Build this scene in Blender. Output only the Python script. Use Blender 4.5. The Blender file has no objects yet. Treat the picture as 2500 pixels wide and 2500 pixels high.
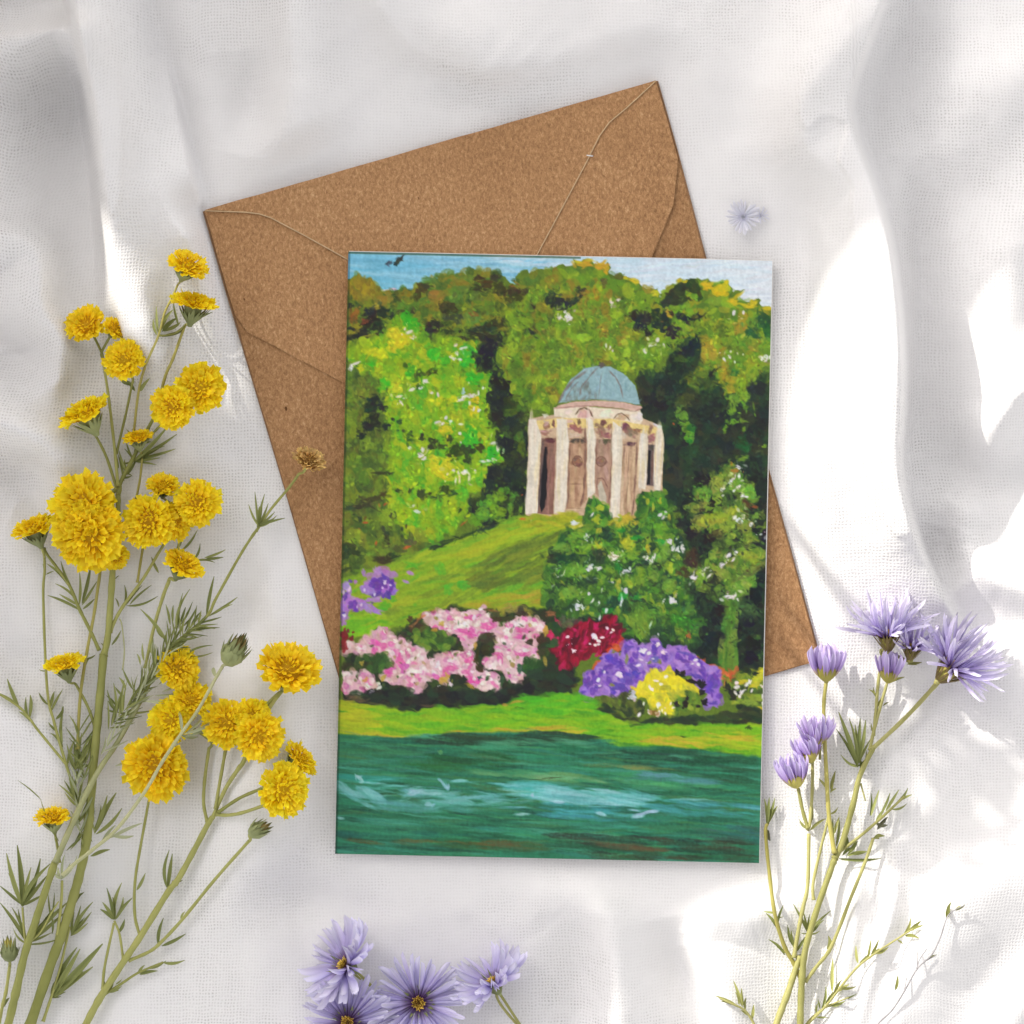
import bpy, bmesh, math, random
from mathutils import Vector, Matrix, Quaternion
import numpy as np

# ------------------------------------------------------------------ scene, camera, light
scene = bpy.context.scene
COL = scene.collection
R = math.radians
MM = 0.001
CAM_H = 0.80                                  # camera height over the cloth, metres
FIELD = 0.250                                 # the photograph shows 250 mm of cloth

cam_d = bpy.data.cameras.new('camera'); cam = bpy.data.objects.new('camera', cam_d); COL.objects.link(cam)
cam.location = (0, 0, CAM_H); cam.rotation_euler = (0, 0, 0)
cam_d.sensor_width = 36; cam_d.lens = 36 * CAM_H / FIELD
cam_d.clip_start = .01; cam_d.clip_end = 50
scene.camera = cam

SUN_EL = R(30); SUN_TRAVEL = Vector((.72, -.69)).normalized()   # the sun stands to the upper left, low
w = bpy.data.worlds.new('World'); scene.world = w; w.use_nodes = True
nt = w.node_tree; bg = nt.nodes['Background']
sky = nt.nodes.new('ShaderNodeTexSky'); sky.sky_type = 'NISHITA'; sky.sun_disc = False
sky.sun_elevation = SUN_EL
# sky texture: rotation 0 puts the sun at +Y, turning clockwise seen from above
sky.sun_rotation = math.atan2(-SUN_TRAVEL.x, -SUN_TRAVEL.y)
sky.air_density = 1.0; sky.dust_density = 2.2; sky.ozone_density = .6
hsv = nt.nodes.new('ShaderNodeHueSaturation'); hsv.inputs['Saturation'].default_value = .12
nt.links.new(sky.outputs[0], hsv.inputs['Color']); wb = nt.nodes.new('ShaderNodeMix'); wb.data_type = 'RGBA'; wb.blend_type = 'MULTIPLY'; wb.inputs['Factor'].default_value = 1
wb.inputs['B'].default_value = (1.03, .985, .955, 1)          # the camera's white balance: open shade reads as warm white
nt.links.new(hsv.outputs[0], wb.inputs['A']); nt.links.new(wb.outputs['Result'], bg.inputs[0])
bg.inputs[1].default_value = .15
sd = bpy.data.lights.new('sun', 'SUN'); sun = bpy.data.objects.new('sun', sd); COL.objects.link(sun)
sd.energy = 2.0; sd.angle = R(.55); sd.color = (1, .95, .86)
_d = Vector((SUN_TRAVEL.x * math.cos(SUN_EL), SUN_TRAVEL.y * math.cos(SUN_EL), -math.sin(SUN_EL)))
sun.rotation_euler = _d.to_track_quat('-Z', 'Y').to_euler()
sun.location = (-.5, .5, .6)
vs = scene.view_settings
vs.view_transform = 'Standard'; vs.look = 'None'; vs.gamma = 1; vs.exposure = 1.0
scene.cycles.max_bounces = 8

# ------------------------------------------------------------------ helpers
def P(px, py, z=0.0):
    """photo pixel (of 2500) at height z metres over the cloth -> place in the scene"""
    k = (CAM_H - z) / CAM_H * FIELD / 2500
    return Vector(((px - 1250) * k, (1250 - py) * k, z))
PXM = FIELD / 2500                            # metres per photo pixel
def tag(o, label=None, cat=None, group=None, kind=None):
    if label: o['label'] = label
    if cat: o['category'] = cat
    if group: o['group'] = group
    if kind: o['kind'] = kind
    return o
def thing(name, loc, label, cat, group=None):
    o = bpy.data.objects.new(name, None); COL.objects.link(o); o.location = loc
    o.empty_display_size = .01
    return tag(o, label, cat, group)
def link(name, me, parent=None, mat=None, mw=None, label=None):
    o = bpy.data.objects.new(name, me); COL.objects.link(o)
    if parent is not None: o.parent = parent
    if mw is not None: o.matrix_local = mw
    if mat is not None and not me.materials: me.materials.append(mat)
    if label: o['label'] = label
    return o
def mesh(name, v, f, smooth=True, mat=None):
    me = bpy.data.meshes.new(name); me.from_pydata([tuple(a) for a in v], [], f); me.update()
    if smooth: me.shade_smooth()
    if mat: me.materials.append(mat)
    return me
class MB:
    """collects vertices and faces for one mesh"""
    def __init__(self): self.v = []; self.f = []
    def add(self, v, f, M=None):
        n = len(self.v)
        self.v += [(M @ Vector(a)) if M is not None else Vector(a) for a in v]
        self.f += [tuple(i + n for i in q) for q in f]
    def box(self, x0, x1, y0, y1, z0, z1):
        self.add([(x0, y0, z0), (x1, y0, z0), (x1, y1, z0), (x0, y1, z0), (x0, y0, z1), (x1, y0, z1), (x1, y1, z1), (x0, y1, z1)],
                 [(3, 2, 1, 0), (4, 5, 6, 7), (0, 1, 5, 4), (1, 2, 6, 5), (2, 3, 7, 6), (3, 0, 4, 7)])
    def tube(self, pts, rad, n=7, cap=True):
        pts = [Vector(p) for p in pts]; v = []; f = []
        up = Vector((0, 0, 1))
        for i, p in enumerate(pts):
            t = (pts[min(i + 1, len(pts) - 1)] - pts[max(i - 1, 0)])
            if t.length < 1e-9: t = Vector((1, 0, 0))
            t.normalize()
            a = t.cross(up)
            if a.length < .05: a = t.cross(Vector((0, 1, 0)))
            a.normalize(); b = a.cross(t)
            r = rad[i] if hasattr(rad, '__len__') else rad
            for k in range(n):
                q = 2 * math.pi * k / n
                v.append(p + (a * math.cos(q) + b * math.sin(q)) * r)
        for i in range(len(pts) - 1):
            for k in range(n):
                f.append((i * n + k, i * n + (k + 1) % n, (i + 1) * n + (k + 1) % n, (i + 1) * n + k))
        if cap:
            f.append(tuple(reversed(range(n)))); f.append(tuple((len(pts) - 1) * n + k for k in range(n)))
        self.add(v, f)
    def build(self, name, parent=None, mat=None, mw=None, label=None, smooth=True):
        return link(name, mesh(name, self.v, self.f, smooth), parent, mat, mw, label)
def spline(pts, per=6):
    out = []; n = len(pts)
    pts = [Vector(p) for p in pts]
    for i in range(n - 1):
        p0 = pts[max(i - 1, 0)]; p1 = pts[i]; p2 = pts[i + 1]; p3 = pts[min(i + 2, n - 1)]
        for s in range(per):
            t = s / per; t2 = t * t; t3 = t2 * t
            out.append(.5 * ((2 * p1) + (p2 - p0) * t + (2 * p0 - 5 * p1 + 4 * p2 - p3) * t2 + (3 * p1 - p0 - 3 * p2 + p3) * t3))
    out.append(pts[-1]); return out

# ------------------------------------------------------------------ materials
def srgb(c):
    return tuple(((x / 255) / 12.92 if x / 255 <= .04045 else ((x / 255 + .055) / 1.055) ** 2.4) for x in c)
def newmat(name, rough=.6, spec=.3):
    m = bpy.data.materials.new(name); m.use_nodes = True
    n = m.node_tree.nodes; b = n['Principled BSDF']
    b.inputs['Roughness'].default_value = rough; b.inputs['Specular IOR Level'].default_value = spec
    return m, m.node_tree, b
def N(t, kind, **kw):
    n = t.nodes.new(kind)
    for k, v in kw.items():
        if hasattr(n, k): setattr(n, k, v)
        else: n.inputs[k].default_value = v
    return n
def ramp(t, stops):
    r = t.nodes.new('ShaderNodeValToRGB'); e = r.color_ramp.elements
    while len(e) < len(stops): e.new(.5)
    for q, (p, c) in zip(e, stops): q.position = p; q.color = (*c, 1) if len(c) == 3 else c
    return r
def mth(t, op, a=None, b=None, clamp=False):
    n = t.nodes.new('ShaderNodeMath'); n.operation = op; n.use_clamp = clamp
    for i, x in enumerate((a, b)):
        if x is None: continue
        if isinstance(x, (int, float)): n.inputs[i].default_value = x
        else: t.links.new(x, n.inputs[i])
    return n.outputs[0]

def mat_cloth():
    m, t, b = newmat('linen', .9, .1); L = t.links
    tc = N(t, 'ShaderNodeTexCoord')
    uv = N(t, 'ShaderNodeAttribute', attribute_name='cloth_uv')       # thread coordinates in mm
    wob = N(t, 'ShaderNodeTexNoise', Scale=22.0, Detail=1.0)
    L.new(tc.outputs['Object'], wob.inputs['Vector'])
    wob2 = N(t, 'ShaderNodeTexNoise', Scale=420.0, Detail=2.0)
    L.new(tc.outputs['Object'], wob2.inputs['Vector'])
    def vm(op, a, bb, s=None):
        n = t.nodes.new('ShaderNodeVectorMath'); n.operation = op
        L.new(a, n.inputs[0])
        if bb is not None:
            if isinstance(bb, tuple): n.inputs[1].default_value = bb
            else: L.new(bb, n.inputs[1])
        if s is not None: n.inputs['Scale'].default_value = s
        return n.outputs[0]
    o1 = vm('SCALE', vm('SUBTRACT', wob.outputs['Color'], (.5, .5, .5)), None, 4.0)
    o2 = vm('SCALE', vm('SUBTRACT', wob2.outputs['Color'], (.5, .5, .5)), None, 1.0)
    v = vm('ADD', vm('ADD', uv.outputs['Vector'], o1), o2)
    sx = N(t, 'ShaderNodeSeparateXYZ'); L.new(v, sx.inputs[0])
    k = 2 * math.pi / .80
    a = mth(t, 'SINE', mth(t, 'MULTIPLY', sx.outputs[0], k)); c = mth(t, 'SINE', mth(t, 'MULTIPLY', sx.outputs[1], k))
    # height: threads; gap: where both threads leave a hole

    a01 = mth(t, 'ADD', mth(t, 'MULTIPLY', a, .5), .5); c01 = mth(t, 'ADD', mth(t, 'MULTIPLY', c, .5), .5)
    hole = mth(t, 'POWER', mth(t, 'MULTIPLY', a01, c01), 1.6)
    thr = mth(t, 'MAXIMUM', mth(t, 'SUBTRACT', 1.0, a01), mth(t, 'SUBTRACT', 1.0, c01))
    msk = N(t, 'ShaderNodeTexNoise', Scale=17.0, Detail=3.0, Roughness=.55)
    L.new(tc.outputs['Object'], msk.inputs['Vector'])
    mr = N(t, 'ShaderNodeMapRange'); mr.inputs[1].default_value = .42; mr.inputs[2].default_value = .58
    mr.inputs[3].default_value = .26; mr.inputs[4].default_value = 1.0
    L.new(msk.outputs['Fac'], mr.inputs[0])
    irr = N(t, 'ShaderNodeTexNoise', Scale=260.0, Detail=1.0); L.new(tc.outputs['Object'], irr.inputs['Vector'])
    hk = mth(t, 'MULTIPLY', mth(t, 'MULTIPLY', hole, mr.outputs[0]), mth(t, 'ADD', mth(t, 'MULTIPLY', irr.outputs['Fac'], 1.2), -.15), True)
    mix = N(t, 'ShaderNodeMix', data_type='RGBA')
    mix.inputs['A'].default_value = (.82, .815, .815, 1); mix.inputs['B'].default_value = (.36, .345, .335, 1)
    L.new(hk, mix.inputs['Factor']); L.new(mix.outputs['Result'], b.inputs['Base Color'])
    bm = N(t, 'ShaderNodeBump', Strength=.55, Distance=.00016)
    L.new(mth(t, 'MULTIPLY', thr, mth(t, 'ADD', mth(t, 'MULTIPLY', mr.outputs[0], .6), .4)), bm.inputs['Height']); L.new(bm.outputs[0], b.inputs['Normal'])
    b.inputs['Sheen Weight'].default_value = .05
    return m

def mat_kraft(name, tint=1.0, fib=1.0):
    m, t, b = newmat(name, .82, .2); L = t.links
    tc = N(t, 'ShaderNodeTexCoord')
    mp_ = N(t, 'ShaderNodeMapping'); mp_.inputs['Scale'].default_value = (1, .62, 1); mp_.inputs['Rotation'].default_value = (0, 0, .55)
    L.new(tc.outputs['Object'], mp_.inputs[0])
    n1 = N(t, 'ShaderNodeTexNoise', Scale=1500.0, Detail=5.0, Roughness=.8, Distortion=.5); L.new(mp_.outputs[0], n1.inputs['Vector'])
    n2 = N(t, 'ShaderNodeTexNoise', Scale=40.0, Detail=3.0); L.new(mp_.outputs[0], n2.inputs['Vector'])
    vo = N(t, 'ShaderNodeTexVoronoi', Scale=1100.0); vo.feature = 'F1'; L.new(mp_.outputs[0], vo.inputs['Vector'])
    r = ramp(t, [(.32, tuple(x * tint for x in (.26, .132, .058))), (.47, tuple(x * tint for x in (.45, .242, .110))), (.56, tuple(x * tint for x in (.57, .32, .150))), (.68, tuple(x * tint for x in (.76, .50, .28)))])
    L.new(mth(t, 'ADD', mth(t, 'MULTIPLY', n1.outputs['Fac'], .85), mth(t, 'MULTIPLY', n2.outputs['Fac'], .16)), r.inputs[0])
    n3 = N(t, 'ShaderNodeTexNoise', Scale=520.0, Detail=1.5); L.new(mp_.outputs[0], n3.inputs['Vector'])
    sp = ramp(t, [(.0, (1, 1, 1)), (.775, (1, 1, 1)), (.80, (.32, .25, .2))]); L.new(n3.outputs['Fac'], sp.inputs[0])
    mx = N(t, 'ShaderNodeMix', data_type='RGBA', blend_type='MULTIPLY'); mx.inputs['Factor'].default_value = 1
    L.new(r.outputs[0], mx.inputs['A']); L.new(sp.outputs[0], mx.inputs['B']); L.new(mx.outputs['Result'], b.inputs['Base Color'])
    bp = N(t, 'ShaderNodeBump', Strength=1.0, Distance=.0005)
    L.new(n1.outputs['Fac'], bp.inputs['Height']); L.new(bp.outputs[0], b.inputs['Normal'])
    return m

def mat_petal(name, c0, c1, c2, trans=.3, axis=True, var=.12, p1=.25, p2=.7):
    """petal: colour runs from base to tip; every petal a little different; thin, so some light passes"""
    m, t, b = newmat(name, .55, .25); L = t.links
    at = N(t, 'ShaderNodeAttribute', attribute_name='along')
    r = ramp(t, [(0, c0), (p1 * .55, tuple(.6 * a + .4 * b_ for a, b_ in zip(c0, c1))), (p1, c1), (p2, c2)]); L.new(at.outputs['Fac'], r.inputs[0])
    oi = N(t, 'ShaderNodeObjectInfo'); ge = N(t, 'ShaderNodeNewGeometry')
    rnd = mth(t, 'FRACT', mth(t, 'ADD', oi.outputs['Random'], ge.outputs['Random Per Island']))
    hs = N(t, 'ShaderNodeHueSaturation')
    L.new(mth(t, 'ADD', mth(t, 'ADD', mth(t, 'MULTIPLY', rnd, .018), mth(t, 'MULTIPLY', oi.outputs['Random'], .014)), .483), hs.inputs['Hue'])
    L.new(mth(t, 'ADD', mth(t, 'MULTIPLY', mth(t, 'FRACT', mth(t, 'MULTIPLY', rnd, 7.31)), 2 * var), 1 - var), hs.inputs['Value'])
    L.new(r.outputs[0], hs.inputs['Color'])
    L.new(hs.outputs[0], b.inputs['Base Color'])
    tr = N(t, 'ShaderNodeBsdfTranslucent'); L.new(hs.outputs[0], tr.inputs['Color'])
    ms = N(t, 'ShaderNodeMixShader'); ms.inputs[0].default_value = trans
    L.new(b.outputs[0], ms.inputs[1]); L.new(tr.outputs[0], ms.inputs[2])
    L.new(ms.outputs[0], t.nodes['Material Output'].inputs['Surface'])
    return m

def mat_green(name, ca, cb, trans=.15, scale=300.0):
    m, t, b = newmat(name, .55, .3); L = t.links
    tc = N(t, 'ShaderNodeTexCoord'); oi = N(t, 'ShaderNodeObjectInfo')
    n1 = N(t, 'ShaderNodeTexNoise', Scale=scale, Detail=3.0); L.new(tc.outputs['Object'], n1.inputs['Vector'])
    f = mth(t, 'ADD', mth(t, 'MULTIPLY', n1.outputs['Fac'], .7), mth(t, 'MULTIPLY', oi.outputs['Random'], .5), True)
    r = ramp(t, [(.2, ca), (.85, cb)]); L.new(f, r.inputs[0]); L.new(r.outputs[0], b.inputs['Base Color'])
    tr = N(t, 'ShaderNodeBsdfTranslucent'); L.new(r.outputs[0], tr.inputs['Color'])
    ms = N(t, 'ShaderNodeMixShader'); ms.inputs[0].default_value = trans
    L.new(b.outputs[0], ms.inputs[1]); L.new(tr.outputs[0], ms.inputs[2])
    L.new(ms.outputs[0], t.nodes['Material Output'].inputs['Surface'])
    return m
def mat_plain(name, c, rough=.7, scale=60.0, amt=.12):
    m, t, b = newmat(name, rough); L = t.links
    tc = N(t, 'ShaderNodeTexCoord'); n1 = N(t, 'ShaderNodeTexNoise', Scale=scale, Detail=4.0); L.new(tc.outputs['Object'], n1.inputs['Vector'])
    r = ramp(t, [(.3, tuple(x * (1 - amt) for x in c)), (.7, tuple(min(.95, x * (1 + amt)) for x in c))])
    L.new(n1.outputs['Fac'], r.inputs[0]); L.new(r.outputs[0], b.inputs['Base Color'])
    return m
def mat_print():
    m, t, b = newmat('printed_picture', .5, .35); L = t.links
    at = N(t, 'ShaderNodeAttribute', attribute_name='picture'); L.new(at.outputs['Color'], b.inputs['Base Color'])
    tc = N(t, 'ShaderNodeTexCoord'); n1 = N(t, 'ShaderNodeTexNoise', Scale=900.0, Detail=3.0); L.new(tc.outputs['Object'], n1.inputs['Vector'])
    bp = N(t, 'ShaderNodeBump', Strength=.15, Distance=.0001); L.new(n1.outputs['Fac'], bp.inputs['Height']); L.new(bp.outputs[0], b.inputs['Normal'])
    return m

M_CLOTH = mat_cloth()
M_KRAFT = mat_kraft('kraft_paper', .98); M_KRAFT_IN = mat_kraft('kraft_paper_under', .90)
M_KEDGE = mat_plain('kraft_cut_edge', (.60, .44, .26), .8, 500, .12)
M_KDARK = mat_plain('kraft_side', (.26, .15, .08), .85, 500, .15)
M_PRINT = mat_print(); M_WHITE = mat_plain('white_card', (.80, .79, .77), .6, 300, .03)
YEL0 = (.80, .50, .006); YEL1 = (.98, .76, .014); YEL2 = (1.0, .84, .030)
M_YEL = mat_petal('yellow_petal', YEL0, YEL1, YEL2, .30)
M_YELC = mat_petal('yellow_floret', (.62, .33, .004), (.96, .71, .010), (1.0, .83, .025), .34, var=.14)
M_BRN = mat_petal('dried_floret', (.26, .13, .03), (.52, .30, .08), (.72, .50, .18), .2, var=.3)
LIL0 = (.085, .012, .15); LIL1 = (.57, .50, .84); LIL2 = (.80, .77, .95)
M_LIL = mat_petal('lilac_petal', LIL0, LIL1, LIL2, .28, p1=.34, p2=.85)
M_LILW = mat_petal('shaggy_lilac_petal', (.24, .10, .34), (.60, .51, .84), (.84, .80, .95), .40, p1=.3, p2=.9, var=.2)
M_LILB = mat_petal('bud_petal', (.50, .42, .16), (.46, .32, .68), (.74, .65, .92), .28, p1=.3, p2=.9)
M_PALE = mat_petal('pale_petal', (.66, .66, .80), (.74, .75, .85), (.79, .79, .86), .3, var=.04)
M_PALED = mat_plain('pale_disc', (.66, .67, .74))
M_DISC = mat_petal('aster_disc', (.06, .012, .03), (.26, .14, .03), (.85, .62, .12), .1, var=.3)
M_STEM = mat_green('stem_green', (.21, .23, .055), (.44, .44, .14), .05, 140)
M_STEMP = mat_green('stem_silvery', (.30, .32, .14), (.56, .56, .32), .05, 200)
M_STEMY = mat_green('stem_yellow_green', (.30, .27, .06), (.46, .42, .12), .05, 140)
M_STEML = mat_green('stem_pale_green', (.27, .27, .075), (.46, .44, .17), .08, 140)
M_LEAF = mat_green('leaf_green', (.13, .165, .045), (.34, .37, .12), .18)
M_LEAFP = mat_green('leaf_silvery', (.28, .32, .17), (.54, .57, .36), .18)
M_LEAFL = mat_green('leaf_light_green', (.15, .16, .045), (.42, .43, .14), .22)
M_CALYX = mat_green('calyx_green', (.12, .14, .05), (.34, .38, .17), .1)
M_CALYXD = mat_green('calyx_dark', (.085, .05, .022), (.28, .22, .07), .1)
M_CALYXY = mat_green('calyx_yellow_green', (.28, .25, .045), (.58, .52, .13), .15)
M_TWIG = mat_plain('grey_twig', (.34, .33, .34), .8, 400, .25)
M_SOIL = mat_plain('table_top', (.62, .60, .57), .8, 20, .08)
M_BLOCKER = mat_plain('shade_blocker_plain', (.62, .60, .57), .9, 8, .1)

# ------------------------------------------------------------------ the linen cloth
ENV_C = [(498, 515), (1603, 197), (2002, 1612), (897, 1930)]       # envelope corners in the photo
CARD_C = [(850, 615), (1885, 637), (1858, 2107), (819, 2083)]
def seg_d(X, Y, a, b):
    ex, ey = b[0] - a[0], b[1] - a[1]; L2 = ex * ex + ey * ey
    t = np.clip(((X - a[0]) * ex + (Y - a[1]) * ey) / L2, 0, 1)
    dx = X - a[0] - t * ex; dy = Y - a[1] - t * ey
    d = np.hypot(dx, dy)
    side = (ex * (Y - a[1]) - ey * (X - a[0])) / (math.sqrt(L2) * (d + 1e-3))   # + : right of the direction in the photo (y down)
    return d, t, np.clip(side, -1, 1)
def ridge(X, Y, pts, hs, wl, wr, pl=2.0, pr=2.0):
    """a fold: crest line pts with heights hs (mm), widths (photo px) to its left and right"""
    c = spline([(p[0], p[1], h) for p, h in zip(pts, hs)], 5)
    pad = 2.6 * max(wl, wr)
    out = np.zeros(X.shape)
    m = (X > min(p.x for p in c) - pad) & (X < max(p.x for p in c) + pad) & (Y > min(p.y for p in c) - pad) & (Y < max(p.y for p in c) + pad)
    if not m.any(): return out
    x = X[m]; y = Y[m]
    best = np.full(x.shape, 1e9); H = np.zeros(x.shape); S = np.zeros(x.shape)
    for a, b in zip(c[:-1], c[1:]):
        d, t, s = seg_d(x, y, a, b)
        u = d < best
        best = np.where(u, d, best); H = np.where(u, a.z + (b.z - a.z) * t, H); S = np.where(u, -s, S)
    k = .5 + .5 * S
    out[m] = np.maximum(H, 0) * np.exp(-(best / (wl + (wr - wl) * k)) ** (pl + (pr - pl) * k))
    return out
def quad_dist(X, Y, q):
    ins = np.ones(X.shape, bool); d = np.full(X.shape, 1e9)
    for i in range(4):
        dd, t, s = seg_d(X, Y, q[i], q[(i + 1) % 4]); d = np.minimum(d, dd); ins &= s > 0
    return np.where(ins, 0, d)
def smooth_noise(X, Y, cell, seed):
    rg = np.random.default_rng(seed); g = rg.random((96, 96))
    x = X / cell + 31.37; y = Y / cell + 29.71
    x0 = np.floor(x).astype(int); y0 = np.floor(y).astype(int); fx = x - x0; fy = y - y0
    fx = fx ** 3 * (fx * (6 * fx - 15) + 10); fy = fy ** 3 * (fy * (6 * fy - 15) + 10)
    i0, j0, i1, j1 = x0 % 96, y0 % 96, (x0 + 1) % 96, (y0 + 1) % 96
    return (g[j0, i0] * (1 - fx) + g[j0, i1] * fx) * (1 - fy) + (g[j1, i0] * (1 - fx) + g[j1, i1] * fx) * fy - .5

# crest line, heights in mm, width left, width right, exponent left, exponent right
FOLDS = [
    # upper left: the tall fold and its dark hollow, then long folds running down
    ([(150, -140), (200, 100), (232, 280), (252, 450), (285, 700), (330, 1000)], [26, 26, 25, 21, 12, 0], 13, 130, 2.2, 1.9),
    ([(-80, 108), (60, 82), (185, 66)], [13, 14, 12], 95, 26, 1.8, 1.7),
    ([(395, 130), (462, 420), (502, 560), (548, 700), (620, 900)], [0, 14, 17, 9, 0], 95, 12, 1.9, 2.2),
    ([(690, -80), (715, 110), (705, 260), (670, 380), (610, 480)], [10, 11, 10, 6, 0], 55, 120, 1.8, 2),
    # upper middle: soft pleat
    ([(860, -100), (1010, 110), (1170, 190), (1300, 330)], [12, 14, 12, 0], 75, 190, 1.7, 2),
    ([(1420, -100), (1560, 120), (1690, 380)], [6, 6, 0], 170, 170, 2, 2),
    # right: the great fold
    ([(2200, -120), (2112, 110), (2072, 240), (2090, 350), (2130, 460), (2164, 570), (2184, 700), (2196, 850), (2197, 1000), (2192, 1140), (2225, 1290), (2290, 1440), (2380, 1600)],
     [19, 19, 18, 18, 20, 23, 26, 27, 27, 25, 20, 10, 0], 150, 13, 1.9, 2.4),
    ([(2090, 60), (1985, 190), (1950, 270), (1965, 360), (2080, 460)], [5, 9, 9, 8, 0], 90, 60, 1.9, 1.7),
    ([(2010, 440), (2000, 720), (1985, 900), (1962, 1100), (1955, 1300), (1985, 1500), (2020, 1640)], [0, 5, 8, 9, 9, 7, 0], 28, 90, 1.6, 2),
    ([(2250, 330), (2440, 240), (2600, 130)], [0, 8, 9], 120, 120, 2, 2),
    ([(2640, 880), (2490, 960), (2425, 1060), (2390, 1200)], [15, 14, 11, 0], 65, 90, 1.7, 1.8),
    ([(2580, 440), (2470, 640), (2440, 800), (2425, 980)], [8, 10, 9, 0], 100, 100, 2, 2),
    ([(2370, 1180), (2345, 1320), (2430, 1420), (2600, 1450)], [0, 9, 8, 7], 60, 60, 1.8, 1.9),
    # left: hollow beside the flowers
    ([(-80, 560), (80, 600), (100, 740), (150, 850), (110, 1010)], [15, 16, 16, 12, 0], 100, 45, 2, 1.7),
    ([(-80, 1000), (60, 1060), (130, 1120), (190, 1270)], [15, 16, 11, 0], 50, 70, 1.8, 2),
    ([(320, 560), (360, 800), (440, 960), (560, 1200)], [0, 8, 7, 0], 90, 60, 2, 2),
    ([(-60, 1690), (80, 1800), (160, 1960), (140, 2190)], [6, 8, 7, 0], 120, 90, 2, 2),
    ([(550, 1500), (640, 1800), (620, 2050), (500, 2340)], [0, 7, 7, 0], 120, 110, 2, 2),
    # bottom
    ([(1270, 2060), (1440, 2170), (1490, 2310), (1510, 2620)], [0, 8, 10, 11], 120, 80, 2, 1.7),
    ([(2020, 2190), (1820, 2200), (1700, 2285), (1735, 2400), (1785, 2620)], [0, 5, 7, 7, 6], 24, 130, 1.6, 1.9),
    ([(2105, 2070), (2085, 2260), (2060, 2400), (2030, 2600)], [0, 7, 6, 2], 28, 38, 1.6, 1.7),
    ([(2195, 2040), (2175, 2230), (2130, 2370), (2080, 2580)], [0, 9, 7, 0], 32, 36, 1.6, 1.6),
    ([(2660, 2040), (2420, 2150), (2290, 2270), (2215, 2420), (2180, 2620)], [13, 14, 13, 10, 5], 65, 190, 1.7, 2),
    ([(2640, 2360), (2480, 2480), (2430, 2660)], [10, 9, 8], 75, 95, 1.9, 1.9),
]
# hollows between the folds: line, depth (mm), widths
HOLLOWS = [
    ([(120, 80), (178, 200), (205, 360), (222, 560), (235, 860)], [0, 26, 26, 18, 0], 125, 20),
    ([(345, -60), (392, 150), (440, 350), (490, 560)], [12, 14, 12, 0], 55, 50),
    ([(-80, 40), (60, 20), (160, 10)], [10, 10, 6], 40, 60),
    ([(2235, 380), (2246, 560), (2252, 800), (2246, 1050), (2270, 1230)], [0, 10, 13, 10, 0], 30, 90),
    ([(2250, -40), (2190, 110), (2140, 250), (2160, 380)], [4, 8, 6, 0], 30, 90),
    ([(600, 120), (615, 260), (590, 380)], [0, 10, 0], 60, 50),
    ([(-40, 820), (50, 870), (115, 950)], [14, 16, 0], 55, 50),
    ([(-30, 1190), (60, 1180), (130, 1290)], [12, 12, 0], 50, 60),
    ([(920, 20), (1030, 150), (1150, 230), (1290, 290)], [0, 11, 12, 0], 60, 60),
    ([(1395, 2140), (1425, 2300), (1430, 2560)], [0, 11, 12], 60, 40),
    ([(1630, 2240), (1650, 2330), (1700, 2460), (1720, 2600)], [0, 10, 12, 12], 60, 36),
    ([(2350, 1240), (2310, 1330), (2370, 1420)], [0, 14, 0], 45, 50),
    ([(2240, 1120), (2360, 1140), (2560, 1160)], [0, 9, 9], 60, 60),
    ([(560, 2200), (760, 2180), (960, 2260)], [0, 7, 0], 70, 70),
    ([(-40, 1560), (60, 1640), (110, 1760)], [9, 9, 0], 60, 60),
    ([(560, 1330), (600, 1480), (600, 1640)], [0, 6, 0], 50, 40),
]
def cloth_h(X, Y):
    """height of the cloth in mm at photo pixel X, Y"""
    h = np.zeros(np.shape(X))
    for pts, hs, wl, wr, pl, pr in FOLDS: h = h + ridge(X, Y, pts, hs, wl, wr, pl, pr)
    for pts, hs, wl, wr in HOLLOWS: h = h - .6 * ridge(X, Y, pts, hs, wl * 1.25, wr * 1.25, 1.9, 1.9)
    h = h + 3.0 * smooth_noise(X, Y, 260, 1) + 1.3 * smooth_noise(X, Y, 120, 2) + .45 * smooth_noise(X, Y, 50, 3)
    dq = np.minimum(quad_dist(X, Y, ENV_C), quad_dist(X, Y, CARD_C))
    k = np.clip(dq / (150 - 80 * np.clip((720 - X) / 120, 0, 1) * np.clip((Y - 380) / 200, 0, 1)), 0, 1); k = k * k * (3 - 2 * k)
    h = np.where(h > 18, 20 + (h - 20) * .6, h)
    return np.where(h > 0, h * k, h * (.25 + .75 * k)) - .35 * (1 - k) - .2
def axis(n_in, a, b, n_out, far):
    core = np.linspace(a, b, n_in); s = np.linspace(0, 1, n_out + 1)[1:] ** 1.6
    return np.concatenate([a - s[::-1] * far, core, b + s * far])
gx = axis(680, -70, 2570, 36, 900); gy = axis(680, -70, 2570, 36, 900)
GX, GY = np.meshgrid(gx, gy)
GH = cloth_h(GX, GY)
for _ in range(2):                                     # a woven cloth has no knife-sharp creases
    GH[1:-1] = .25 * GH[:-2] + .5 * GH[1:-1] + .25 * GH[2:]
    GH[:, 1:-1] = .25 * GH[:, :-2] + .5 * GH[:, 1:-1] + .25 * GH[:, 2:]
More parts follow.
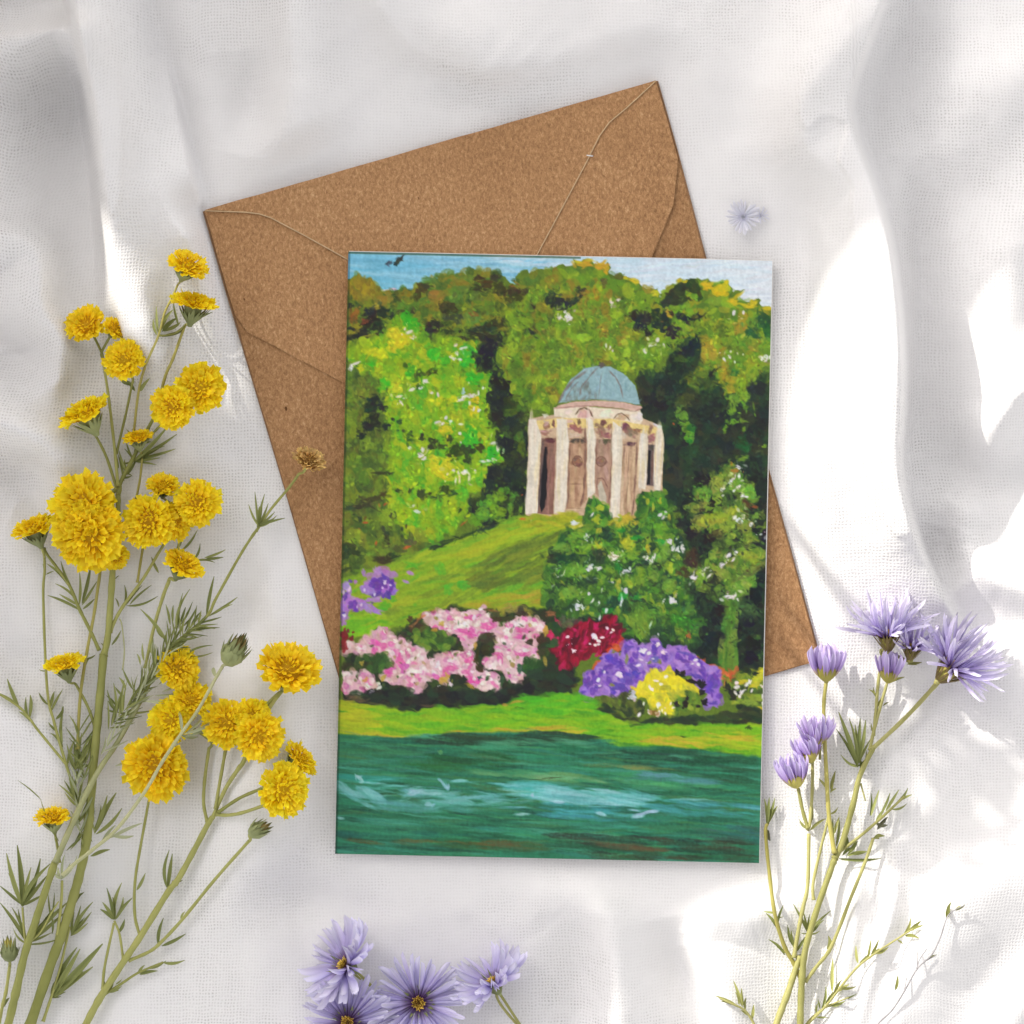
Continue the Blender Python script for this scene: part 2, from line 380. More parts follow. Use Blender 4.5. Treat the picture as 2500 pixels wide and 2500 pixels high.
def h_at(px, py):
    """height in mm looked up on the cloth grid"""
    px = np.atleast_1d(np.asarray(px, float)); py = np.atleast_1d(np.asarray(py, float))
    i = np.clip(np.searchsorted(gx, px) - 1, 0, len(gx) - 2); j = np.clip(np.searchsorted(gy, py) - 1, 0, len(gy) - 2)
    fx = np.clip((px - gx[i]) / (gx[i + 1] - gx[i]), 0, 1); fy = np.clip((py - gy[j]) / (gy[j + 1] - gy[j]), 0, 1)
    return (GH[j, i] * (1 - fx) + GH[j, i + 1] * fx) * (1 - fy) + (GH[j + 1, i] * (1 - fx) + GH[j + 1, i + 1] * fx) * fy
def build_cloth():
    ny, nx = GX.shape
    V = np.empty((ny * nx, 3), np.float32)
    z = GH.ravel() * MM
    k = (CAM_H - z) / CAM_H * PXM
    V[:, 0] = (GX.ravel() - 1250) * k; V[:, 1] = (1250 - GY.ravel()) * k; V[:, 2] = z
    i = (np.arange(ny - 1)[:, None] * nx + np.arange(nx - 1)[None, :]).ravel()
    F = np.stack([i, i + nx, i + nx + 1, i + 1], 1).astype(np.int32)
    me = bpy.data.meshes.new('linen_cloth')
    me.vertices.add(len(V)); me.vertices.foreach_set('co', V.ravel())
    me.loops.add(F.size); me.loops.foreach_set('vertex_index', F.ravel())
    me.polygons.add(len(F)); me.polygons.foreach_set('loop_start', np.arange(0, F.size, 4, dtype=np.int32))
    me.polygons.foreach_set('loop_total', np.full(len(F), 4, np.int32))
    me.update(); me.validate(); me.shade_smooth()
    # thread coordinates: arc length along the cloth, so the weave follows the folds
    X3 = V[:, 0].reshape(ny, nx); Y3 = V[:, 1].reshape(ny, nx); Z3 = V[:, 2].reshape(ny, nx)
    du = np.sqrt(np.diff(X3, axis=1) ** 2 + (0.3 * np.diff(Z3, axis=1)) ** 2); dv = np.sqrt(np.diff(Y3, axis=0) ** 2 + (0.3 * np.diff(Z3, axis=0)) ** 2)
    U = np.concatenate([np.zeros((ny, 1)), np.cumsum(du, 1)], 1); U -= U[:, nx // 2:nx // 2 + 1]
    W_ = np.concatenate([np.zeros((1, nx)), np.cumsum(dv, 0)], 0); W_ -= W_[ny // 2:ny // 2 + 1, :]
    A = np.stack([U.ravel() * 1000, W_.ravel() * 1000, np.zeros(ny * nx)], 1).astype(np.float32)
    at = me.attributes.new('cloth_uv', 'FLOAT_VECTOR', 'POINT'); at.data.foreach_set('vector', A.ravel())
    o = link('linen_cloth', me, None, M_CLOTH)
    tag(o, 'rumpled white linen cloth with an open weave, spread under everything', 'cloth')
build_cloth()
def hz(px, py):
    return float(h_at(px, py)[0]) * MM

def build_ground():
    b = MB(); b.add([(-3, -3, -.045), (3, -3, -.045), (3, 3, -.045), (-3, 3, -.045)], [(0, 1, 2, 3)])
    o = b.build('ground', None, M_SOIL, smooth=False); tag(o, kind='structure')
build_ground()

# added unseen blocker, shaped to shade most of the cloth; stands up-sun
def build_shade_blocker():
    t = math.tan(SUN_EL); sx, sy = SUN_TRAVEL
    xw = -.45
    def top(px, py):                                    # blocker height and place that shade the cloth up to this pixel
        g = P(px, py); s = (g.x - xw) / sx
        return g.y - sy * s, s * t
    root = thing('shade_blocker', (xw, .2, -.045), 'unseen slab added to the left of the cloth to cast its shade', 'wall')
    prof = [(2750, -300), (2750, 300), (2740, 800), (2330, 850), (2080, 790), (1985, 880), (1950, 1000), (1935, 1300), (1930, 1700), (1900, 2000), (1930, 2120), (1700, 2260), (1650, 2420), (1580, 2700)]  # top outline of the added blocker follows the wanted shade edge
    pts = sorted(top(*p) for p in prof)
    hole_y, hole_z = top(425, 800)  # opening placed to let one sun patch onto the cloth
    ys = [pts[0][0] - .3] + [p[0] for p in pts] + [pts[-1][0] + .35]; zs = [pts[0][1] - .02] + [p[1] for p in pts] + [pts[-1][1]]
    def H(y): return float(np.interp(y, ys, zs))
    b = MB()
    cuts = sorted(set(ys + [hole_y - .009, hole_y + .040]))
    for y0, y1 in zip(cuts[:-1], cuts[1:]):
        spans = [(-.045, H)]
        if y0 >= hole_y - .0091 and y1 <= hole_y + .0401:
            spans = [(-.045, lambda y: hole_z - .012), (hole_z + .036, H)]
        for z0, hf in spans:
            v = [(xw - .03, y0, z0), (xw, y0, z0), (xw, y1, z0), (xw - .03, y1, z0), (xw - .03, y0, hf(y0)), (xw, y0, hf(y0)), (xw, y1, hf(y1)), (xw - .03, y1, hf(y1))]
            v = [Vector(a) - Vector(root.location) for a in v]
            b.add(v, [(3, 2, 1, 0), (4, 5, 6, 7), (0, 1, 5, 4), (1, 2, 6, 5), (2, 3, 7, 6), (3, 0, 4, 7)])
    b.build('blocker_slab', root, M_BLOCKER, smooth=False)
build_shade_blocker()

# ------------------------------------------------------------------ the printed picture on the card (flat print)
import numpy as np
CARD_O = (850.7, 614.5); CARD_W = 1036.0; CARD_H = 1470.5; CARD_A = math.radians(1.262)
PS = 0.46                                   # print samples per photo pixel

def lattice_noise(h, w, cell, rg, cy=None):
    cy = cy or cell
    gh, gw = int(h / cy) + 3, int(w / cell) + 3
    g = rg.random((gh, gw))
    y = np.arange(h) / cy; x = np.arange(w) / cell
    y0 = y.astype(int); x0 = x.astype(int)
    fy = (y - y0)[:, None]; fx = (x - x0)[None, :]
    fy = fy * fy * (3 - 2 * fy); fx = fx * fx * (3 - 2 * fx)
    a = g[y0][:, x0]; b = g[y0][:, x0 + 1]; c = g[y0 + 1][:, x0]; d = g[y0 + 1][:, x0 + 1]
    return (a * (1 - fx) + b * fx) * (1 - fy) + (c * (1 - fx) + d * fx) * fy

def paint_card():
    rg = np.random.default_rng(11)
    W = int(CARD_W * PS); H = int(CARD_H * PS)
    ca, sa = math.cos(CARD_A), math.sin(CARD_A)
    C = np.zeros((H, W, 3)); C[:] = (.30, .40, .16)
    wobx = (lattice_noise(H, W, 9, rg) - .5) * 1.3 + (lattice_noise(H, W, 4, rg) - .5) * .8
    woby = (lattice_noise(H, W, 9, rg) - .5) * 1.3 + (lattice_noise(H, W, 4, rg) - .5) * .8
    fine = lattice_noise(H, W, 2.2, rg) - .5

    wk = [1.0]
    def tc(p):
        dx, dy = p[0] - CARD_O[0], p[1] - CARD_O[1]
        return ((dx * ca + dy * sa) * PS, (-dx * sa + dy * ca) * PS)
    def mp(k, pts):
        ox, oy, s = k
        return [(ox + s * u, oy + s * v) for u, v in pts]
    S1 = 560 / 1932
    K1 = (800, 600, S1); K2 = (1340, 600, S1); K3 = (800, 1150, S1); K4 = (1340, 1150, S1)
    K5 = (800, 1650, S1); K6 = (1340, 1650, S1)
    KT = (1260, 880, 400 / 1932); KP = (840, 1480, 560 / 1932); KU = (1340, 1480, 540 / 1932)
    def col(c):
        return np.array(c, float) / 255
    def polymask(pts, soft, wob):
        q = np.array([tc(p) for p in pts])
        pad = 6 + wob * 2
        x0 = max(0, int(q[:, 0].min() - pad)); x1 = min(W, int(q[:, 0].max() + pad) + 1)
        y0 = max(0, int(q[:, 1].min() - pad)); y1 = min(H, int(q[:, 1].max() + pad) + 1)
        if x1 <= x0 or y1 <= y0: return None
        X, Y = np.meshgrid(np.arange(x0, x1) + .5, np.arange(y0, y1) + .5)
        X = X + wobx[y0:y1, x0:x1] * wob * wk[0]; Y = Y + woby[y0:y1, x0:x1] * wob * wk[0]
        inside = np.zeros(X.shape, bool); d2 = np.full(X.shape, 1e9)
        n = len(q)
        for i in range(n):
            ax, ay = q[i]; bx, by = q[(i + 1) % n]
            if ay != by:
                c = ((ay > Y) != (by > Y)) & (X < (bx - ax) * (Y - ay) / (by - ay) + ax)
                inside ^= c
            ex, ey = bx - ax, by - ay; L = ex * ex + ey * ey + 1e-9
            t = np.clip(((X - ax) * ex + (Y - ay) * ey) / L, 0, 1)
            d2 = np.minimum(d2, (X - ax - t * ex) ** 2 + (Y - ay - t * ey) ** 2)
        sd = np.sqrt(d2) * np.where(inside, 1, -1)
        return x0, x1, y0, y1, np.clip(.5 + sd / soft, 0, 1)
    def poly(pts, c, soft=1.2, wob=3.0, a=1.0, c2=None, ang=90):
        m = polymask(pts, soft, wob)
        if m is None: return
        x0, x1, y0, y1, k = m
        cc = col(c) * np.ones(k.shape + (3,))
        if c2 is not None:
            yy = (np.arange(y0, y1) - y0) / max(1, y1 - y0 - 1); xx = (np.arange(x0, x1) - x0) / max(1, x1 - x0 - 1)
            t = (yy[:, None] * np.ones(k.shape) if ang == 90 else xx[None, :] * np.ones(k.shape))[..., None]
            cc = cc * (1 - t) + col(c2) * t
        cc = cc * (1 + .10 * fine[y0:y1, x0:x1, None])
        k = (k * a)[..., None]
        C[y0:y1, x0:x1] = C[y0:y1, x0:x1] * (1 - k) + cc * k
    def dab(x, y, L, B, ang, c, a=.9, br=.35, pxl=True):
        if pxl: x, y = tc((x, y))
        L *= PS; B *= PS
        R = max(L, B) + 3
        x0 = max(0, int(x - R)); x1 = min(W, int(x + R) + 1); y0 = max(0, int(y - R)); y1 = min(H, int(y + R) + 1)
        if x1 <= x0 or y1 <= y0: return
        X = np.arange(x0, x1)[None, :] + .5 - x + wobx[y0:y1, x0:x1] * 1.6 * wk[0]
        Y = np.arange(y0, y1)[:, None] + .5 - y + woby[y0:y1, x0:x1] * 1.6 * wk[0]
        cs, sn = math.cos(ang), math.sin(ang)
        p = X * cs + Y * sn; q = -X * sn + Y * cs
        r = np.sqrt((p / max(L, .6)) ** 2 + (q / max(B, .6)) ** 2)
        k = np.clip((1 - r) * min(L, B) * .9 + .25, 0, 1)
        st = 1 - br * (.5 + fine[y0:y1, x0:x1] * .8 + .3 * np.sin(q * 1.7 + x * 7.3 + np.sin(p * .35 + y) * 1.5))
        k = (k * a * st)[..., None]
        C[y0:y1, x0:x1] = C[y0:y1, x0:x1] * (1 - k) + col(c) * (1 + .08 * fine[y0:y1, x0:x1, None]) * k
    def fill(pts, pal, n, ln=(8, 16), ratio=(.35, .8), ang=0, dev=3.0, a=(.5, .95), br=.35, wt=None):
        m = polymask(pts, 1.0, 3)
        if m is None: return
        x0, x1, y0, y1, k = m
        ys, xs = np.nonzero(k > .5)
        if len(xs) == 0: return
        for i in rg.integers(0, len(xs), n):
            c = np.array(pal[rg.choice(len(pal), p=wt)], float) * (1 + rg.normal(0, .045)) + rg.normal(0, 3, 3)
            L = rg.uniform(*ln); B = L * rg.uniform(*ratio)
            dab(xs[i] + x0, ys[i] + y0, L, B, math.radians(ang + rg.normal(0, 1) * dev), np.clip(c, 5, 250), rg.uniform(*a), br, False)
    def dabs(k, lst, c, a=.95, br=.15, jit=6):
        for it in lst:
            u, v, L, B = it[:4]; an = it[4] if len(it) > 4 else 0
            (px, py), = mp(k, [(u, v)])
            cc = np.clip(np.array(c, float) + rg.normal(0, jit, 3), 3, 252)
            Lp, Bp = L * k[2], B * k[2]; an = math.radians(an)
            if min(Lp, Bp) < 5.2:
                dab(px, py, Lp, Bp, an, cc, a, br * .5); continue
            # a blob is laid down as several smaller touches, so its outline is uneven
            dab(px, py, Lp * .72, Bp * .72, an, cc, a, br * .5)
            for _ in range(int(5 + min(10, Lp * Bp / 40))):
                t = rg.uniform(0, 6.283); rr = rg.uniform(.45, .95)
                ox, oy = math.cos(t) * rr * Lp, math.sin(t) * rr * Bp
                f = rg.uniform(.28, .55)
                dab(px + ox * math.cos(an) - oy * math.sin(an), py + ox * math.sin(an) + oy * math.cos(an),
                    max(2.2, Lp * f), max(1.8, Bp * f * rg.uniform(.5, 1)), an + rg.normal(0, .5), np.clip(cc + rg.normal(0, jit, 3), 3, 252), a * rg.uniform(.7, 1), br * .5)
    def line(k, pts, w, c, a=.9, soft=1.0):
        P = mp(k, pts)
        for (ax, ay), (bx, by) in zip(P[:-1], P[1:]):
            L = math.hypot(bx - ax, by - ay)
            if L < .5: continue
            dab((ax + bx) / 2, (ay + by) / 2, L / 2 + w * k[2] * .45, w * k[2] / 2, math.atan2(by - ay, bx - ax), c, a, .15)

    def speckle(pts, n, ln=(2.5, 7), lo=.68, hi=1.42):
        """fine leaf touches, each taken from the colour already there"""
        m = polymask(pts, 1.0, 3)
        x0, x1, y0, y1, k = m; ys, xs = np.nonzero(k > .5)
        for i in rg.integers(0, len(xs), n):
            c = C[ys[i] + y0, xs[i] + x0] * 255 * rg.uniform(lo, hi) + rg.normal(0, 4, 3)
            dx, dy = rg.normal(0, 5, 2)
            L = rg.uniform(*ln)
            dab(xs[i] + x0 + dx, ys[i] + y0 + dy, L, L * rg.uniform(.3, .7), rg.uniform(0, 3.14), np.clip(c, 8, 245), rg.uniform(.45, .85), .2, False)
    # ---- sky
    poly([(840, 605), (1900, 605), (1900, 790), (840, 790)], (120, 184, 214), c2=(218, 230, 240), ang=0, wob=0)
    fill([(850, 610), (1330, 620), (1330, 700), (850, 740)], [(108, 176, 210), (132, 190, 216), (150, 202, 224), (120, 180, 208)], 190, (30, 80), (.05, .1), 3, 3, (.3, .6))
    fill([(1230, 625), (1890, 635), (1890, 780), (1400, 740)], [(205, 224, 238), (226, 234, 242), (190, 216, 234), (214, 222, 236)], 220, (20, 60), (.06, .14), -6, 6, (.3, .7))
    fill([(850, 612), (1000, 616), (1000, 740), (850, 730)], [(112, 178, 208)], 30, (30, 70), (.1, .2), 2, 3, (.3, .5))
    dabs(K1, [(510, 380, 80, 14, -6), (560, 365, 40, 12, 0)], (214, 196, 214))
    # bird
    dabs(K1, [(518, 152, 46, 22, -12)], (62, 74, 82), .75); dabs(K1, [(610, 120, 52, 28, -48), (575, 160, 26, 24, 40)], (44, 56, 62), .92)
    # ---- tree mass
    top = mp(K1, [(100, 330), (170, 300), (210, 265), (280, 250), (350, 275), (400, 330), (470, 392), (620, 365), (750, 375), (775, 330), (860, 310), (940, 270), (1000, 245), (1170, 240), (1220, 205), (1330, 215), (1430, 215), (1500, 260), (1530, 330), (1595, 330), (1600, 220), (1680, 210), (1690, 240), (1800, 210), (1862, 192)]) + \
        mp(K2, [(0, 200), (140, 170), (205, 180), (215, 135), (320, 130), (400, 150), (490, 135), (510, 230), (560, 260), (620, 240), (700, 300), (760, 330), (830, 370), (910, 370), (930, 420), (970, 420), (990, 350), (1080, 300), (1200, 290), (1250, 275), (1330, 285), (1420, 340), (1450, 310), (1500, 310), (1560, 370), (1630, 370), (1560, 460), (1690, 470), (1750, 460), (1780, 520), (1920, 520)])
    poly(top + [(1910, 2150), (800, 2150)], (98, 120, 42), wob=4)
    # upper-left trees
    zA = mp(K1, [(170, 310), (280, 260), (400, 340), (470, 400), (620, 375), (760, 385), (860, 320), (1000, 260), (1220, 220), (1430, 230), (1530, 340), (1700, 230), (1932, 200), (1932, 900), (1400, 1000), (900, 760), (600, 640), (160, 900)])
    fill(zA, [(112, 124, 36), (92, 120, 40), (132, 124, 36), (66, 92, 40), (124, 140, 40), (54, 76, 36), (76, 114, 46), (140, 128, 38)], 520, (9, 22), (.4, .9), 60, 50, (.5, .9))
    fill(mp(K1, [(180, 310), (280, 255), (390, 330), (390, 430), (260, 460), (180, 420)]), [(150, 134, 34), (166, 146, 32), (126, 110, 34), (140, 124, 40)], 70, (8, 16), (.3, .6), 80, 25)
    line(K1, [(180, 400), (200, 450), (290, 460), (380, 420), (400, 340), (360, 280)], 9, (118, 98, 34), .6)
    dabs(K1, [(430, 420, 60, 40), (520, 450, 50, 50), (350, 440, 80, 30), (660, 410, 60, 40), (930, 420, 80, 60), (1080, 330, 60, 40), (1120, 290, 60, 40), (440, 500, 60, 80), (900, 500, 60, 60)], (130, 122, 38), .6, .4)
    dabs(K1, [(1100, 380, 90, 50), (1080, 450, 60, 60), (1250, 430, 60, 50), (1200, 600, 80, 60), (1320, 540, 60, 40), (650, 520, 70, 40), (1180, 270, 90, 30), (850, 290, 80, 30), (950, 250, 50, 30)], (94, 122, 46), .75, .4)
    dabs(K1, [(800, 360, 50, 46), (830, 340, 60, 22), (760, 420, 40, 50), (1280, 280, 60, 24), (1400, 270, 55, 34), (1330, 330, 60, 40), (1290, 370, 100, 24), (1450, 370, 66, 56), (1560, 400, 90, 40), (1660, 390, 50, 40), (1580, 440, 80, 34), (1000, 540, 90, 60), (1060, 610, 80, 40), (720, 560, 30, 24), (620, 560, 60, 30)], (66, 62, 34), .85)
    dabs(K1, [(1830, 410, 60, 46), (1880, 430, 44, 60), (1760, 500, 100, 30, -18), (1700, 540, 60, 26, 10), (900, 680, 66, 60), (870, 740, 44, 50), (1000, 730, 90, 26, -6), (1130, 720, 26, 18), (1660, 680, 100, 60, 20), (1720, 720, 80, 40), (370, 620, 110, 44, -42), (460, 560, 60, 46), (300, 740, 80, 40, -20), (420, 690, 60, 50), (230, 770, 70, 30), (360, 550, 50, 40), (200, 700, 40, 20), (540, 600, 40, 34), (190, 520, 26, 36)], (38, 46, 40), .88)
    dabs(K1, [(1300, 700, 110, 40, -10), (1420, 660, 110, 36, -8), (1280, 760, 100, 34), (1380, 780, 120, 50), (1150, 780, 60, 22, 10)], (46, 56, 36), .85)
    line(K1, [(1210, 690), (1250, 690), (1290, 740), (1340, 750), (1400, 710)], 10, (108, 116, 96), .7)
    dabs(K1, [(230, 600, 40, 60, 20), (320, 640, 40, 30), (540, 660, 24, 20), (1240, 580, 50, 30), (1550, 350, 30, 10)], (156, 92, 46), .55, .4)
    # bright tree on the left
    zB = mp(K1, [(480, 760), (560, 650), (640, 580), (720, 620), (800, 760), (900, 790), (1060, 760), (1230, 850), (1260, 1000), (1380, 1080), (1390, 1250), (1370, 1400), (1430, 1580), (1490, 1690), (1480, 1830), (1380, 1910), (1360, 1960), (1220, 2080), (1150, 2300), (950, 2440), (640, 2460), (500, 2200), (480, 2050), (500, 1900), (500, 1750), (560, 1570), (500, 1400), (470, 1280), (440, 1180), (300, 1050), (160, 980), (160, 880), (400, 760)])
    poly(zB, (122, 162, 34), soft=6, wob=8)
    fill(zB, [(140, 178, 24), (112, 166, 32), (160, 182, 36), (92, 156, 36), (178, 182, 36), (122, 146, 32), (76, 164, 46), (132, 164, 28), (150, 170, 30)], 900, (8, 20), (.3, .7), 65, 40, (.45, .9))
    dabs(K1, [(580, 740, 70, 60, 20), (560, 850, 60, 50, 40), (620, 800, 70, 70), (400, 900, 90, 40, -10), (290, 1040, 40, 30), (460, 930, 40, 40), (940, 1300, 50, 40, 90), (1060, 1290, 50, 40), (1230, 1400, 50, 60), (1240, 1300, 40, 40), (1000, 1550, 60, 40), (1210, 1540, 40, 60), (900, 1850, 60, 70), (1000, 1880, 70, 90), (580, 1200, 50, 60)], (206, 196, 36), .72, .45)
    dabs(K1, [(720, 660, 44, 80, 80), (660, 600, 60, 50), (890, 920, 60, 60), (1180, 980, 60, 50, 30), (1230, 1110, 60, 60), (1000, 980, 50, 40), (700, 1060, 40, 60), (480, 1180, 40, 60), (1200, 1640, 80, 90), (1220, 1560, 50, 50), (1400, 1740, 60, 60), (1330, 1820, 70, 30), (1180, 880, 60, 60), (380, 1000, 50, 30)], (62, 164, 46), .8, .4)
    dabs(K1, [(760, 1180, 20, 44, 10), (770, 1070, 30, 56, 20), (890, 1060, 66, 34, -6), (780, 1090, 40, 26), (660, 1010, 16, 30, -20)], (66, 82, 32), .85)
    dabs(K1, [(390, 1310, 60, 44), (370, 1370, 66, 40), (460, 1370, 40, 36), (330, 1520, 60, 50), (400, 1480, 56, 60), (300, 1600, 60, 26, -20), (500, 1530, 40, 36), (560, 1460, 24, 16, 40), (410, 1310, 50, 36)], (34, 44, 40), .92)
    dabs(K1, [(610, 1490, 34, 26, 40), (700, 1580, 28, 40, 10), (640, 1560, 20, 16), (690, 1640, 30, 20), (590, 1560, 16, 14)], (44, 70, 44), .85)
    dabs(K1, [(800, 1620, 34, 40), (890, 1680, 54, 56), (960, 1690, 44, 34), (1030, 1620, 30, 40, -20), (1080, 1720, 60, 60), (1180, 1730, 60, 60, 40), (1280, 1700, 44, 40), (1190, 1800, 36, 44), (1030, 1760, 30, 20)], (54, 68, 34), .92)
    # white dabs, light tree
    wh = (222, 222, 216)
    dabs(K1, [(655, 700, 12, 16), (690, 730, 16, 34, 70), (712, 780, 18, 30, 70), (632, 748, 8, 10), (752, 752, 8, 12), (1080, 840, 12, 18), (1145, 870, 16, 36, 70), (1050, 950, 18, 34, 110), (1090, 910, 22, 26), (1115, 955, 14, 28, 70), (200, 1030, 34, 30), (240, 1000, 50, 14, -30), (205, 1055, 16, 16), (720, 1215, 36, 14, -30), (790, 1200, 24, 16, -30), (830, 1140, 18, 40, 110), (866, 1232, 14, 26, 120), (930, 1255, 14, 24), (610, 1270, 14, 36, 80), (615, 1320, 22, 18), (660, 1280, 22, 10, -25), (1120, 1300, 36, 20, -10), (1160, 1275, 30, 14, -20), (1225, 1270, 24, 46, 80), (1195, 1330, 10, 24), (1270, 1245, 12, 24), (1305, 1200, 12, 24), (1230, 1380, 12, 28), (1275, 1390, 18, 20)], wh, .92)
    dabs(K1, [(930, 1490, 26, 16, -20), (970, 1500, 20, 20), (1000, 1450, 14, 24, 40), (1030, 1480, 18, 26), (1125, 1500, 32, 14, -5), (800, 1720, 26, 24), (790, 1770, 30, 24, -30), (820, 1800, 20, 26), (690, 1708, 20, 16, 40), (1410, 1660, 16, 50, 80), (1440, 1700, 14, 40), (1330, 1820, 56, 16, -5), (1400, 1800, 22, 18), (1120, 1580, 14, 20), (1118, 1660, 8, 16), (1060, 1890, 14, 24), (1100, 1900, 12, 30), (1160, 1900, 30, 24), (1240, 1900, 14, 24)], wh, .88)
    dabs(K1, [(1145, 1230, 26, 36)], (160, 205, 205), .7)
    dabs(K3, [(1075, 80, 12, 40), (1110, 60, 12, 50), (1190, 60, 14, 50), (1150, 20, 26, 20)], (234, 228, 196), .85)
    dabs(K3, [(715, 295, 24, 12, -15), (745, 335, 36, 26), (1330, 300, 50, 26), (1300, 270, 16, 24), (1430, 255, 50, 14, -20), (1380, 280, 36, 14, -20)], (206, 214, 212), .85)
    # left shade strip
    zC = mp(K1, [(130, 1100), (300, 1080), (440, 1190), (450, 1330), (480, 1420), (540, 1570), (480, 1760), (500, 1932), (480, 2050), (500, 2200), (640, 2440), (960, 2440), (820, 2540), (600, 2620), (140, 2760), (120, 1932)])
    fill(zC, [(86, 116, 40), (110, 134, 42), (62, 84, 42), (96, 102, 42), (128, 150, 40), (74, 98, 46), (124, 128, 44)], 480, (9, 22), (.35, .8), 70, 40, (.45, .85))
    dabs(K1, [(390, 1310, 60, 44), (370, 1370, 66, 40), (460, 1370, 40, 36), (330, 1520, 60, 50), (400, 1480, 56, 60), (300, 1600, 60, 26, -20), (500, 1530, 40, 36)], (34, 44, 40), .9)
    dabs(K3, [(480, 20, 80, 26), (370, 240, 130, 40, -12), (260, 300, 130, 26, -6), (200, 320, 60, 20), (480, 210, 60, 26)], (58, 62, 36), .85)
    dabs(K3, [(550, 380, 36, 30, 30), (480, 510, 34, 60, -10), (500, 580, 26, 40), (190, 640, 80, 40, 30), (160, 700, 40, 60), (480, 750, 90, 44, -8), (570, 730, 60, 36), (260, 400, 40, 30), (230, 690, 60, 30), (630, 485, 14, 20), (660, 470, 10, 20), (160, 830, 50, 24, -20)], (54, 64, 38), .85)
    dabs(K3, [(250, 450, 60, 40), (690, 600, 60, 40), (600, 660, 60, 34)], (84, 100, 44), .7)
    dabs(K3, [(600, 170, 40, 26, 25), (700, 170, 20, 26), (740, 130, 40, 12, -40), (790, 200, 50, 46), (860, 190, 26, 20), (920, 220, 70, 22, -4), (1000, 160, 50, 44), (1060, 190, 40, 30), (1020, 270, 10, 26), (1190, 340, 16, 26, 30), (1110, 330, 30, 26, -30)], (56, 72, 36), .9)
    dabs(K3, [(490, 280, 24, 10, -30), (410, 610, 12, 26), (670, 640, 40, 12, -20), (320, 430, 30, 12), (1150, 440, 44, 8, -38), (1640, 412, 30, 7, -20)], (196, 92, 50), .75)
    # dark gap between trees and round the temple
    zD = mp(K1, [(1240, 960), (1300, 820), (1480, 780), (1500, 900), (1440, 1010), (1500, 1180), (1700, 1230), (1720, 1330), (1640, 1480), (1700, 1480), (1690, 1800), (1650, 2260), (1560, 2330), (1280, 2330), (1210, 2200), (1350, 2060), (1350, 1900), (1490, 1830), (1480, 1690), (1400, 1500), (1390, 1280), (1370, 1090), (1250, 1020)])
    fill(zD, [(28, 38, 42), (40, 56, 36), (32, 50, 46), (58, 74, 34), (26, 34, 40), (48, 62, 38)], 420, (9, 20), (.4, .8), 80, 40, (.6, .95))
    dabs(K1, [(1340, 900, 60, 80), (1330, 980, 60, 50), (1380, 840, 70, 50), (1460, 1170, 90, 60), (1450, 1450, 60, 70), (1560, 1260, 60, 40)], (30, 34, 38), .9)
    dabs(K1, [(1540, 1030, 130, 36, -16), (1500, 780, 40, 40), (1480, 880, 40, 30), (1480, 1090, 60, 24, 30), (1560, 1340, 80, 80)], (46, 64, 34), .85)
    dabs(K1, [(1640, 1700, 40, 90), (1620, 1600, 40, 60), (1540, 1410, 80, 40), (1500, 1590, 50, 30), (1640, 1350, 60, 50)], (84, 112, 40), .7, .5)
    # middle tree top
    zE = mp(K1, [(1560, 540), (1700, 420), (1860, 300), (1932, 220)]) + mp(K2, [(200, 200), (500, 250), (900, 400), (960, 500), (700, 560), (720, 720), (1040, 780), (1060, 880), (760, 1080), (560, 1020), (300, 1020), (100, 1280), (0, 1380)]) + mp(K1, [(1780, 1420), (1640, 1300), (1540, 1150), (1430, 1060), (1500, 850), (1540, 700)])
    fill(zE, [(110, 148, 36), (130, 162, 40), (96, 134, 40), (148, 168, 46), (86, 116, 42), (138, 124, 42), (118, 142, 38), (104, 142, 44)], 720, (8, 20), (.35, .8), 60, 45, (.45, .9))
    dabs(K2, [(280, 160, 80, 30), (430, 170, 70, 36, -10), (480, 200, 30, 50)], (196, 164, 40), .85, .4)
    dabs(K2, [(240, 140, 40, 14), (340, 130, 60, 12), (720, 300, 50, 30, 30), (900, 400, 40, 34), (650, 280, 30, 20)], (206, 190, 46), .8, .4)
    dabs(K2, [(600, 270, 44, 30), (470, 320, 36, 36), (470, 740, 30, 34)], (104, 92, 40), .8, .4)
    dabs(K2, [(20, 420, 50, 60), (60, 480, 90, 50, 10), (110, 490, 60, 60), (200, 470, 70, 36, -30), (270, 400, 40, 50)], (38, 54, 42), .85)
    dabs(K2, [(300, 400, 34, 36), (450, 690, 50, 50), (400, 400, 40, 60), (180, 800, 50, 24, 60), (230, 880, 24, 60, -30)], (160, 122, 44), .65, .5)
    dabs(K2, [(640, 820, 44, 40), (650, 920, 50, 44), (520, 930, 50, 50), (300, 780, 60, 50), (770, 1070, 36, 40), (640, 1010, 40, 40), (260, 980, 40, 30), (560, 580, 60, 40)], (158, 182, 52), .75, .4)
    dabs(K2, [(525, 470, 20, 34), (532, 510, 10, 22), (578, 458, 26, 14, -45), (85, 610, 24, 20, -30), (135, 565, 14, 20), (165, 620, 26, 50, 70), (160, 590, 26, 30), (480, 845, 10, 20), (518, 850, 8, 14), (540, 885, 10, 18), (870, 840, 34, 18, -35), (905, 800, 16, 22), (808, 890, 16, 26), (958, 845, 12, 22)], wh, .92)
    # right tree top
    zF = mp(K2, [(960, 430), (1000, 350), (1230, 290), (1420, 350), (1500, 320), (1600, 450), (1780, 520), (1890, 530), (1870, 1050), (1700, 1250), (1560, 1300), (1430, 1260), (1400, 1050), (1300, 1000), (1100, 1250), (1060, 880), (1060, 780), (760, 760), (700, 580), (900, 520)])
    fill(zF, [(120, 154, 36), (102, 140, 42), (140, 144, 42), (150, 138, 40), (82, 116, 42), (140, 164, 42), (110, 150, 44), (94, 128, 40)], 560, (8, 20), (.35, .8), 60, 45, (.5, .9))
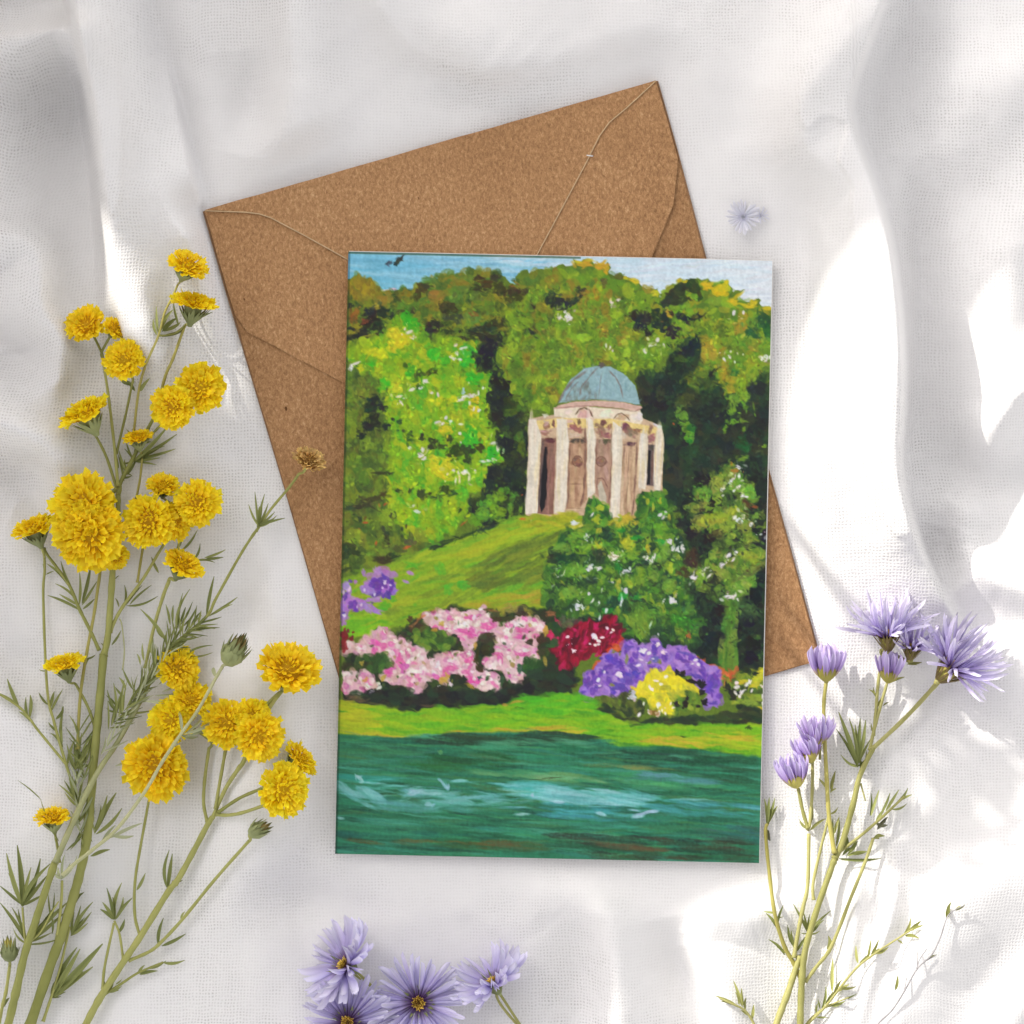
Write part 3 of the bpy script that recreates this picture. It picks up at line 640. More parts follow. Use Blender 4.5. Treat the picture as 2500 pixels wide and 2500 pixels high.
    dabs(K2, [(1150, 320, 60, 20, -10), (1330, 340, 60, 40, 20), (1440, 380, 60, 60), (1480, 340, 40, 50, 60), (1590, 420, 60, 16, -35), (1550, 480, 50, 30), (1720, 490, 40, 30), (1640, 500, 50, 14, 10), (1700, 520, 60, 16), (1840, 530, 50, 16), (1100, 300, 30, 20)], (206, 176, 34), .85, .35)
    dabs(K2, [(1330, 900, 70, 100), (1300, 800, 60, 60), (1610, 700, 60, 70), (1500, 1110, 70, 50, 30), (1530, 1200, 60, 50, 60), (1620, 600, 60, 50), (1480, 1010, 50, 40), (1460, 900, 50, 50), (1700, 860, 80, 20, 30), (1120, 780, 40, 20), (1200, 760, 60, 20)], (158, 136, 42), .6, .45)
    dabs(K2, [(1090, 390, 90, 60, -25), (1030, 450, 80, 50), (1200, 320, 50, 50), (1240, 380, 50, 80), (980, 500, 60, 46), (1110, 470, 80, 40)], (48, 66, 38), .88)
    dabs(K2, [(740, 600, 60, 50), (780, 660, 60, 70), (820, 600, 50, 60), (960, 660, 80, 80), (900, 590, 50, 50), (1040, 720, 60, 60), (830, 730, 40, 30), (1160, 645, 26, 26), (1230, 600, 90, 34, -5), (1130, 610, 70, 30, -10)], (32, 42, 44), .9)
    dabs(K2, [(1210, 430, 46, 40), (1060, 580, 60, 24, -35), (1150, 510, 50, 30, -30), (1190, 560, 50, 40), (1130, 680, 60, 30), (1390, 470, 60, 60)], (120, 158, 42), .85, .4)
    dabs(K2, [(1020, 580, 30, 46, -20)], (190, 160, 56), .8); dabs(K2, [(1034, 580, 16, 38, -20)], (34, 34, 34), .9)
    dabs(K2, [(1455, 720, 44, 70)], (92, 96, 44), .7, .5)
    dabs(K2, [(1810, 640, 80, 60), (1720, 740, 70, 60), (1840, 720, 60, 70), (1800, 580, 80, 20, 30)], (42, 84, 46), .85, .4)
    dabs(K2, [(1830, 790, 50, 30, -30), (1700, 650, 40, 60), (1640, 820, 50, 40)], (100, 140, 46), .7, .4)
    dabs(K2, [(1553, 575, 16, 22), (1632, 568, 14, 18), (1510, 620, 14, 4), (1598, 603, 4, 5), (1475, 963, 14, 22), (1522, 940, 18, 20), (1590, 913, 10, 14), (1562, 985, 9, 16), (1632, 918, 8, 8), (1790, 955, 20, 22), (1830, 960, 18, 34), (1825, 930, 20, 16), (1857, 940, 14, 18)], wh, .92)
    # dark wood on the right
    zG = mp(K2, [(760, 1090), (1000, 1080), (1080, 880), (1250, 780), (1280, 960), (1120, 1120), (1200, 1250), (1400, 1100), (1440, 1260), (1660, 1280), (1760, 1150), (1870, 1060), (1850, 1932), (1840, 2700), (1350, 2700), (1300, 2300), (960, 2200), (960, 1500), (800, 1470), (770, 1330)])
    poly(zG, (34, 54, 42), soft=8, wob=8, a=.85)
    fill(zG, [(26, 50, 42), (22, 36, 42), (36, 66, 42), (46, 56, 42), (28, 34, 38), (62, 62, 44), (34, 60, 48), (44, 76, 44)], 900, (9, 24), (.35, .8), 70, 50, (.45, .9))
    dabs(K2, [(1190, 860, 70, 50, -40), (1130, 900, 60, 30, -30), (1240, 800, 30, 50), (1060, 1000, 50, 60), (1370, 1090, 60, 24, -45), (850, 1290, 50, 50), (1020, 1180, 70, 50), (930, 1340, 90, 40)], (30, 36, 40), .9)
    dabs(K2, [(1200, 1120, 60, 60), (1120, 960, 60, 40), (1350, 1180, 60, 60), (1150, 1300, 60, 60), (1090, 1340, 40, 60)], (76, 96, 42), .7, .5)
    dabs(K2, [(1120, 1500, 60, 20, 10), (1180, 1590, 40, 80, 10), (1110, 1420, 44, 70, -20), (1150, 1540, 50, 50), (1560, 1300, 60, 50), (1640, 1340, 20, 60, -20), (1540, 1370, 50, 70), (1620, 1480, 50, 20), (1480, 1540, 24, 40), (1560, 1490, 40, 26), (1640, 1250, 40, 50), (1640, 1550, 26, 20, 40), (1720, 1350, 10, 40, -10), (1730, 1420, 10, 24, -20)], (112, 150, 46), .85, .35)
    dabs(K2, [(1200, 1540, 60, 40), (1180, 1650, 30, 30), (1560, 1080, 50, 30), (1640, 1700, 60, 50)], (34, 104, 50), .65, .5)
    dabs(K2, [(1810, 1690, 22, 18), (1640, 1800, 50, 30)], (120, 160, 50), .8)
    # lawn on the hill
    zH = mp(K3, [(180, 900), (500, 800), (850, 640), (1100, 570), (1300, 500), (1500, 430), (1690, 365), (1932, 350)]) + mp(K4, [(120, 360), (290, 375), (280, 480), (220, 620), (180, 800), (60, 980), (20, 1150)]) + mp(K3, [(1900, 1180), (1500, 1160), (1100, 1150), (880, 1190), (700, 1290), (500, 1330), (350, 1400), (90, 1400), (110, 900)])
    poly(zH, (132, 162, 40), soft=3, wob=3)
    fill(zH, [(126, 164, 38), (150, 168, 42), (108, 150, 40), (112, 134, 46), (164, 172, 46), (92, 166, 50), (136, 158, 42)], 420, (18, 50), (.08, .2), -20, 9, (.35, .75))
    fill(mp(K3, [(1150, 900), (1300, 760), (1520, 640), (1800, 540), (1932, 500), (1932, 900), (1750, 950), (1500, 1000), (1250, 960)]), [(96, 116, 48), (108, 126, 48), (86, 106, 46), (120, 134, 50)], 160, (16, 44), (.1, .22), -25, 8, (.4, .75))
    fill(mp(K3, [(1380, 540), (1700, 430), (1900, 460), (1600, 600), (1300, 700), (900, 760)]), [(172, 178, 44), (158, 174, 40), (140, 172, 44)], 70, (20, 46), (.08, .18), -20, 6, (.4, .7))
    dabs(K3, [(1000, 600, 130, 26, -24), (1180, 540, 120, 20, -22), (1360, 480, 120, 18, -18), (900, 630, 60, 18, -20)], (42, 66, 46), .85, .5)
    dabs(K3, [(1320, 320, 60, 90), (1550, 250, 30, 90, 15), (1420, 380, 90, 40), (1250, 410, 60, 50), (1500, 160, 50, 50)], (100, 150, 44), .6, .6)
    dabs(K3, [(1390, 250, 60, 60), (1450, 210, 60, 60), (1300, 350, 60, 40), (1430, 330, 70, 60), (1480, 420, 60, 30), (1540, 330, 24, 70), (1620, 340, 20, 60, 30), (1560, 400, 50, 16, -20)], (116, 158, 44), .72, .5)
    dabs(K3, [(1010, 1000, 46, 50), (1140, 960, 60, 40), (960, 830, 60, 50, 40), (720, 790, 90, 26, -10), (740, 1118, 16, 16), (480, 1140, 50, 50), (550, 1080, 30, 40), (200, 1240, 50, 40)], (86, 168, 48), .7, .4)
    fill(mp(K3, [(150, 1260), (440, 1210), (500, 1300), (330, 1380), (130, 1390)]), [(122, 176, 36), (104, 170, 38), (150, 178, 40)], 60, (14, 34), (.15, .3), -14, 8)
    fill(mp(K3, [(820, 1200), (1100, 1130), (1500, 1040), (1932, 1010), (1932, 1140), (1200, 1160), (760, 1260)]), [(168, 158, 46), (150, 152, 44), (140, 158, 42), (176, 140, 60)], 60, (16, 40), (.1, .25), -10, 8, (.4, .7))
    # ---- lilac flowers left
    dabs(K3, [(450, 900, 110, 90, 20), (400, 980, 100, 80), (520, 980, 80, 60, 30), (430, 850, 50, 40, 60), (540, 1000, 60, 40), (330, 1000, 50, 40), (310, 860, 20, 40), (240, 940, 20, 20), (400, 1080, 60, 30)], (158, 118, 190), .92, .3)
    dabs(K3, [(160, 970, 50, 40), (150, 1080, 50, 80), (260, 1110, 110, 50, 25), (350, 1150, 110, 34, 28), (150, 1190, 50, 60), (140, 1260, 30, 40), (410, 1190, 50, 12, 20)], (160, 124, 198), .92, .35)
    dabs(K3, [(440, 960, 70, 60), (490, 920, 60, 30, 40), (540, 960, 30, 60), (380, 960, 40, 30), (420, 1040, 60, 26), (500, 1040, 40, 40), (200, 930, 26, 16, 30), (220, 1130, 40, 50), (240, 1180, 30, 20), (150, 1060, 26, 40), (380, 1108, 14, 10), (140, 1190, 16, 16)], (104, 70, 160), .9, .3)
    dabs(K3, [(700, 860, 34, 16, 25), (665, 935, 34, 14, 20), (340, 940, 20, 14)], (170, 130, 200), .9)
    dabs(K3, [(490, 940, 20, 26), (460, 985, 14, 12), (320, 1000, 12, 16), (400, 1035, 10, 18), (180, 985, 22, 24), (130, 1020, 12, 24), (285, 1135, 14, 14), (150, 1210, 20, 26), (245, 1150, 8, 12), (530, 960, 14, 10)], (216, 200, 226), .9)
    # ---- bush on the right of the lawn
    zI = mp(K4, [(300, 330), (400, 190), (480, 300), (520, 400), (720, 420), (760, 170), (880, 120), (1000, 250), (1060, 400), (1120, 560), (1180, 800), (1200, 1050), (1320, 1350), (1150, 1500), (700, 1450), (420, 1280), (0, 1220), (-40, 1050), (-20, 800), (60, 640), (160, 450), (280, 480)])
    poly(zI, (62, 96, 46), soft=6, wob=8)
    fill(zI, [(62, 110, 42), (92, 138, 46), (118, 156, 52), (46, 80, 46), (32, 62, 48), (140, 164, 56), (78, 126, 46), (38, 70, 50), (56, 90, 44)], 950, (8, 20), (.4, .9), 70, 50, (.5, .92))
    fill(mp(K4, [(150, 1230), (420, 1270), (700, 1430), (1200, 1480), (1350, 1300), (1400, 1600), (600, 1500), (420, 1400)]), [(30, 50, 44), (36, 66, 44), (26, 38, 40), (50, 84, 46)], 200, (9, 22), (.4, .8), 30, 50, (.6, .9))
    dabs(K4, [(60, 730, 80, 50), (150, 740, 90, 36), (420, 700, 50, 70), (150, 950, 120, 30, -8), (360, 920, 60, 30), (480, 540, 60, 60), (900, 830, 36, 120, 10), (760, 800, 60, 30), (1090, 600, 36, 80), (560, 1100, 60, 60), (760, 1060, 80, 50), (480, 350, 40, 70)], (36, 60, 46), .85, .3)
    dabs(K4, [(400, 300, 44, 44), (420, 320, 26, 30), (870, 310, 22, 56), (920, 250, 24, 30), (1005, 390, 18, 34), (420, 490, 34, 50), (800, 240, 30, 40), (240, 870, 24, 30), (430, 620, 30, 60), (680, 950, 24, 44), (580, 960, 26, 60), (660, 600, 60, 70, 60), (830, 660, 30, 40), (1030, 820, 26, 50), (1060, 1030, 24, 40), (1080, 720, 20, 30), (120, 940, 12, 36, -30), (330, 1160, 16, 30)], (168, 172, 54), .82, .35)
    dabs(K4, [(760, 900, 50, 90), (960, 700, 50, 90, 20), (880, 880, 70, 50, 30), (1020, 960, 50, 70), (840, 1060, 70, 40, 50), (230, 840, 80, 60), (200, 1020, 90, 60, 20), (90, 640, 80, 40), (940, 480, 60, 70, 30), (340, 460, 50, 50), (590, 720, 60, 50), (200, 580, 60, 40), (700, 700, 60, 50), (260, 650, 100, 40)], (112, 152, 52), .8, .45)
    dabs(K4, [(590, 810, 30, 60, -40), (440, 400, 30, 60), (610, 500, 50, 24), (620, 1050, 40, 50), (740, 560, 60, 30), (940, 600, 40, 30), (500, 1180, 50, 40), (740, 1060, 50, 30)], (36, 142, 52), .75, .4)
    fill(mp(K4, [(680, 1220), (820, 1180), (850, 1260), (800, 1420), (740, 1380), (690, 1300)]), [(104, 140, 50), (86, 126, 46), (126, 152, 56)], 50, (10, 24), (.2, .4), 60, 14)
    dabs(K4, [(1130, 1270, 130, 40, 8), (1250, 1340, 70, 50, 30), (1060, 1230, 60, 30), (1180, 1170, 60, 50), (1280, 1390, 60, 24)], (74, 118, 46), .8, .5)
    # ---- right tree with trunk
    zR = mp(K4, [(1100, 380), (1240, 100), (1500, -80), (1760, -80), (1850, 100), (1830, 1690), (1480, 1680), (1240, 1480), (1330, 1330), (1190, 1050), (1180, 700)])
    poly(zR, (30, 46, 40), soft=6, wob=8, a=.9)
    fill(zR, [(26, 34, 38), (34, 56, 42), (24, 44, 40), (54, 60, 44), (40, 72, 44), (22, 28, 34)], 420, (8, 20), (.35, .8), 70, 50, (.5, .9))
    zJ = mp(K4, [(1240, 170), (1380, 60), (1500, -60), (1640, -20), (1740, 220), (1790, 420), (1850, 500), (1700, 620), (1850, 780), (1700, 860), (1720, 1000), (1600, 1130), (1420, 1120), (1300, 1150), (1330, 1020), (1180, 950), (1180, 860), (1330, 760), (1440, 600), (1240, 500), (1220, 430), (1340, 330), (1180, 340)])
    fill(zJ, [(110, 140, 52), (138, 164, 60), (74, 112, 46), (96, 130, 50), (124, 150, 54), (60, 84, 44), (142, 140, 70)], 380, (8, 20), (.35, .8), 30, 50, (.55, .92))
    dabs(K4, [(1400, 400, 130, 36, -8), (1340, 440, 110, 30, -10), (1560, 340, 90, 30, -10), (1660, 700, 100, 40, 10), (1740, 760, 90, 30, 10)], (150, 164, 58), .8, .5)
    dabs(K4, [(1300, 190, 60, 50), (1590, 100, 50, 80), (1680, 170, 50, 60), (1740, 380, 30, 40)], (112, 152, 54), .8, .4)
    dabs(K4, [(1290, 70, 80, 60), (1360, 280, 40, 36), (1350, 350, 50, 20, -15), (1190, 530, 50, 50), (1180, 450, 40, 20), (1390, 575, 30, 26), (1270, 650, 26, 22), (1310, 655, 18, 16), (1620, 520, 20, 30), (1570, 580, 30, 22, -35), (1800, 540, 60, 50), (1740, 500, 40, 30), (1430, 1180, 50, 60), (1400, 1260, 60, 40), (1720, 1100, 80, 120), (1760, 900, 70, 70), (1580, 1320, 40, 50), (1560, 1540, 26, 36), (1700, 1250, 90, 70), (1700, 1560, 60, 60), (1380, 1450, 70, 90), (1720, 1450, 80, 60), (1340, 560, 50, 40)], (22, 28, 34), .9, .2)
    dabs(K4, [(1190, 740, 60, 90, 10), (1130, 850, 50, 50), (1410, 520, 60, 40), (1660, 280, 60, 30, 30), (1290, 330, 40, 16), (1630, 1040, 40, 20, -20)], (72, 60, 44), .75, .4)
    poly(mp(K4, [(1480, 1080), (1600, 1080), (1570, 1400), (1575, 1680), (1440, 1680), (1470, 1400)]), (92, 126, 50), soft=3, wob=4)
    fill(mp(K4, [(1490, 1080), (1600, 1080), (1575, 1680), (1450, 1680)]), [(104, 134, 54), (82, 122, 46), (124, 136, 62), (70, 112, 44)], 50, (20, 44), (.12, .25), 94, 4)
    dabs(K4, [(1460, 1320, 60, 20, 90), (1450, 1580, 70, 24, 90)], (70, 130, 46), .7, .4)
    fill(mp(K4, [(1540, 960), (1700, 880), (1720, 960), (1660, 1060), (1560, 1050)]), [(108, 150, 56), (90, 134, 52), (132, 160, 70)], 40, (8, 18), (.3, .6), 40, 50)
    fill(mp(K4, [(1610, 1100), (1680, 1110), (1770, 1200), (1700, 1250), (1630, 1200)]), [(84, 116, 66), (60, 92, 52)], 24, (14, 30), (.1, .25), 38, 6, (.4, .7))
    fill(mp(K4, [(1590, 900), (1840, 740), (1840, 790), (1650, 920)]), [(92, 104, 56), (116, 128, 62)], 24, (16, 34), (.1, .2), -25, 8, (.4, .7))
    dabs(K4, [(1750, 1400, 50, 28, 10), (1780, 1540, 40, 20)], (74, 120, 50), .7)
    w4 = (232, 230, 230)
    dabs(K4, [(1590, 1870 - 1900, 1, 1), (1530, 100, 30, 24, -30), (1555, 60, 12, 40, 30), (1600, 40, 14, 22), (1450, 155, 24, 20, -20), (1590, 130, 22, 22), (1555, 165, 22, 12, -40), (1630, 205, 22, 24), (1660, 215, 20, 14), (1560, 395, 26, 24), (1590, 415, 34, 26), (1630, 395, 18, 24), (1670, 405, 22, 5, 35), (1700, 450, 16, 24, 20), (1780, 528, 16, 10, -30), (1745, 535, 6, 5), (1815, 510, 8, 4), (1505, 708, 26, 16, -35), (1572, 692, 20, 22), (1545, 750, 24, 10, -45), (1465, 790, 36, 18, -40), (1215, 900, 40, 22), (1230, 850, 6, 40, 15), (1298, 855, 18, 46, 15), (1355, 848, 14, 12), (1352, 882, 36, 10, -40), (1510, 1062, 44, 20), (1555, 1050, 16, 34, 30), (1490, 1065, 30, 12), (1587, 1082, 18, 12, 40)], w4, .95)
    dabs(K4, [(215, 450, 34, 22, -20), (205, 465, 18, 26), (272, 455, 26, 16, -45), (365, 370, 10, 34, 30), (345, 375, 14, 10), (310, 555, 20, 34, 10), (360, 595, 5, 26, 10), (940, 370, 12, 36, 20), (970, 350, 20, 20), (915, 360, 8, 14), (1015, 595, 28, 28), (1042, 645, 18, 34), (1085, 660, 22, 24), (1122, 650, 16, 42), (810, 735, 18, 26, -20), (855, 765, 22, 22), (880, 730, 16, 40, 20), (345, 810, 30, 34), (420, 825, 20, 26, 20), (330, 825, 14, 14), (640, 850, 50, 18, -35), (680, 815, 14, 18), (95, 880, 36, 8, -20), (130, 850, 5, 36, 15), (80, 820, 24, 4, -12), (60, 870, 20, 5, 40), (335, 1030, 18, 20), (365, 1095, 10, 34, 25), (418, 1110, 12, 26, 10), (450, 1000, 8, 30, 25), (647, 1010, 16, 30), (615, 1100, 12, 50, 8), (255, 1130, 40, 24), (235, 1140, 22, 32), (280, 1150, 20, 36), (485, 1175, 14, 30, 15), (428, 1230, 10, 30, 15), (962, 1100, 12, 30, 25), (1040, 1085, 36, 24), (1035, 1100, 18, 26), (855, 1290, 10, 34, 15), (1590, -30, 1, 1)], (222, 224, 226), .93)
    dabs(K4, [(550, 720, 50, 34, 10), (520, 700, 24, 24)], (240, 226, 214), .95); line(K4, [(505, 690), (540, 715), (590, 715), (605, 695)], 7, (130, 84, 60), .8)
    dabs(K2, [(1593, 1870, 30, 26)], (226, 228, 226), .95); dabs(K2, [(1530, 1840, 12, 24), (1560, 1900, 40, 20)], (180, 120, 50), .6)
    dabs(K4, [(1730, 300, 30, 16, -10), (1170, 1390, 30, 30)], (186, 92, 52), .6)
    speckle(mp(K1, [(170, 420), (900, 420), (1932, 330), (1932, 1400), (1700, 1500), (1600, 2250), (900, 2450), (160, 2700)]), 3800)
    speckle(mp(K2, [(0, 330), (700, 400), (1000, 520), (1860, 620), (1850, 2100), (1300, 2150), (1000, 1450), (760, 1080), (0, 1300)]), 3000)
    # ---- temple
    wk[0] = .35
    tw = (226, 216, 196); ty = (224, 196, 128); tb = (150, 118, 96); td = (104, 82, 72)
    poly(mp(KT, [(120, 1820), (150, 700), (300, 660), (470, 640), (700, 640), (1480, 680), (1700, 770), (1740, 900), (1720, 1560), (1650, 1560), (1480, 1540), (1440, 1620), (1410, 1850), (1100, 1860), (1080, 1720), (850, 1620), (800, 1830), (200, 1840)]), (196, 168, 140), wob=2)
    poly(mp(KT, [(450, 560), (700, 540), (1460, 590), (1490, 700), (1450, 760), (1100, 700), (600, 690), (450, 660)]), (228, 212, 186), wob=2)
    poly(mp(KT, [(500, 510), (540, 400), (640, 230), (800, 100), (960, 70), (1110, 78), (1270, 160), (1400, 300), (1460, 520), (1250, 490), (950, 465), (700, 470)]), (140, 172, 178), wob=2)
    fill(mp(KT, [(520, 490), (640, 260), (800, 110), (1000, 80), (1270, 170), (1400, 320), (1450, 500), (950, 455)]), [(144, 178, 184), (132, 164, 174), (154, 186, 190), (126, 154, 164)], 90, (6, 16), (.2, .4), 80, 30, (.4, .8))
    fill(mp(KT, [(580, 470), (680, 330), (880, 280), (950, 440), (760, 460)]), [(124, 130, 124), (112, 112, 104), (136, 150, 146)], 34, (5, 12), (.25, .5), 110, 20, (.4, .7))
    for pts, w in (([(500, 500), (560, 380), (680, 230), (820, 130)], 40), ([(590, 440), (650, 340), (740, 240)], 20), ([(750, 420), (770, 320), (850, 210), (960, 90)], 26), ([(975, 440), (985, 300), (1005, 150)], 16), ([(1095, 130), (1170, 200), (1225, 290), (1260, 440)], 28)):
        line(KT, pts, w, (122, 106, 100), .75)
    line(KT, [(520, 490), (700, 462), (980, 455), (1250, 480)], 16, (112, 104, 96), .7)
    dabs(KT, [(1015, 55, 50, 40)], (98, 82, 84), .95)
    poly(mp(KT, [(450, 580), (500, 530), (700, 485), (950, 475), (1250, 490), (1460, 535), (1485, 560), (1440, 600), (1250, 570), (950, 545), (700, 555)]), (204, 168, 154), wob=2)
    line(KT, [(460, 570), (700, 540), (950, 540), (1200, 575), (1400, 600), (1460, 575)], 20, (140, 104, 98), .8)
    dabs(KT, [(800, 640, 90, 70), (1250, 680, 80, 50)], (196, 166, 150), .9)
    line(KT, [(700, 640), (740, 580), (800, 560), (860, 590), (905, 670)], 26, (88, 70, 54), .9)
    line(KT, [(1150, 690), (1190, 640), (1240, 625), (1300, 660), (1340, 710)], 20, (88, 70, 54), .9)
    dabs(KT, [(530, 640, 30, 16, 30), (620, 610, 60, 40), (1050, 630, 80, 50), (1420, 670, 50, 60)], (232, 220, 200), .7)
    dabs(KT, [(1450, 670, 40, 60)], (222, 212, 220), .7)
    # frieze
    poly(mp(KT, [(230, 720), (480, 680), (820, 690), (1120, 690), (1450, 750), (1680, 800), (1640, 880), (1400, 850), (1100, 800), (820, 800), (480, 790), (240, 830)]), ty, wob=2)
    dabs(KT, [(160, 750, 26, 50), (440, 740, 26, 50), (740, 730, 30, 44), (1020, 740, 40, 54, 20), (1300, 790, 60, 60)], (112, 86, 80), .9)
    dabs(KT, [(350, 770, 50, 60), (340, 850, 80, 34), (680, 790, 90, 40, 25), (740, 830, 60, 36), (1010, 830, 90, 50, 40), (1100, 780, 40, 40), (950, 760, 30, 34), (1350, 850, 80, 60, 30), (1420, 830, 50, 40), (1580, 830, 30, 70), (1590, 920, 70, 50), (1060, 890, 60, 40)], (142, 108, 98), .88, .35)
    dabs(KT, [(360, 740, 36, 40), (330, 840, 50, 12)], (196, 160, 158), .8)
    dabs(KT, [(680, 880, 80, 30), (1270, 900, 40, 40), (880, 700, 60, 30), (620, 720, 60, 24)], (206, 180, 168), .8)
    # openings
    poly(mp(KT, [(300, 920), (470, 920), (440, 1820), (250, 1800)]), (132, 102, 90), wob=2)
    poly(mp(KT, [(340, 1020), (375, 1020), (360, 1700), (300, 1790), (275, 1700), (285, 1400)]), (28, 26, 34), wob=1)
    line(KT, [(315, 930), (310, 1100), (290, 1400), (262, 1770)], 36, (100, 88, 86), .85)
    fill(mp(KT, [(380, 1010), (465, 1010), (440, 1800), (350, 1800)]), [(150, 114, 100), (126, 94, 84), (168, 134, 116), (140, 108, 96)], 40, (14, 30), (.1, .2), 92, 3)
    poly(mp(KT, [(640, 920), (840, 920), (830, 1640), (770, 1720), (590, 1760), (600, 1100)]), (170, 136, 112), wob=2)
    poly(mp(KT, [(930, 930), (1140, 930), (1110, 1720), (1050, 1700), (930, 1560)]), (168, 136, 118), wob=2)
    poly(mp(KT, [(1250, 950), (1430, 950), (1400, 1860), (1330, 1860), (1220, 1800), (1240, 1200)]), (190, 160, 132), wob=2)
    poly(mp(KT, [(1550, 990), (1640, 1000), (1620, 1480), (1530, 1470)]), (104, 92, 92), wob=2)
    poly(mp(KT, [(1550, 1060), (1585, 1060), (1575, 1460), (1535, 1460)]), (30, 28, 36), wob=1)
    for x0, x1, y0_ in ((330, 470, 950), (640, 830, 945), (930, 1130, 955), (1270, 1420, 985), (1560, 1630, 1020)):
        dabs(KT, [((x0 + x1) / 2, y0_, (x1 - x0) / 2, 36, 3)], (84, 72, 74), .92)
    fill(mp(KT, [(650, 990), (790, 990), (770, 1700), (620, 1740)]), [(176, 142, 114), (160, 126, 106), (196, 164, 134), (186, 150, 120)], 44, (12, 28), (.15, .3), 90, 6, (.4, .8))
    fill(mp(KT, [(940, 990), (1100, 990), (1080, 1380), (940, 1380)]), [(170, 138, 122), (182, 150, 134), (156, 124, 110)], 36, (12, 26), (.15, .3), 90, 6, (.4, .8))
    fill(mp(KT, [(1260, 1030), (1400, 1030), (1380, 1840), (1230, 1800)]), [(196, 166, 136), (176, 144, 118), (212, 184, 152), (160, 128, 106)], 50, (16, 34), (.08, .2), 92, 3, (.5, .85))
    for pts, w in (([(640, 990), (620, 1250), (620, 1500), (595, 1740)], 26), ([(810, 800), (815, 1000), (815, 1300), (795, 1550), (765, 1710)], 36), ([(1125, 820), (1125, 1200), (1110, 1500), (1080, 1720)], 26), ([(1275, 1000), (1270, 1200)], 24), ([(1420, 960), (1410, 1300), (1390, 1600), (1365, 1850)], 30), ([(945, 1000), (940, 1180)], 22), ([(1325, 1080), (1315, 1400), (1300, 1650)], 14), ([(1610, 1050), (1600, 1460)], 40)):
        line(KT, pts, w, (118, 92, 82), .85)
    line(KT, [(640, 1460), (770, 1455)], 18, (118, 90, 76), .85); line(KT, [(600, 1745), (770, 1740)], 12, (130, 98, 76), .8)
    for cx, cy, r in ((720, 1190, 62), (1000, 1190, 62)):
        dabs(KT, [(cx, cy, r, r)], (136, 104, 84), .9)
        line(KT, [(cx + r * math.cos(t) * .95, cy + r * math.sin(t) * .95) for t in [i * .7 for i in range(10)]], 20, (104, 78, 66), .8)
        dabs(KT, [(cx + 6, cy - 4, r * .5, r * .45)], (150, 116, 94), .9)
    line(KT, [(950, 1500), (960, 1400), (1010, 1385), (1040, 1420), (1080, 1500)], 22, (120, 92, 84), .85)
    poly(mp(KT, [(960, 1480), (1000, 1420), (1060, 1600), (1060, 1700), (980, 1640)]), (190, 180, 160), wob=2)
    # columns
    for q in ([(150, 700), (230, 700), (300, 900), (280, 1100), (250, 1800), (110, 1810), (140, 1300), (160, 900)], [(480, 690), (600, 700), (620, 950), (610, 1200), (600, 1500), (570, 1810), (450, 1800), (475, 1300)], [(820, 680), (900, 700), (930, 900), (925, 1300), (925, 1560), (840, 1620), (840, 1000)], [(1140, 720), (1240, 800), (1250, 1000), (1240, 1200), (1215, 1860), (1105, 1850), (1130, 1400)], [(1470, 860), (1550, 880), (1540, 1200), (1520, 1520), (1440, 1500), (1440, 1100)], [(1660, 840), (1710, 780), (1740, 900), (1720, 1300), (1690, 1560), (1625, 1510), (1630, 1200)]):
        poly(mp(KT, q), tw, wob=2)
        fill(mp(KT, q), [(228, 218, 200), (236, 226, 208), (212, 198, 174), (222, 208, 184), (226, 206, 164)], 34, (14, 34), (.08, .18), 91, 3, (.4, .8))
    for pts in ([(270, 950), (262, 1400), (235, 1800)], [(1445, 1100), (1440, 1480)], [(1640, 980), (1640, 1450)], [(1722, 850), (1700, 1400)], [(835, 700), (840, 860)], [(1160, 760), (1140, 860)]):
        line(KT, pts, 18, (228, 196, 130), .7)
    dabs(KT, [(340, 650, 40, 26), (1690, 780, 30, 22), (1640, 760, 40, 14, 20)], (214, 224, 218), .8)
    fill(mp(KT, [(120, 1830), (780, 1800), (780, 1960), (100, 1960)]), [(160, 164, 44), (142, 150, 42), (178, 174, 52)], 50, (10, 20), (.2, .4), 0, 10)
    fill(mp(KT, [(1100, 1850), (1430, 1840), (1430, 1960), (1100, 1960)]), [(196, 178, 60), (150, 154, 50), (176, 164, 54)], 26, (8, 18), (.3, .5), 0, 20)
    wk[0] = 1.0
    # bush tips in front of the temple
    fill(mp(KT, [(890, 1610), (950, 1570), (1000, 1680), (1110, 1780), (1100, 1940), (800, 1940), (840, 1760)]), [(66, 124, 46), (92, 146, 50), (44, 92, 48), (120, 156, 56)], 60, (6, 12), (.5, .9), 80, 40, (.6, .9))
    dabs(KT, [(980, 1740, 50, 50), (950, 1870, 60, 50), (1540, 1660, 22, 50), (1690, 1660, 30, 40), (1610, 1730, 26, 70)], (168, 176, 52), .85)
    fill(mp(KT, [(1450, 1640), (1500, 1540), (1620, 1500), (1680, 1560), (1760, 1700), (1820, 1900), (1420, 1920)]), [(66, 118, 44), (86, 140, 48), (50, 98, 46), (40, 74, 46), (110, 150, 52)], 90, (6, 13), (.5, .9), 80, 40, (.6, .9))
    dabs(KT, [(1540, 1660, 22, 40), (1690, 1660, 28, 40), (1610, 1730, 24, 60), (1800, 1850, 24, 40)], (166, 178, 54), .85)
    dabs(KT, [(890, 1820, 34, 14, -50), (690, 1920, 60, 30), (1690, 1820, 36, 20, -30), (1730, 1850, 20, 40, 30), (1760, 1790, 20, 30)], (222, 224, 226), .92)
    dabs(KT, [(70, 1870, 50, 12, -20), (60, 1590, 20, 10, -40), (1850, 750, 14, 18)], (200, 96, 52), .8)
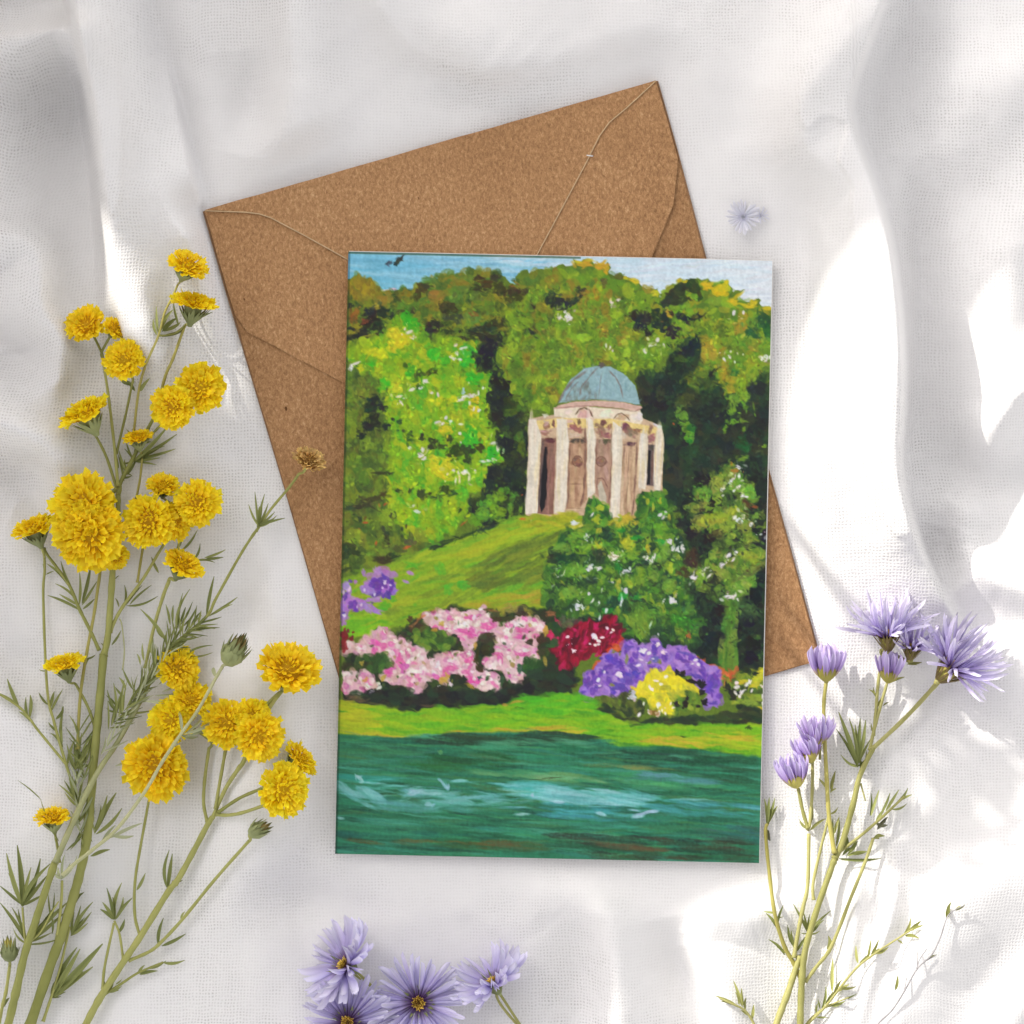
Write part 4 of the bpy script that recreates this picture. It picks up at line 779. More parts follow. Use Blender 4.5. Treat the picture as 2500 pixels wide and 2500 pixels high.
    speckle(mp(K4, [(0, 760), (300, 500), (760, 380), (1240, 100), (1560, 60), (1840, 300), (1830, 1600), (1300, 1550), (700, 1380), (420, 1240), (0, 1150)]), 3000)
    # ---- flower border
    zK = mp(KP, [(0, 700), (0, 420), (300, 190), (420, 230), (700, 60), (950, -20), (1250, 60), (1500, 30), (1800, 20), (1932, 180), (1932, 740), (1600, 760), (1350, 830), (900, 850), (640, 870), (560, 890), (450, 850), (100, 800)])
    poly(zK, (48, 62, 38), soft=4, wob=5)
    fill(zK, [(36, 56, 40), (52, 82, 42), (30, 40, 38), (70, 96, 44), (60, 54, 38)], 420, (8, 18), (.4, .9), 30, 60, (.5, .9))
    pk = [(214, 168, 180), (224, 184, 186), (206, 156, 178), (222, 196, 194), (202, 170, 160), (212, 160, 180), (196, 160, 150)]
    for q in ([(10, 330), (160, 290), (230, 230), (350, 180), (400, 240), (470, 280), (600, 330), (720, 400), (690, 460), (820, 440), (850, 400), (940, 370), (1000, 390), (1060, 370), (1110, 470), (1140, 540), (1200, 560), (1290, 600), (1300, 690), (1270, 720), (1190, 700), (1110, 700), (1020, 600), (960, 560), (890, 560), (870, 640), (820, 640), (760, 600), (690, 640), (660, 720), (600, 760), (560, 710), (500, 690), (420, 660), (340, 600), (330, 520), (430, 500), (340, 420), (250, 380), (160, 410), (20, 410)],
              [(680, 80), (800, 40), (950, 30), (1150, 20), (1250, 80), (1290, 190), (1400, 130), (1560, 80), (1700, 130), (1690, 200), (1640, 290), (1600, 330), (1660, 430), (1530, 470), (1480, 520), (1520, 600), (1460, 680), (1390, 640), (1340, 560), (1200, 520), (1180, 430), (1290, 380), (1290, 280), (1240, 230), (1110, 260), (1080, 370), (1010, 350), (980, 240), (900, 210), (740, 180), (690, 130)],
              [(150, 560), (230, 540), (280, 660), (200, 700), (110, 690)], [(0, 560), (120, 560), (100, 640), (170, 700), (90, 760), (0, 720)]):
        poly(mp(KP, q), (220, 166, 182), soft=1.5, wob=5)
        area = (max(p[0] for p in q) - min(p[0] for p in q)) * (max(p[1] for p in q) - min(p[1] for p in q))
        fill(mp(KP, q), pk, int(area / 1500) + 12, (6, 15), (.4, .8), 60, 50, (.5, .9), .3)
        fill(mp(KP, q), [(224, 104, 166), (206, 96, 158), (214, 120, 178)], int(area / 16000) + 3, (6, 13), (.4, .8), 20, 50, (.55, .9), .4)
        fill(mp(KP, q), [(236, 222, 216), (240, 214, 208)], int(area / 9000) + 4, (4, 9), (.4, .8), 60, 50, (.6, .9), .2)
    dabs(KP, [(260, 310, 50, 40), (330, 330, 40, 40), (250, 380, 34, 40), (480, 460, 44, 40), (500, 510, 40, 50), (380, 540, 44, 40), (890, 90, 40, 30), (1060, 90, 50, 26), (1020, 210, 110, 26, 10), (1190, 180, 70, 34), (770, 180, 40, 24), (900, 520, 60, 34), (860, 560, 40, 50), (1060, 450, 40, 40), (1030, 560, 60, 24), (1100, 620, 70, 40), (1500, 200, 60, 34), (1490, 260, 60, 26), (1500, 400, 70, 24), (1310, 400, 40, 20), (780, 590, 40, 30), (640, 620, 24, 30)], (216, 98, 160), .8, .45)
    dabs(KP, [(960, 120, 36, 40), (970, 170, 50, 24), (1030, 150, 30, 36), (855, 165, 24, 20), (1375, 200, 36, 40), (1460, 150, 50, 26, -20), (1600, 140, 34, 26), (1640, 190, 20, 30), (1230, 50, 14, 30), (1095, 90, 16, 26), (1120, 155, 16, 18), (440, 290, 26, 26), (480, 385, 18, 16), (545, 360, 20, 20), (550, 460, 24, 24), (470, 580, 36, 16, -20), (600, 545, 70, 26, 10), (800, 490, 30, 24), (900, 450, 40, 22, -20), (1045, 400, 24, 18), (375, 380, 30, 20), (1520, 360, 26, 24), (1255, 495, 40, 40), (1080, 555, 20, 18), (1100, 610, 18, 18), (1160, 650, 18, 14), (1210, 580, 22, 22), (1245, 620, 18, 20), (130, 350, 24, 20), (30, 560, 44, 24), (1410, 310, 16, 12)], (238, 226, 220), .9)
    dabs(KP, [(205, 670, 20, 30, 20), (240, 720, 34, 20, -30), (300, 640, 20, 20), (300, 680, 34, 16, -50), (310, 715, 16, 12), (800, 700, 30, 24, 30), (845, 730, 30, 18, -10), (900, 650, 22, 24)], (226, 228, 226), .95)
    fill(mp(KP, [(0, 560), (300, 220), (700, 90), (1250, 60), (1690, 120), (1640, 560), (1300, 700), (600, 740), (100, 720)]), [(66, 92, 46), (48, 70, 40), (150, 140, 66), (90, 110, 52)], 90, (3, 8), (.4, .8), 60, 50, (.5, .85), .2)
    # greens inside the pinks
    dabs(KP, [(510, 240, 40, 36), (620, 130, 60, 20, 10), (640, 180, 80, 40), (980, 360, 34, 30), (940, 290, 36, 50), (1200, 280, 80, 60), (1190, 370, 40, 50), (560, 110, 30, 26), (1560, 300, 40, 30), (1660, 280, 36, 60), (1670, 370, 50, 40), (1120, 430, 24, 70), (1150, 520, 30, 40), (1280, 90, 50, 50, 40), (1220, 30, 50, 24), (1370, 100, 60, 20), (1480, 70, 40, 24), (1500, 10, 60, 24)], (62, 58, 38), .88, .25)
    fill(mp(KP, [(560, 220), (700, 190), (900, 230), (940, 320), (850, 380), (700, 370), (620, 310)]), [(92, 128, 50), (74, 112, 46), (60, 90, 42), (120, 148, 56)], 90, (6, 14), (.4, .8), 30, 60)
    fill(mp(KP, [(180, 420), (340, 400), (360, 480), (300, 560), (230, 560), (190, 480)]), [(60, 96, 46), (46, 76, 42), (84, 116, 48)], 40, (8, 16), (.4, .8), 60, 50)
    fill(mp(KP, [(1540, 430), (1640, 450), (1680, 520), (1640, 580), (1540, 560)]), [(58, 102, 46), (44, 78, 42)], 30, (8, 16), (.4, .8), 80, 30)
    dabs(KP, [(1490, 520, 34, 50), (1140, 600, 20, 20), (1330, 620, 24, 50), (1200, 600, 24, 24), (1390, 640, 20, 30)], (52, 84, 62), .85)
    dabs(KP, [(830, 620, 44, 40), (870, 590, 24, 40), (1060, 670, 50, 20, 40), (1690, 460, 16, 50, -10), (190, 620, 24, 30, 30), (340, 600, 24, 34), (160, 470, 24, 24), (760, 200, 30, 14), (1700, 200, 30, 50), (820, 140, 30, 24), (1110, 330, 20, 50)], (186, 152, 66), .8, .4)
    dabs(KP, [(1450, 20, 110, 40, 5), (1560, 110 - 60, 60, 30), (1330, 30, 40, 40)], (150, 142, 66), .6, .5)
    dabs(KP, [(1280, 60, 50, 40, 60), (1290, 100, 60, 30, 20), (1380, 100, 50, 24), (1490, 40, 36, 40), (1510, 70, 40, 20)], (70, 60, 42), .85)
    dabs(KP, [(60, 270, 34, 30), (10, 240, 40, 50), (0, 300, 30, 60), (20, 350, 20, 40), (80, 220, 16, 12), (10, 380, 16, 20)], (120, 26, 40), .85)
    dabs(KP, [(1770, 250, 60, 30, 30), (1740, 240, 30, 40), (1800, 130, 50, 24, 40)], (196, 52, 96), .8)
    dabs(KP, [(650, 100, 60, 20, -30), (590, 150, 40, 20, -20), (1250, 30, 60, 12), (1740, 60, 50, 30)], (184, 116, 70), .55, .5)
    dabs(KP, [(1780, 190, 50, 60, 30), (1820, 60, 60, 40), (1850, 300, 60, 60), (1780, 320, 60, 50)], (48, 84, 48), .85)
    # dark bank under the flowers
    fill(mp(KP, [(0, 780), (200, 720), (500, 720), (640, 760), (900, 680), (1100, 740), (1300, 730), (1550, 640), (1650, 560), (1932, 520), (1932, 730), (1640, 750), (1390, 790), (1350, 830), (1100, 830), (860, 840), (640, 850), (570, 890), (500, 860), (420, 810), (120, 800)]), [(32, 34, 40), (40, 56, 42), (30, 32, 36), (52, 50, 40), (42, 66, 46)], 260, (9, 22), (.35, .7), 5, 20, (.6, .92))
    dabs(KP, [(110, 780, 110, 30, 8), (300, 830, 120, 14, 12), (720, 835, 80, 14)], (106, 92, 56), .75, .4)
    # crimson
    zL = mp(KU, [(20, 400), (90, 330), (100, 200), (180, 180), (260, 140), (330, 110), (460, 130), (480, 90), (550, 80), (580, 150), (660, 210), (650, 320), (600, 350), (480, 410), (420, 400), (300, 460), (160, 530), (80, 490)])
    poly(zL, (130, 14, 48), soft=3, wob=6)
    fill(zL, [(118, 12, 42), (150, 18, 62), (96, 12, 38), (176, 30, 84), (84, 12, 34), (160, 16, 58), (204, 40, 110)], 200, (6, 15), (.25, .6), 110, 30, (.6, .95), .3)
    dabs(KU, [(230, 130, 60, 40), (160, 150, 60, 40), (110, 120, 40, 60)], (96, 98, 80), .6, .5)
    dabs(KU, [(590, 340, 60, 30), (540, 380, 50, 30), (640, 290, 40, 40)], (206, 72, 40), .7, .5)
    dabs(KU, [(160, 265, 18, 20), (215, 392, 24, 22, -20), (385, 250, 26, 30), (410, 275, 24, 20, 40), (430, 300, 20, 18), (460, 265, 26, 14, -15), (400, 335, 22, 14), (355, 330, 14, 10), (430, 330, 16, 12), (515, 192, 18, 14), (545, 232, 20, 10, -20), (565, 208, 14, 18), (202, 320, 5, 5), (170, 340, 4, 4), (180, 330, 4, 4), (152, 345, 4, 4), (200, 280, 4, 4)], (244, 238, 236), .95)
    # orange glints
    for q in ([(480, 420), (640, 320), (670, 340), (500, 440)], [(440, 500), (480, 480), (450, 560), (410, 560)], [(1240, 380), (1340, 440), (1490, 560), (1500, 700), (1470, 620), (1370, 500), (1260, 440)], [(1490, 560), (1670, 540), (1680, 600), (1600, 660), (1500, 700)], [(880, 560), (1060, 490), (1060, 540), (780, 680), (760, 660)]):
        fill(mp(KU, q), [(204, 86, 54), (190, 100, 50), (214, 110, 70)], 26, (6, 13), (.3, .6), -20, 40, (.5, .85), .4)
    # purple
    zM = mp(KU, [(280, 750), (290, 640), (390, 570), (450, 500), (480, 420), (560, 380), (640, 390), (640, 330), (720, 310), (760, 330), (810, 310), (890, 340), (890, 280), (940, 260), (980, 310), (1000, 370), (1090, 350), (1200, 340), (1250, 410), (1300, 470), (1390, 480), (1490, 590), (1490, 700), (1500, 800), (1480, 900), (1400, 860), (1370, 780), (1330, 700), (1250, 600), (1060, 540), (900, 570), (760, 680), (710, 740), (560, 790), (400, 790), (350, 850), (320, 870)])
    poly(zM, (146, 114, 190), soft=1.5, wob=5)
    fill(zM, [(150, 120, 200), (132, 100, 188), (168, 130, 200), (160, 122, 192), (140, 112, 196), (172, 140, 206)], 260, (7, 16), (.5, .9), 40, 60, (.5, .9), .3)
    fill(zM, [(102, 70, 164), (116, 80, 176), (92, 62, 156)], 90, (5, 12), (.35, .8), 50, 60, (.6, .9), .25)
    dabs(KU, [(560, 470, 70, 44, 30), (640, 500, 20, 60, -20), (460, 580, 30, 40, 40), (340, 670, 44, 50), (420, 700, 40, 24), (740, 540, 50, 30, 45), (760, 590, 40, 40, -45), (690, 620, 60, 60), (610, 700, 80, 40), (1190, 410, 70, 14, 8), (1240, 440, 30, 40, 45), (1340, 560, 30, 60, -20), (1430, 640, 36, 90, 15), (1390, 720, 30, 60, 10), (1290, 610, 90, 24, 20), (920, 370, 44, 34, 40), (1180, 470, 50, 24), (300, 750, 26, 14, -40), (690, 370, 40, 34), (720, 470, 26, 40), (1440, 840, 30, 30), (560, 750, 30, 34)], (100, 72, 166), .85, .25)
    dabs(KU, [(620, 410, 14, 24), (680, 460, 16, 50), (570, 390, 26, 26), (880, 490, 24, 24), (960, 480, 30, 24), (555, 690, 26, 20)], (126, 132, 66), .75)
    dabs(KU, [(930, 470, 40, 40), (470, 570, 16, 24)], (96, 104, 150), .6)
    dabs(KU, [(820, 385, 32, 28), (870, 408, 24, 18, -20), (955, 328, 28, 22), (995, 402, 28, 22), (960, 243, 8, 14), (805, 465, 22, 10), (905, 457, 14, 8), (780, 518, 24, 12, -20), (850, 490, 12, 5), (610, 590, 34, 28), (625, 615, 20, 18), (433, 640, 18, 18), (450, 690, 16, 10, -20), (1285, 468, 26, 14), (1250, 500, 16, 9, -20), (1300, 512, 20, 16, 20), (482, 575, 14, 20)], (236, 228, 234), .92)
    # yellow bush
    zN = mp(KU, [(730, 770), (770, 690), (860, 590), (960, 560), (1060, 535), (1100, 600), (1190, 630), (1280, 690), (1290, 740), (1200, 760), (1130, 850), (1100, 940), (1060, 960), (960, 900), (880, 860), (800, 810)])
    poly(zN, (226, 208, 44), soft=2, wob=5)
    fill(zN, [(240, 226, 34), (228, 208, 40), (206, 194, 60), (234, 220, 70), (176, 176, 60), (214, 200, 50)], 190, (7, 16), (.3, .6), 70, 40, (.5, .9), .4)
    fill(mp(KU, [(960, 720), (1200, 690), (1280, 740), (1120, 830), (1000, 820)]), [(176, 178, 66), (150, 162, 60), (196, 190, 62)], 60, (6, 14), (.25, .5), 60, 40, (.4, .8), .4)
    fill(mp(KU, [(1080, 840), (1200, 760), (1330, 810), (1330, 900), (1180, 920), (1110, 960)]), [(110, 148, 54), (84, 122, 48), (56, 84, 44), (140, 160, 60)], 60, (6, 13), (.3, .6), 60, 50, (.5, .9))
    fill(mp(KU, [(420, 850), (560, 790), (720, 770), (760, 850), (900, 900), (760, 940), (480, 910)]), [(60, 70, 42), (44, 60, 40), (86, 96, 50), (110, 116, 54)], 80, (6, 14), (.3, .7), 70, 50, (.5, .9))
    dabs(KU, [(1115, 580, 30, 34, 20), (1170, 580, 36, 26, -25), (1150, 600, 40, 16), (1245, 655, 54, 26, 15), (1330, 680, 40, 46, -40), (1325, 740, 34, 40), (1190, 850, 30, 50, 10), (1110, 850, 30, 22), (1300, 870, 24, 16), (1200, 805, 24, 20), (1360, 830, 40, 34)], (32, 32, 34), .92, .15)
    dabs(KU, [(1015, 615, 22, 16), (940, 650, 28, 14), (985, 675, 18, 14), (895, 725, 26, 20), (880, 705, 14, 18), (950, 862, 26, 24), (882, 925, 22, 30, -20), (950, 935, 26, 30), (785, 942, 14, 26, 20), (985, 905, 10, 20), (1015, 935, 12, 22), (820, 855, 12, 20), (1085, 882, 18, 10), (1060, 848, 10, 16), (1015, 880, 12, 6)], (242, 238, 232), .95)
    dabs(KU, [(735, 760, 36, 24), (720, 790, 36, 30), (740, 820, 16, 20)], (200, 190, 216), .85, .3)
    dabs(KU, [(920, 930, 60, 30)], (150, 100, 54), .6, .4)
    # right yellow-green bush
    fill(mp(KU, [(1500, 700), (1640, 640), (1720, 570), (1900, 530), (1890, 930), (1700, 880), (1580, 800)]), [(72, 96, 44), (120, 140, 52), (44, 62, 42), (150, 160, 56), (96, 124, 50)], 160, (7, 16), (.35, .7), 50, 50, (.5, .9))
    dabs(KU, [(1850, 590, 60, 50), (1810, 640, 60, 36), (1870, 560, 40, 40), (1680, 660, 50, 24, -25), (1840, 900, 44, 34), (1800, 680, 60, 30)], (206, 196, 52), .8, .45)
    dabs(KU, [(1740, 830, 90, 36), (1800, 800, 70, 40)], (140, 160, 56), .8, .45)
    dabs(KU, [(1610, 760, 50, 60), (1560, 700, 40, 50), (1660, 870, 50, 26), (1650, 740, 24, 20), (1720, 560, 50, 30), (1800, 580, 36, 24), (1720, 680, 20, 30)], (36, 46, 38), .88)
    dabs(KU, [(1640, 665, 18, 18), (1640, 700, 30, 18, -20), (1740, 655, 22, 26), (1720, 675, 24, 16, -40), (1690, 740, 20, 34, 30), (1630, 755, 24, 20), (1665, 780, 16, 22), (1765, 735, 12, 18), (1865, 705, 26, 20), (1860, 800, 20, 26, -20), (1865, 855, 24, 22)], (240, 236, 234), .95)
    fill(mp(KU, [(340, 880), (560, 920), (640, 990), (1400, 960), (1880, 900), (1880, 1020), (1500, 1050), (700, 1080), (500, 960)]), [(44, 54, 40), (36, 62, 44), (56, 60, 42), (64, 84, 46)], 160, (9, 24), (.2, .5), 3, 10, (.6, .9))
    # ---- front lawn strip
    g5 = mp(K5, [(60, 190), (250, 250), (500, 255), (640, 290), (720, 312), (790, 270), (1000, 265), (1300, 262), (1500, 230), (1650, 200), (1862, 165)]) + mp(K6, [(0, 165), (60, 150), (160, 140), (270, 200), (400, 280), (600, 370), (680, 430), (830, 395), (1000, 420), (1400, 410), (1640, 410), (1840, 395), (1830, 680), (1300, 620), (900, 590), (600, 600), (300, 500), (0, 480)]) + mp(K5, [(1932, 470), (1300, 470), (1000, 480), (600, 510), (60, 490)])
    poly(g5, (124, 172, 34), soft=2.5, wob=3)
    fill(g5, [(110, 174, 32), (148, 182, 32), (94, 166, 38), (128, 176, 30), (140, 172, 40), (86, 154, 38)], 320, (18, 46), (.08, .2), 2, 7, (.4, .8))
    fill(mp(K5, [(80, 230), (340, 250), (420, 480), (80, 490)]), [(176, 184, 40), (188, 186, 44), (160, 178, 36), (150, 170, 38)], 60, (20, 46), (.1, .2), 1, 5)
    fill(mp(K5, [(80, 460), (600, 500), (1100, 470), (1932, 430), (2100, 450), (2100, 480), (1100, 500), (400, 515)]), [(196, 166, 62), (186, 150, 60), (174, 176, 48)], 60, (18, 44), (.06, .14), -1, 3, (.4, .8))
    fill(mp(K6, [(700, 560), (1100, 470), (1800, 490), (1810, 600), (1300, 600)]), [(186, 176, 50), (168, 184, 40), (196, 160, 62)], 60, (18, 44), (.07, .15), 5, 6, (.4, .8))
    fill(mp(K5, [(1400, 220), (1932, 160), (2150, 150), (2250, 230), (2300, 330), (2000, 320), (1500, 300)]), [(82, 168, 40), (98, 172, 36), (76, 156, 40)], 50, (16, 40), (.15, .3), -2, 10, (.4, .8))
    dabs(K5, [(1590, 215, 70, 12, -10), (1500, 235, 30, 16)], (198, 150, 66), .7)
    line(K5, [(1580, 280), (1600, 265), (1670, 268)], 7, (60, 60, 24), .9)
    dabs(K6, [(1380, 390, 16, 24), (1240, 405, 20, 12), (1680, 435, 30, 20), (1130, 505, 30, 8), (1660, 390, 20, 20)], (56, 66, 34), .8)
    # ---- water
    wk[0] = .45
    w5 = mp(K5, [(40, 490), (600, 515), (1000, 485), (1300, 470), (1862, 470)]) + mp(K6, [(0, 480), (300, 500), (600, 600), (900, 592), (1300, 625), (1850, 690), (1850, 1700), (0, 1700)]) + mp(K5, [(1800, 1700), (20, 1640)])
    poly(w5, (48, 118, 92), soft=2.5, wob=2)
    fill(w5, [(40, 112, 80), (52, 130, 98), (82, 152, 132), (30, 90, 66), (70, 138, 94), (58, 130, 116), (76, 122, 80), (38, 104, 86), (28, 80, 64)], 1300, (26, 90), (.03, .09), 3, 4, (.35, .75), .5)
    def water(k, q, pal, n, ln=(24, 60), rt=(.06, .15), an=3, dv=3, a=(.45, .8)):
        fill(mp(k, q), pal, n, ln, rt, an, dv, a, .5)
    water(K5, [(820, 560), (1000, 490), (1932, 480), (2200, 500), (2200, 540), (1100, 580)], [(44, 72, 56), (52, 82, 58), (38, 66, 52)], 60)
    water(K6, [(700, 610), (1300, 640), (1800, 690), (1800, 960), (1200, 880), (700, 740)], [(26, 80, 58), (34, 92, 66), (46, 86, 66), (30, 72, 56)], 80)
    water(K5, [(100, 560), (400, 590), (900, 620), (600, 680), (100, 660)], [(58, 126, 92), (66, 118, 86), (50, 108, 80)], 36)
    water(K5, [(620, 700), (1500, 640), (1560, 760), (900, 790)], [(30, 96, 60), (44, 104, 58), (36, 88, 56)], 40)
    water(K5, [(80, 840), (500, 850), (700, 900), (100, 900)], [(56, 146, 134), (64, 140, 126), (50, 128, 112)], 26)
    water(K5, [(100, 920), (420, 960), (440, 1100), (280, 1080)], [(106, 170, 172), (92, 158, 156), (120, 178, 176)], 26, (14, 40), (.12, .3), 25, 8)
    water(K5, [(640, 930), (880, 940), (1300, 1000), (1600, 1000), (1680, 1080), (1000, 1090), (840, 1110), (800, 1040), (640, 1030)], [(104, 164, 164), (86, 150, 144), (118, 174, 172)], 44, (16, 44), (.1, .25), -4, 8)
    water(K5, [(480, 1050), (1200, 1090), (1200, 1140), (500, 1140)], [(76, 146, 132), (90, 150, 146)], 24)
    water(K5, [(1380, 900), (1932, 900), (1932, 1060), (1700, 1040)], [(110, 190, 190), (140, 206, 208), (84, 170, 166)], 34)
    water(K6, [(0, 920), (500, 960), (860, 980), (890, 1060), (600, 1080), (0, 1060)], [(140, 200, 204), (120, 186, 190), (150, 206, 210), (96, 168, 168)], 60, (20, 60), (.08, .18), 5, 3)
    water(K6, [(0, 1080), (600, 1090), (700, 1180), (300, 1210), (0, 1200)], [(70, 150, 156), (84, 164, 170), (60, 136, 140), (44, 110, 96)], 40)
    water(K6, [(900, 1040), (1800, 1090), (1800, 1200), (1000, 1170)], [(70, 146, 150), (58, 130, 124), (84, 158, 160), (50, 110, 90)], 50, an=4)
    water(K6, [(500, 800), (1300, 830), (1400, 930), (800, 960), (500, 900)], [(64, 138, 100), (84, 156, 104), (76, 138, 120), (54, 126, 90)], 50)
    water(K6, [(850, 810), (1300, 850), (1480, 900), (1400, 920), (900, 870)], [(96, 146, 150), (80, 134, 136)], 16)
    water(K5, [(1300, 560), (1700, 520), (2300, 560), (2300, 600), (1700, 620), (1100, 610)], [(72, 140, 106), (84, 148, 116)], 20)
    water(K5, [(1200, 800), (1900, 810), (2300, 870), (2300, 900), (1800, 860), (1300, 830)], [(104, 146, 96), (96, 158, 116), (120, 160, 120)], 26)
    water(K5, [(60, 1250), (900, 1260), (1600, 1300), (900, 1380), (60, 1330)], [(48, 116, 90), (36, 106, 96), (58, 128, 98)], 36)
    water(K5, [(300, 1390), (1000, 1370), (1900, 1400), (1900, 1480), (1000, 1460)], [(64, 92, 54), (90, 100, 56), (48, 108, 78), (106, 92, 50)], 36)
    water(K6, [(100, 1330), (1000, 1330), (1800, 1400), (1800, 1570), (600, 1560), (100, 1480)], [(44, 74, 56), (58, 76, 52), (34, 92, 66), (70, 72, 54), (40, 62, 52)], 80)
    water(K6, [(300, 1380), (800, 1420), (1100, 1500), (700, 1460)], [(110, 92, 64), (96, 88, 60)], 14, a=(.3, .6))
    water(K6, [(1200, 1260), (1800, 1280), (1800, 1420), (1300, 1360)], [(50, 106, 104), (62, 98, 92)], 20)
    water(K6, [(400, 740), (1000, 780), (980, 800), (500, 770)], [(136, 140, 84)], 7, a=(.3, .55))
    water(K5, [(60, 870), (1000, 880), (1900, 920), (2300, 940), (2300, 1100), (1300, 1130), (60, 1120)], [(128, 190, 192), (104, 172, 172), (150, 204, 206)], 46, (16, 50), (.04, .10), 1, 4, (.4, .75))
    water(K6, [(0, 900), (1700, 1040), (1800, 1130), (900, 1150), (0, 1120)], [(132, 194, 200), (100, 168, 174)], 26, (16, 50), (.04, .09), 4, 3, (.4, .7))
    dabs(K5, [(950, 640, 26, 24)], (86, 146, 96), .85); dabs(K5, [(270, 855, 50, 24, 40), (950, 880, 30, 14, 40), (985, 920, 50, 20, 55), (1015, 930, 14, 36), (1110, 880, 80, 16, -4), (1640, 1162, 80, 14, -4), (110, 1192, 40, 12, 10), (1722, 992, 22, 20), (750, 970, 90, 24, -8), (850, 1080, 50, 24)], (142, 186, 194), .85, .25)
    dabs(K6, [(440, 1158, 56, 16, 15), (810, 1150, 120, 16, -14), (870, 1140, 60, 14, -8), (750, 1180, 60, 14, -8), (90, 1060, 50, 14), (720, 1130, 60, 10, 5), (60, 1050, 60, 12)], (150, 196, 206), .88, .3)
    line(K5, [(1710, 870), (1800, 865), (1850, 853), (1932, 850)], 8, (40, 46, 20), .85); line(K6, [(0, 862), (40, 852), (120, 850)], 7, (60, 60, 40), .8)
    # fold-crease shading painted into the print's left edge; dark green band along the top
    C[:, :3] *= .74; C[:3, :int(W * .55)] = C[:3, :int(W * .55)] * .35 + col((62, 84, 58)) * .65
    # fine brush grain and small paper mottling
    C *= (1 + .05 * (lattice_noise(H, W, 14, rg, 2.5) - .5) + .05 * (lattice_noise(H, W, 2.5, rg, 12) - .5) + .05 * (lattice_noise(H, W, 1.6, rg) - .5))[..., None]
    C = C + .26 * (C - .42) * (1 - np.abs(2 * C - 1)) 
    return np.clip(C, .02, .985)
# ------------------------------------------------------------------ envelope
def build_envelope():
    root = thing('envelope', P(1250, 1060, 0), 'brown kraft paper envelope lying tilted under the painted card', 'envelope')
    base = Vector(root.location)
    def sheet(name, px, z0, z1, mat, bow=0.0, label=None, rough=.0):
        """a sheet of paper from its outline (photo px), z in mm; edges slightly wandering"""
        rr = random.Random(len(px) * 7 + int(z1 * 100)); q = []
        n = len(px)
        for i in range(n):
            a, c = px[i], px[(i + 1) % n]; L = math.hypot(c[0] - a[0], c[1] - a[1]); k = max(1, int(L / 45))
            for j in range(k):
                t = j / k; e = rough if j else 0
                q.append((a[0] + (c[0] - a[0]) * t + rr.uniform(-e, e), a[1] + (c[1] - a[1]) * t + rr.uniform(-e, e)))
        me = bpy.data.meshes.new(name); bm = bmesh.new()
        lo = [bm.verts.new(P(x, y, z0 * MM) - base) for x, y in q]; hi = [bm.verts.new(P(x, y, z1 * MM) - base) for x, y in q]
        f0 = bm.faces.new(list(lo)); f1 = bm.faces.new(list(reversed(hi)))
        m = len(q)
        for i in range(m): bm.faces.new((lo[i], hi[i], hi[(i + 1) % m], lo[(i + 1) % m]))
        bmesh.ops.triangulate(bm, faces=[f0, f1]); bmesh.ops.recalc_face_normals(bm, faces=bm.faces)
        bm.to_mesh(me); bm.free()
        return link(name, me, root, mat, label=label)
    # back sheet, then side flaps, then the closing flap
    sheet('back_panel', [(498, 515), (1603, 197), (1650, 362), (1724, 640), (1870, 1130), (2002, 1612), (897, 1930), (840, 1690), (690, 1170), (560, 730)], -.1, .22, M_KRAFT_IN, rough=1.2)
    sheet('bottom_flap', [(562, 735), (575, 770), (605, 812), (845, 938), (1210, 1150), (1500, 1300), (1960, 1622), (897, 1926), (840, 1690), (690, 1170)], .22, .42, M_KRAFT_IN, rough=1.0)
    sheet('side_flap', [(499, 516), (625, 492), (1200, 560), (1180, 900), (845, 938), (605, 812), (575, 770), (556, 712)], .52, .78, M_KRAFT, rough=1.0)
    sheet('side_flap', [(1602, 199), (1655, 385), (1653, 420), (1644, 500), (1590, 632), (1300, 1150), (1190, 900), (1250, 560), (1480, 246)], .62, .92, M_KRAFT, rough=1.0)
    sheet('closing_flap', [(499, 513), (1602, 196), (1530, 262), (1487, 298), (1464, 330), (1430, 398), (1309, 625), (1230, 800), (1080, 775), (850, 632), (660, 530), (632, 521), (600, 517)], .98, 1.24, M_KRAFT, rough=.8)
    def edge(pts, z, r, name='cut_edge'):
        b = MB(); b.tube([P(x, y, z * MM) - base for x, y in pts], r * MM, 5); b.build(name, root, M_KEDGE)
    edge([(500, 514.5), (600, 518), (632, 522), (660, 531), (740, 573), (850, 634), (960, 700)], 1.19, .15)
    edge([(1601, 197.5), (1530, 263), (1487, 299), (1464, 331), (1430, 399), (1370, 512), (1309, 626), (1240, 760)], 1.19, .15)
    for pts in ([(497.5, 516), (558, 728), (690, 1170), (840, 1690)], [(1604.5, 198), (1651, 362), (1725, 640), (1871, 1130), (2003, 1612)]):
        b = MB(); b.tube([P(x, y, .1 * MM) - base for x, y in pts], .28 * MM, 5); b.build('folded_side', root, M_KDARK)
    b = MB(); b.tube([P(1432, 379, 1.30 * MM) - base, P(1448, 381, 1.32 * MM) - base], .16 * MM, 5); b.build('loose_fibre', root, M_WHITE)
build_envelope()

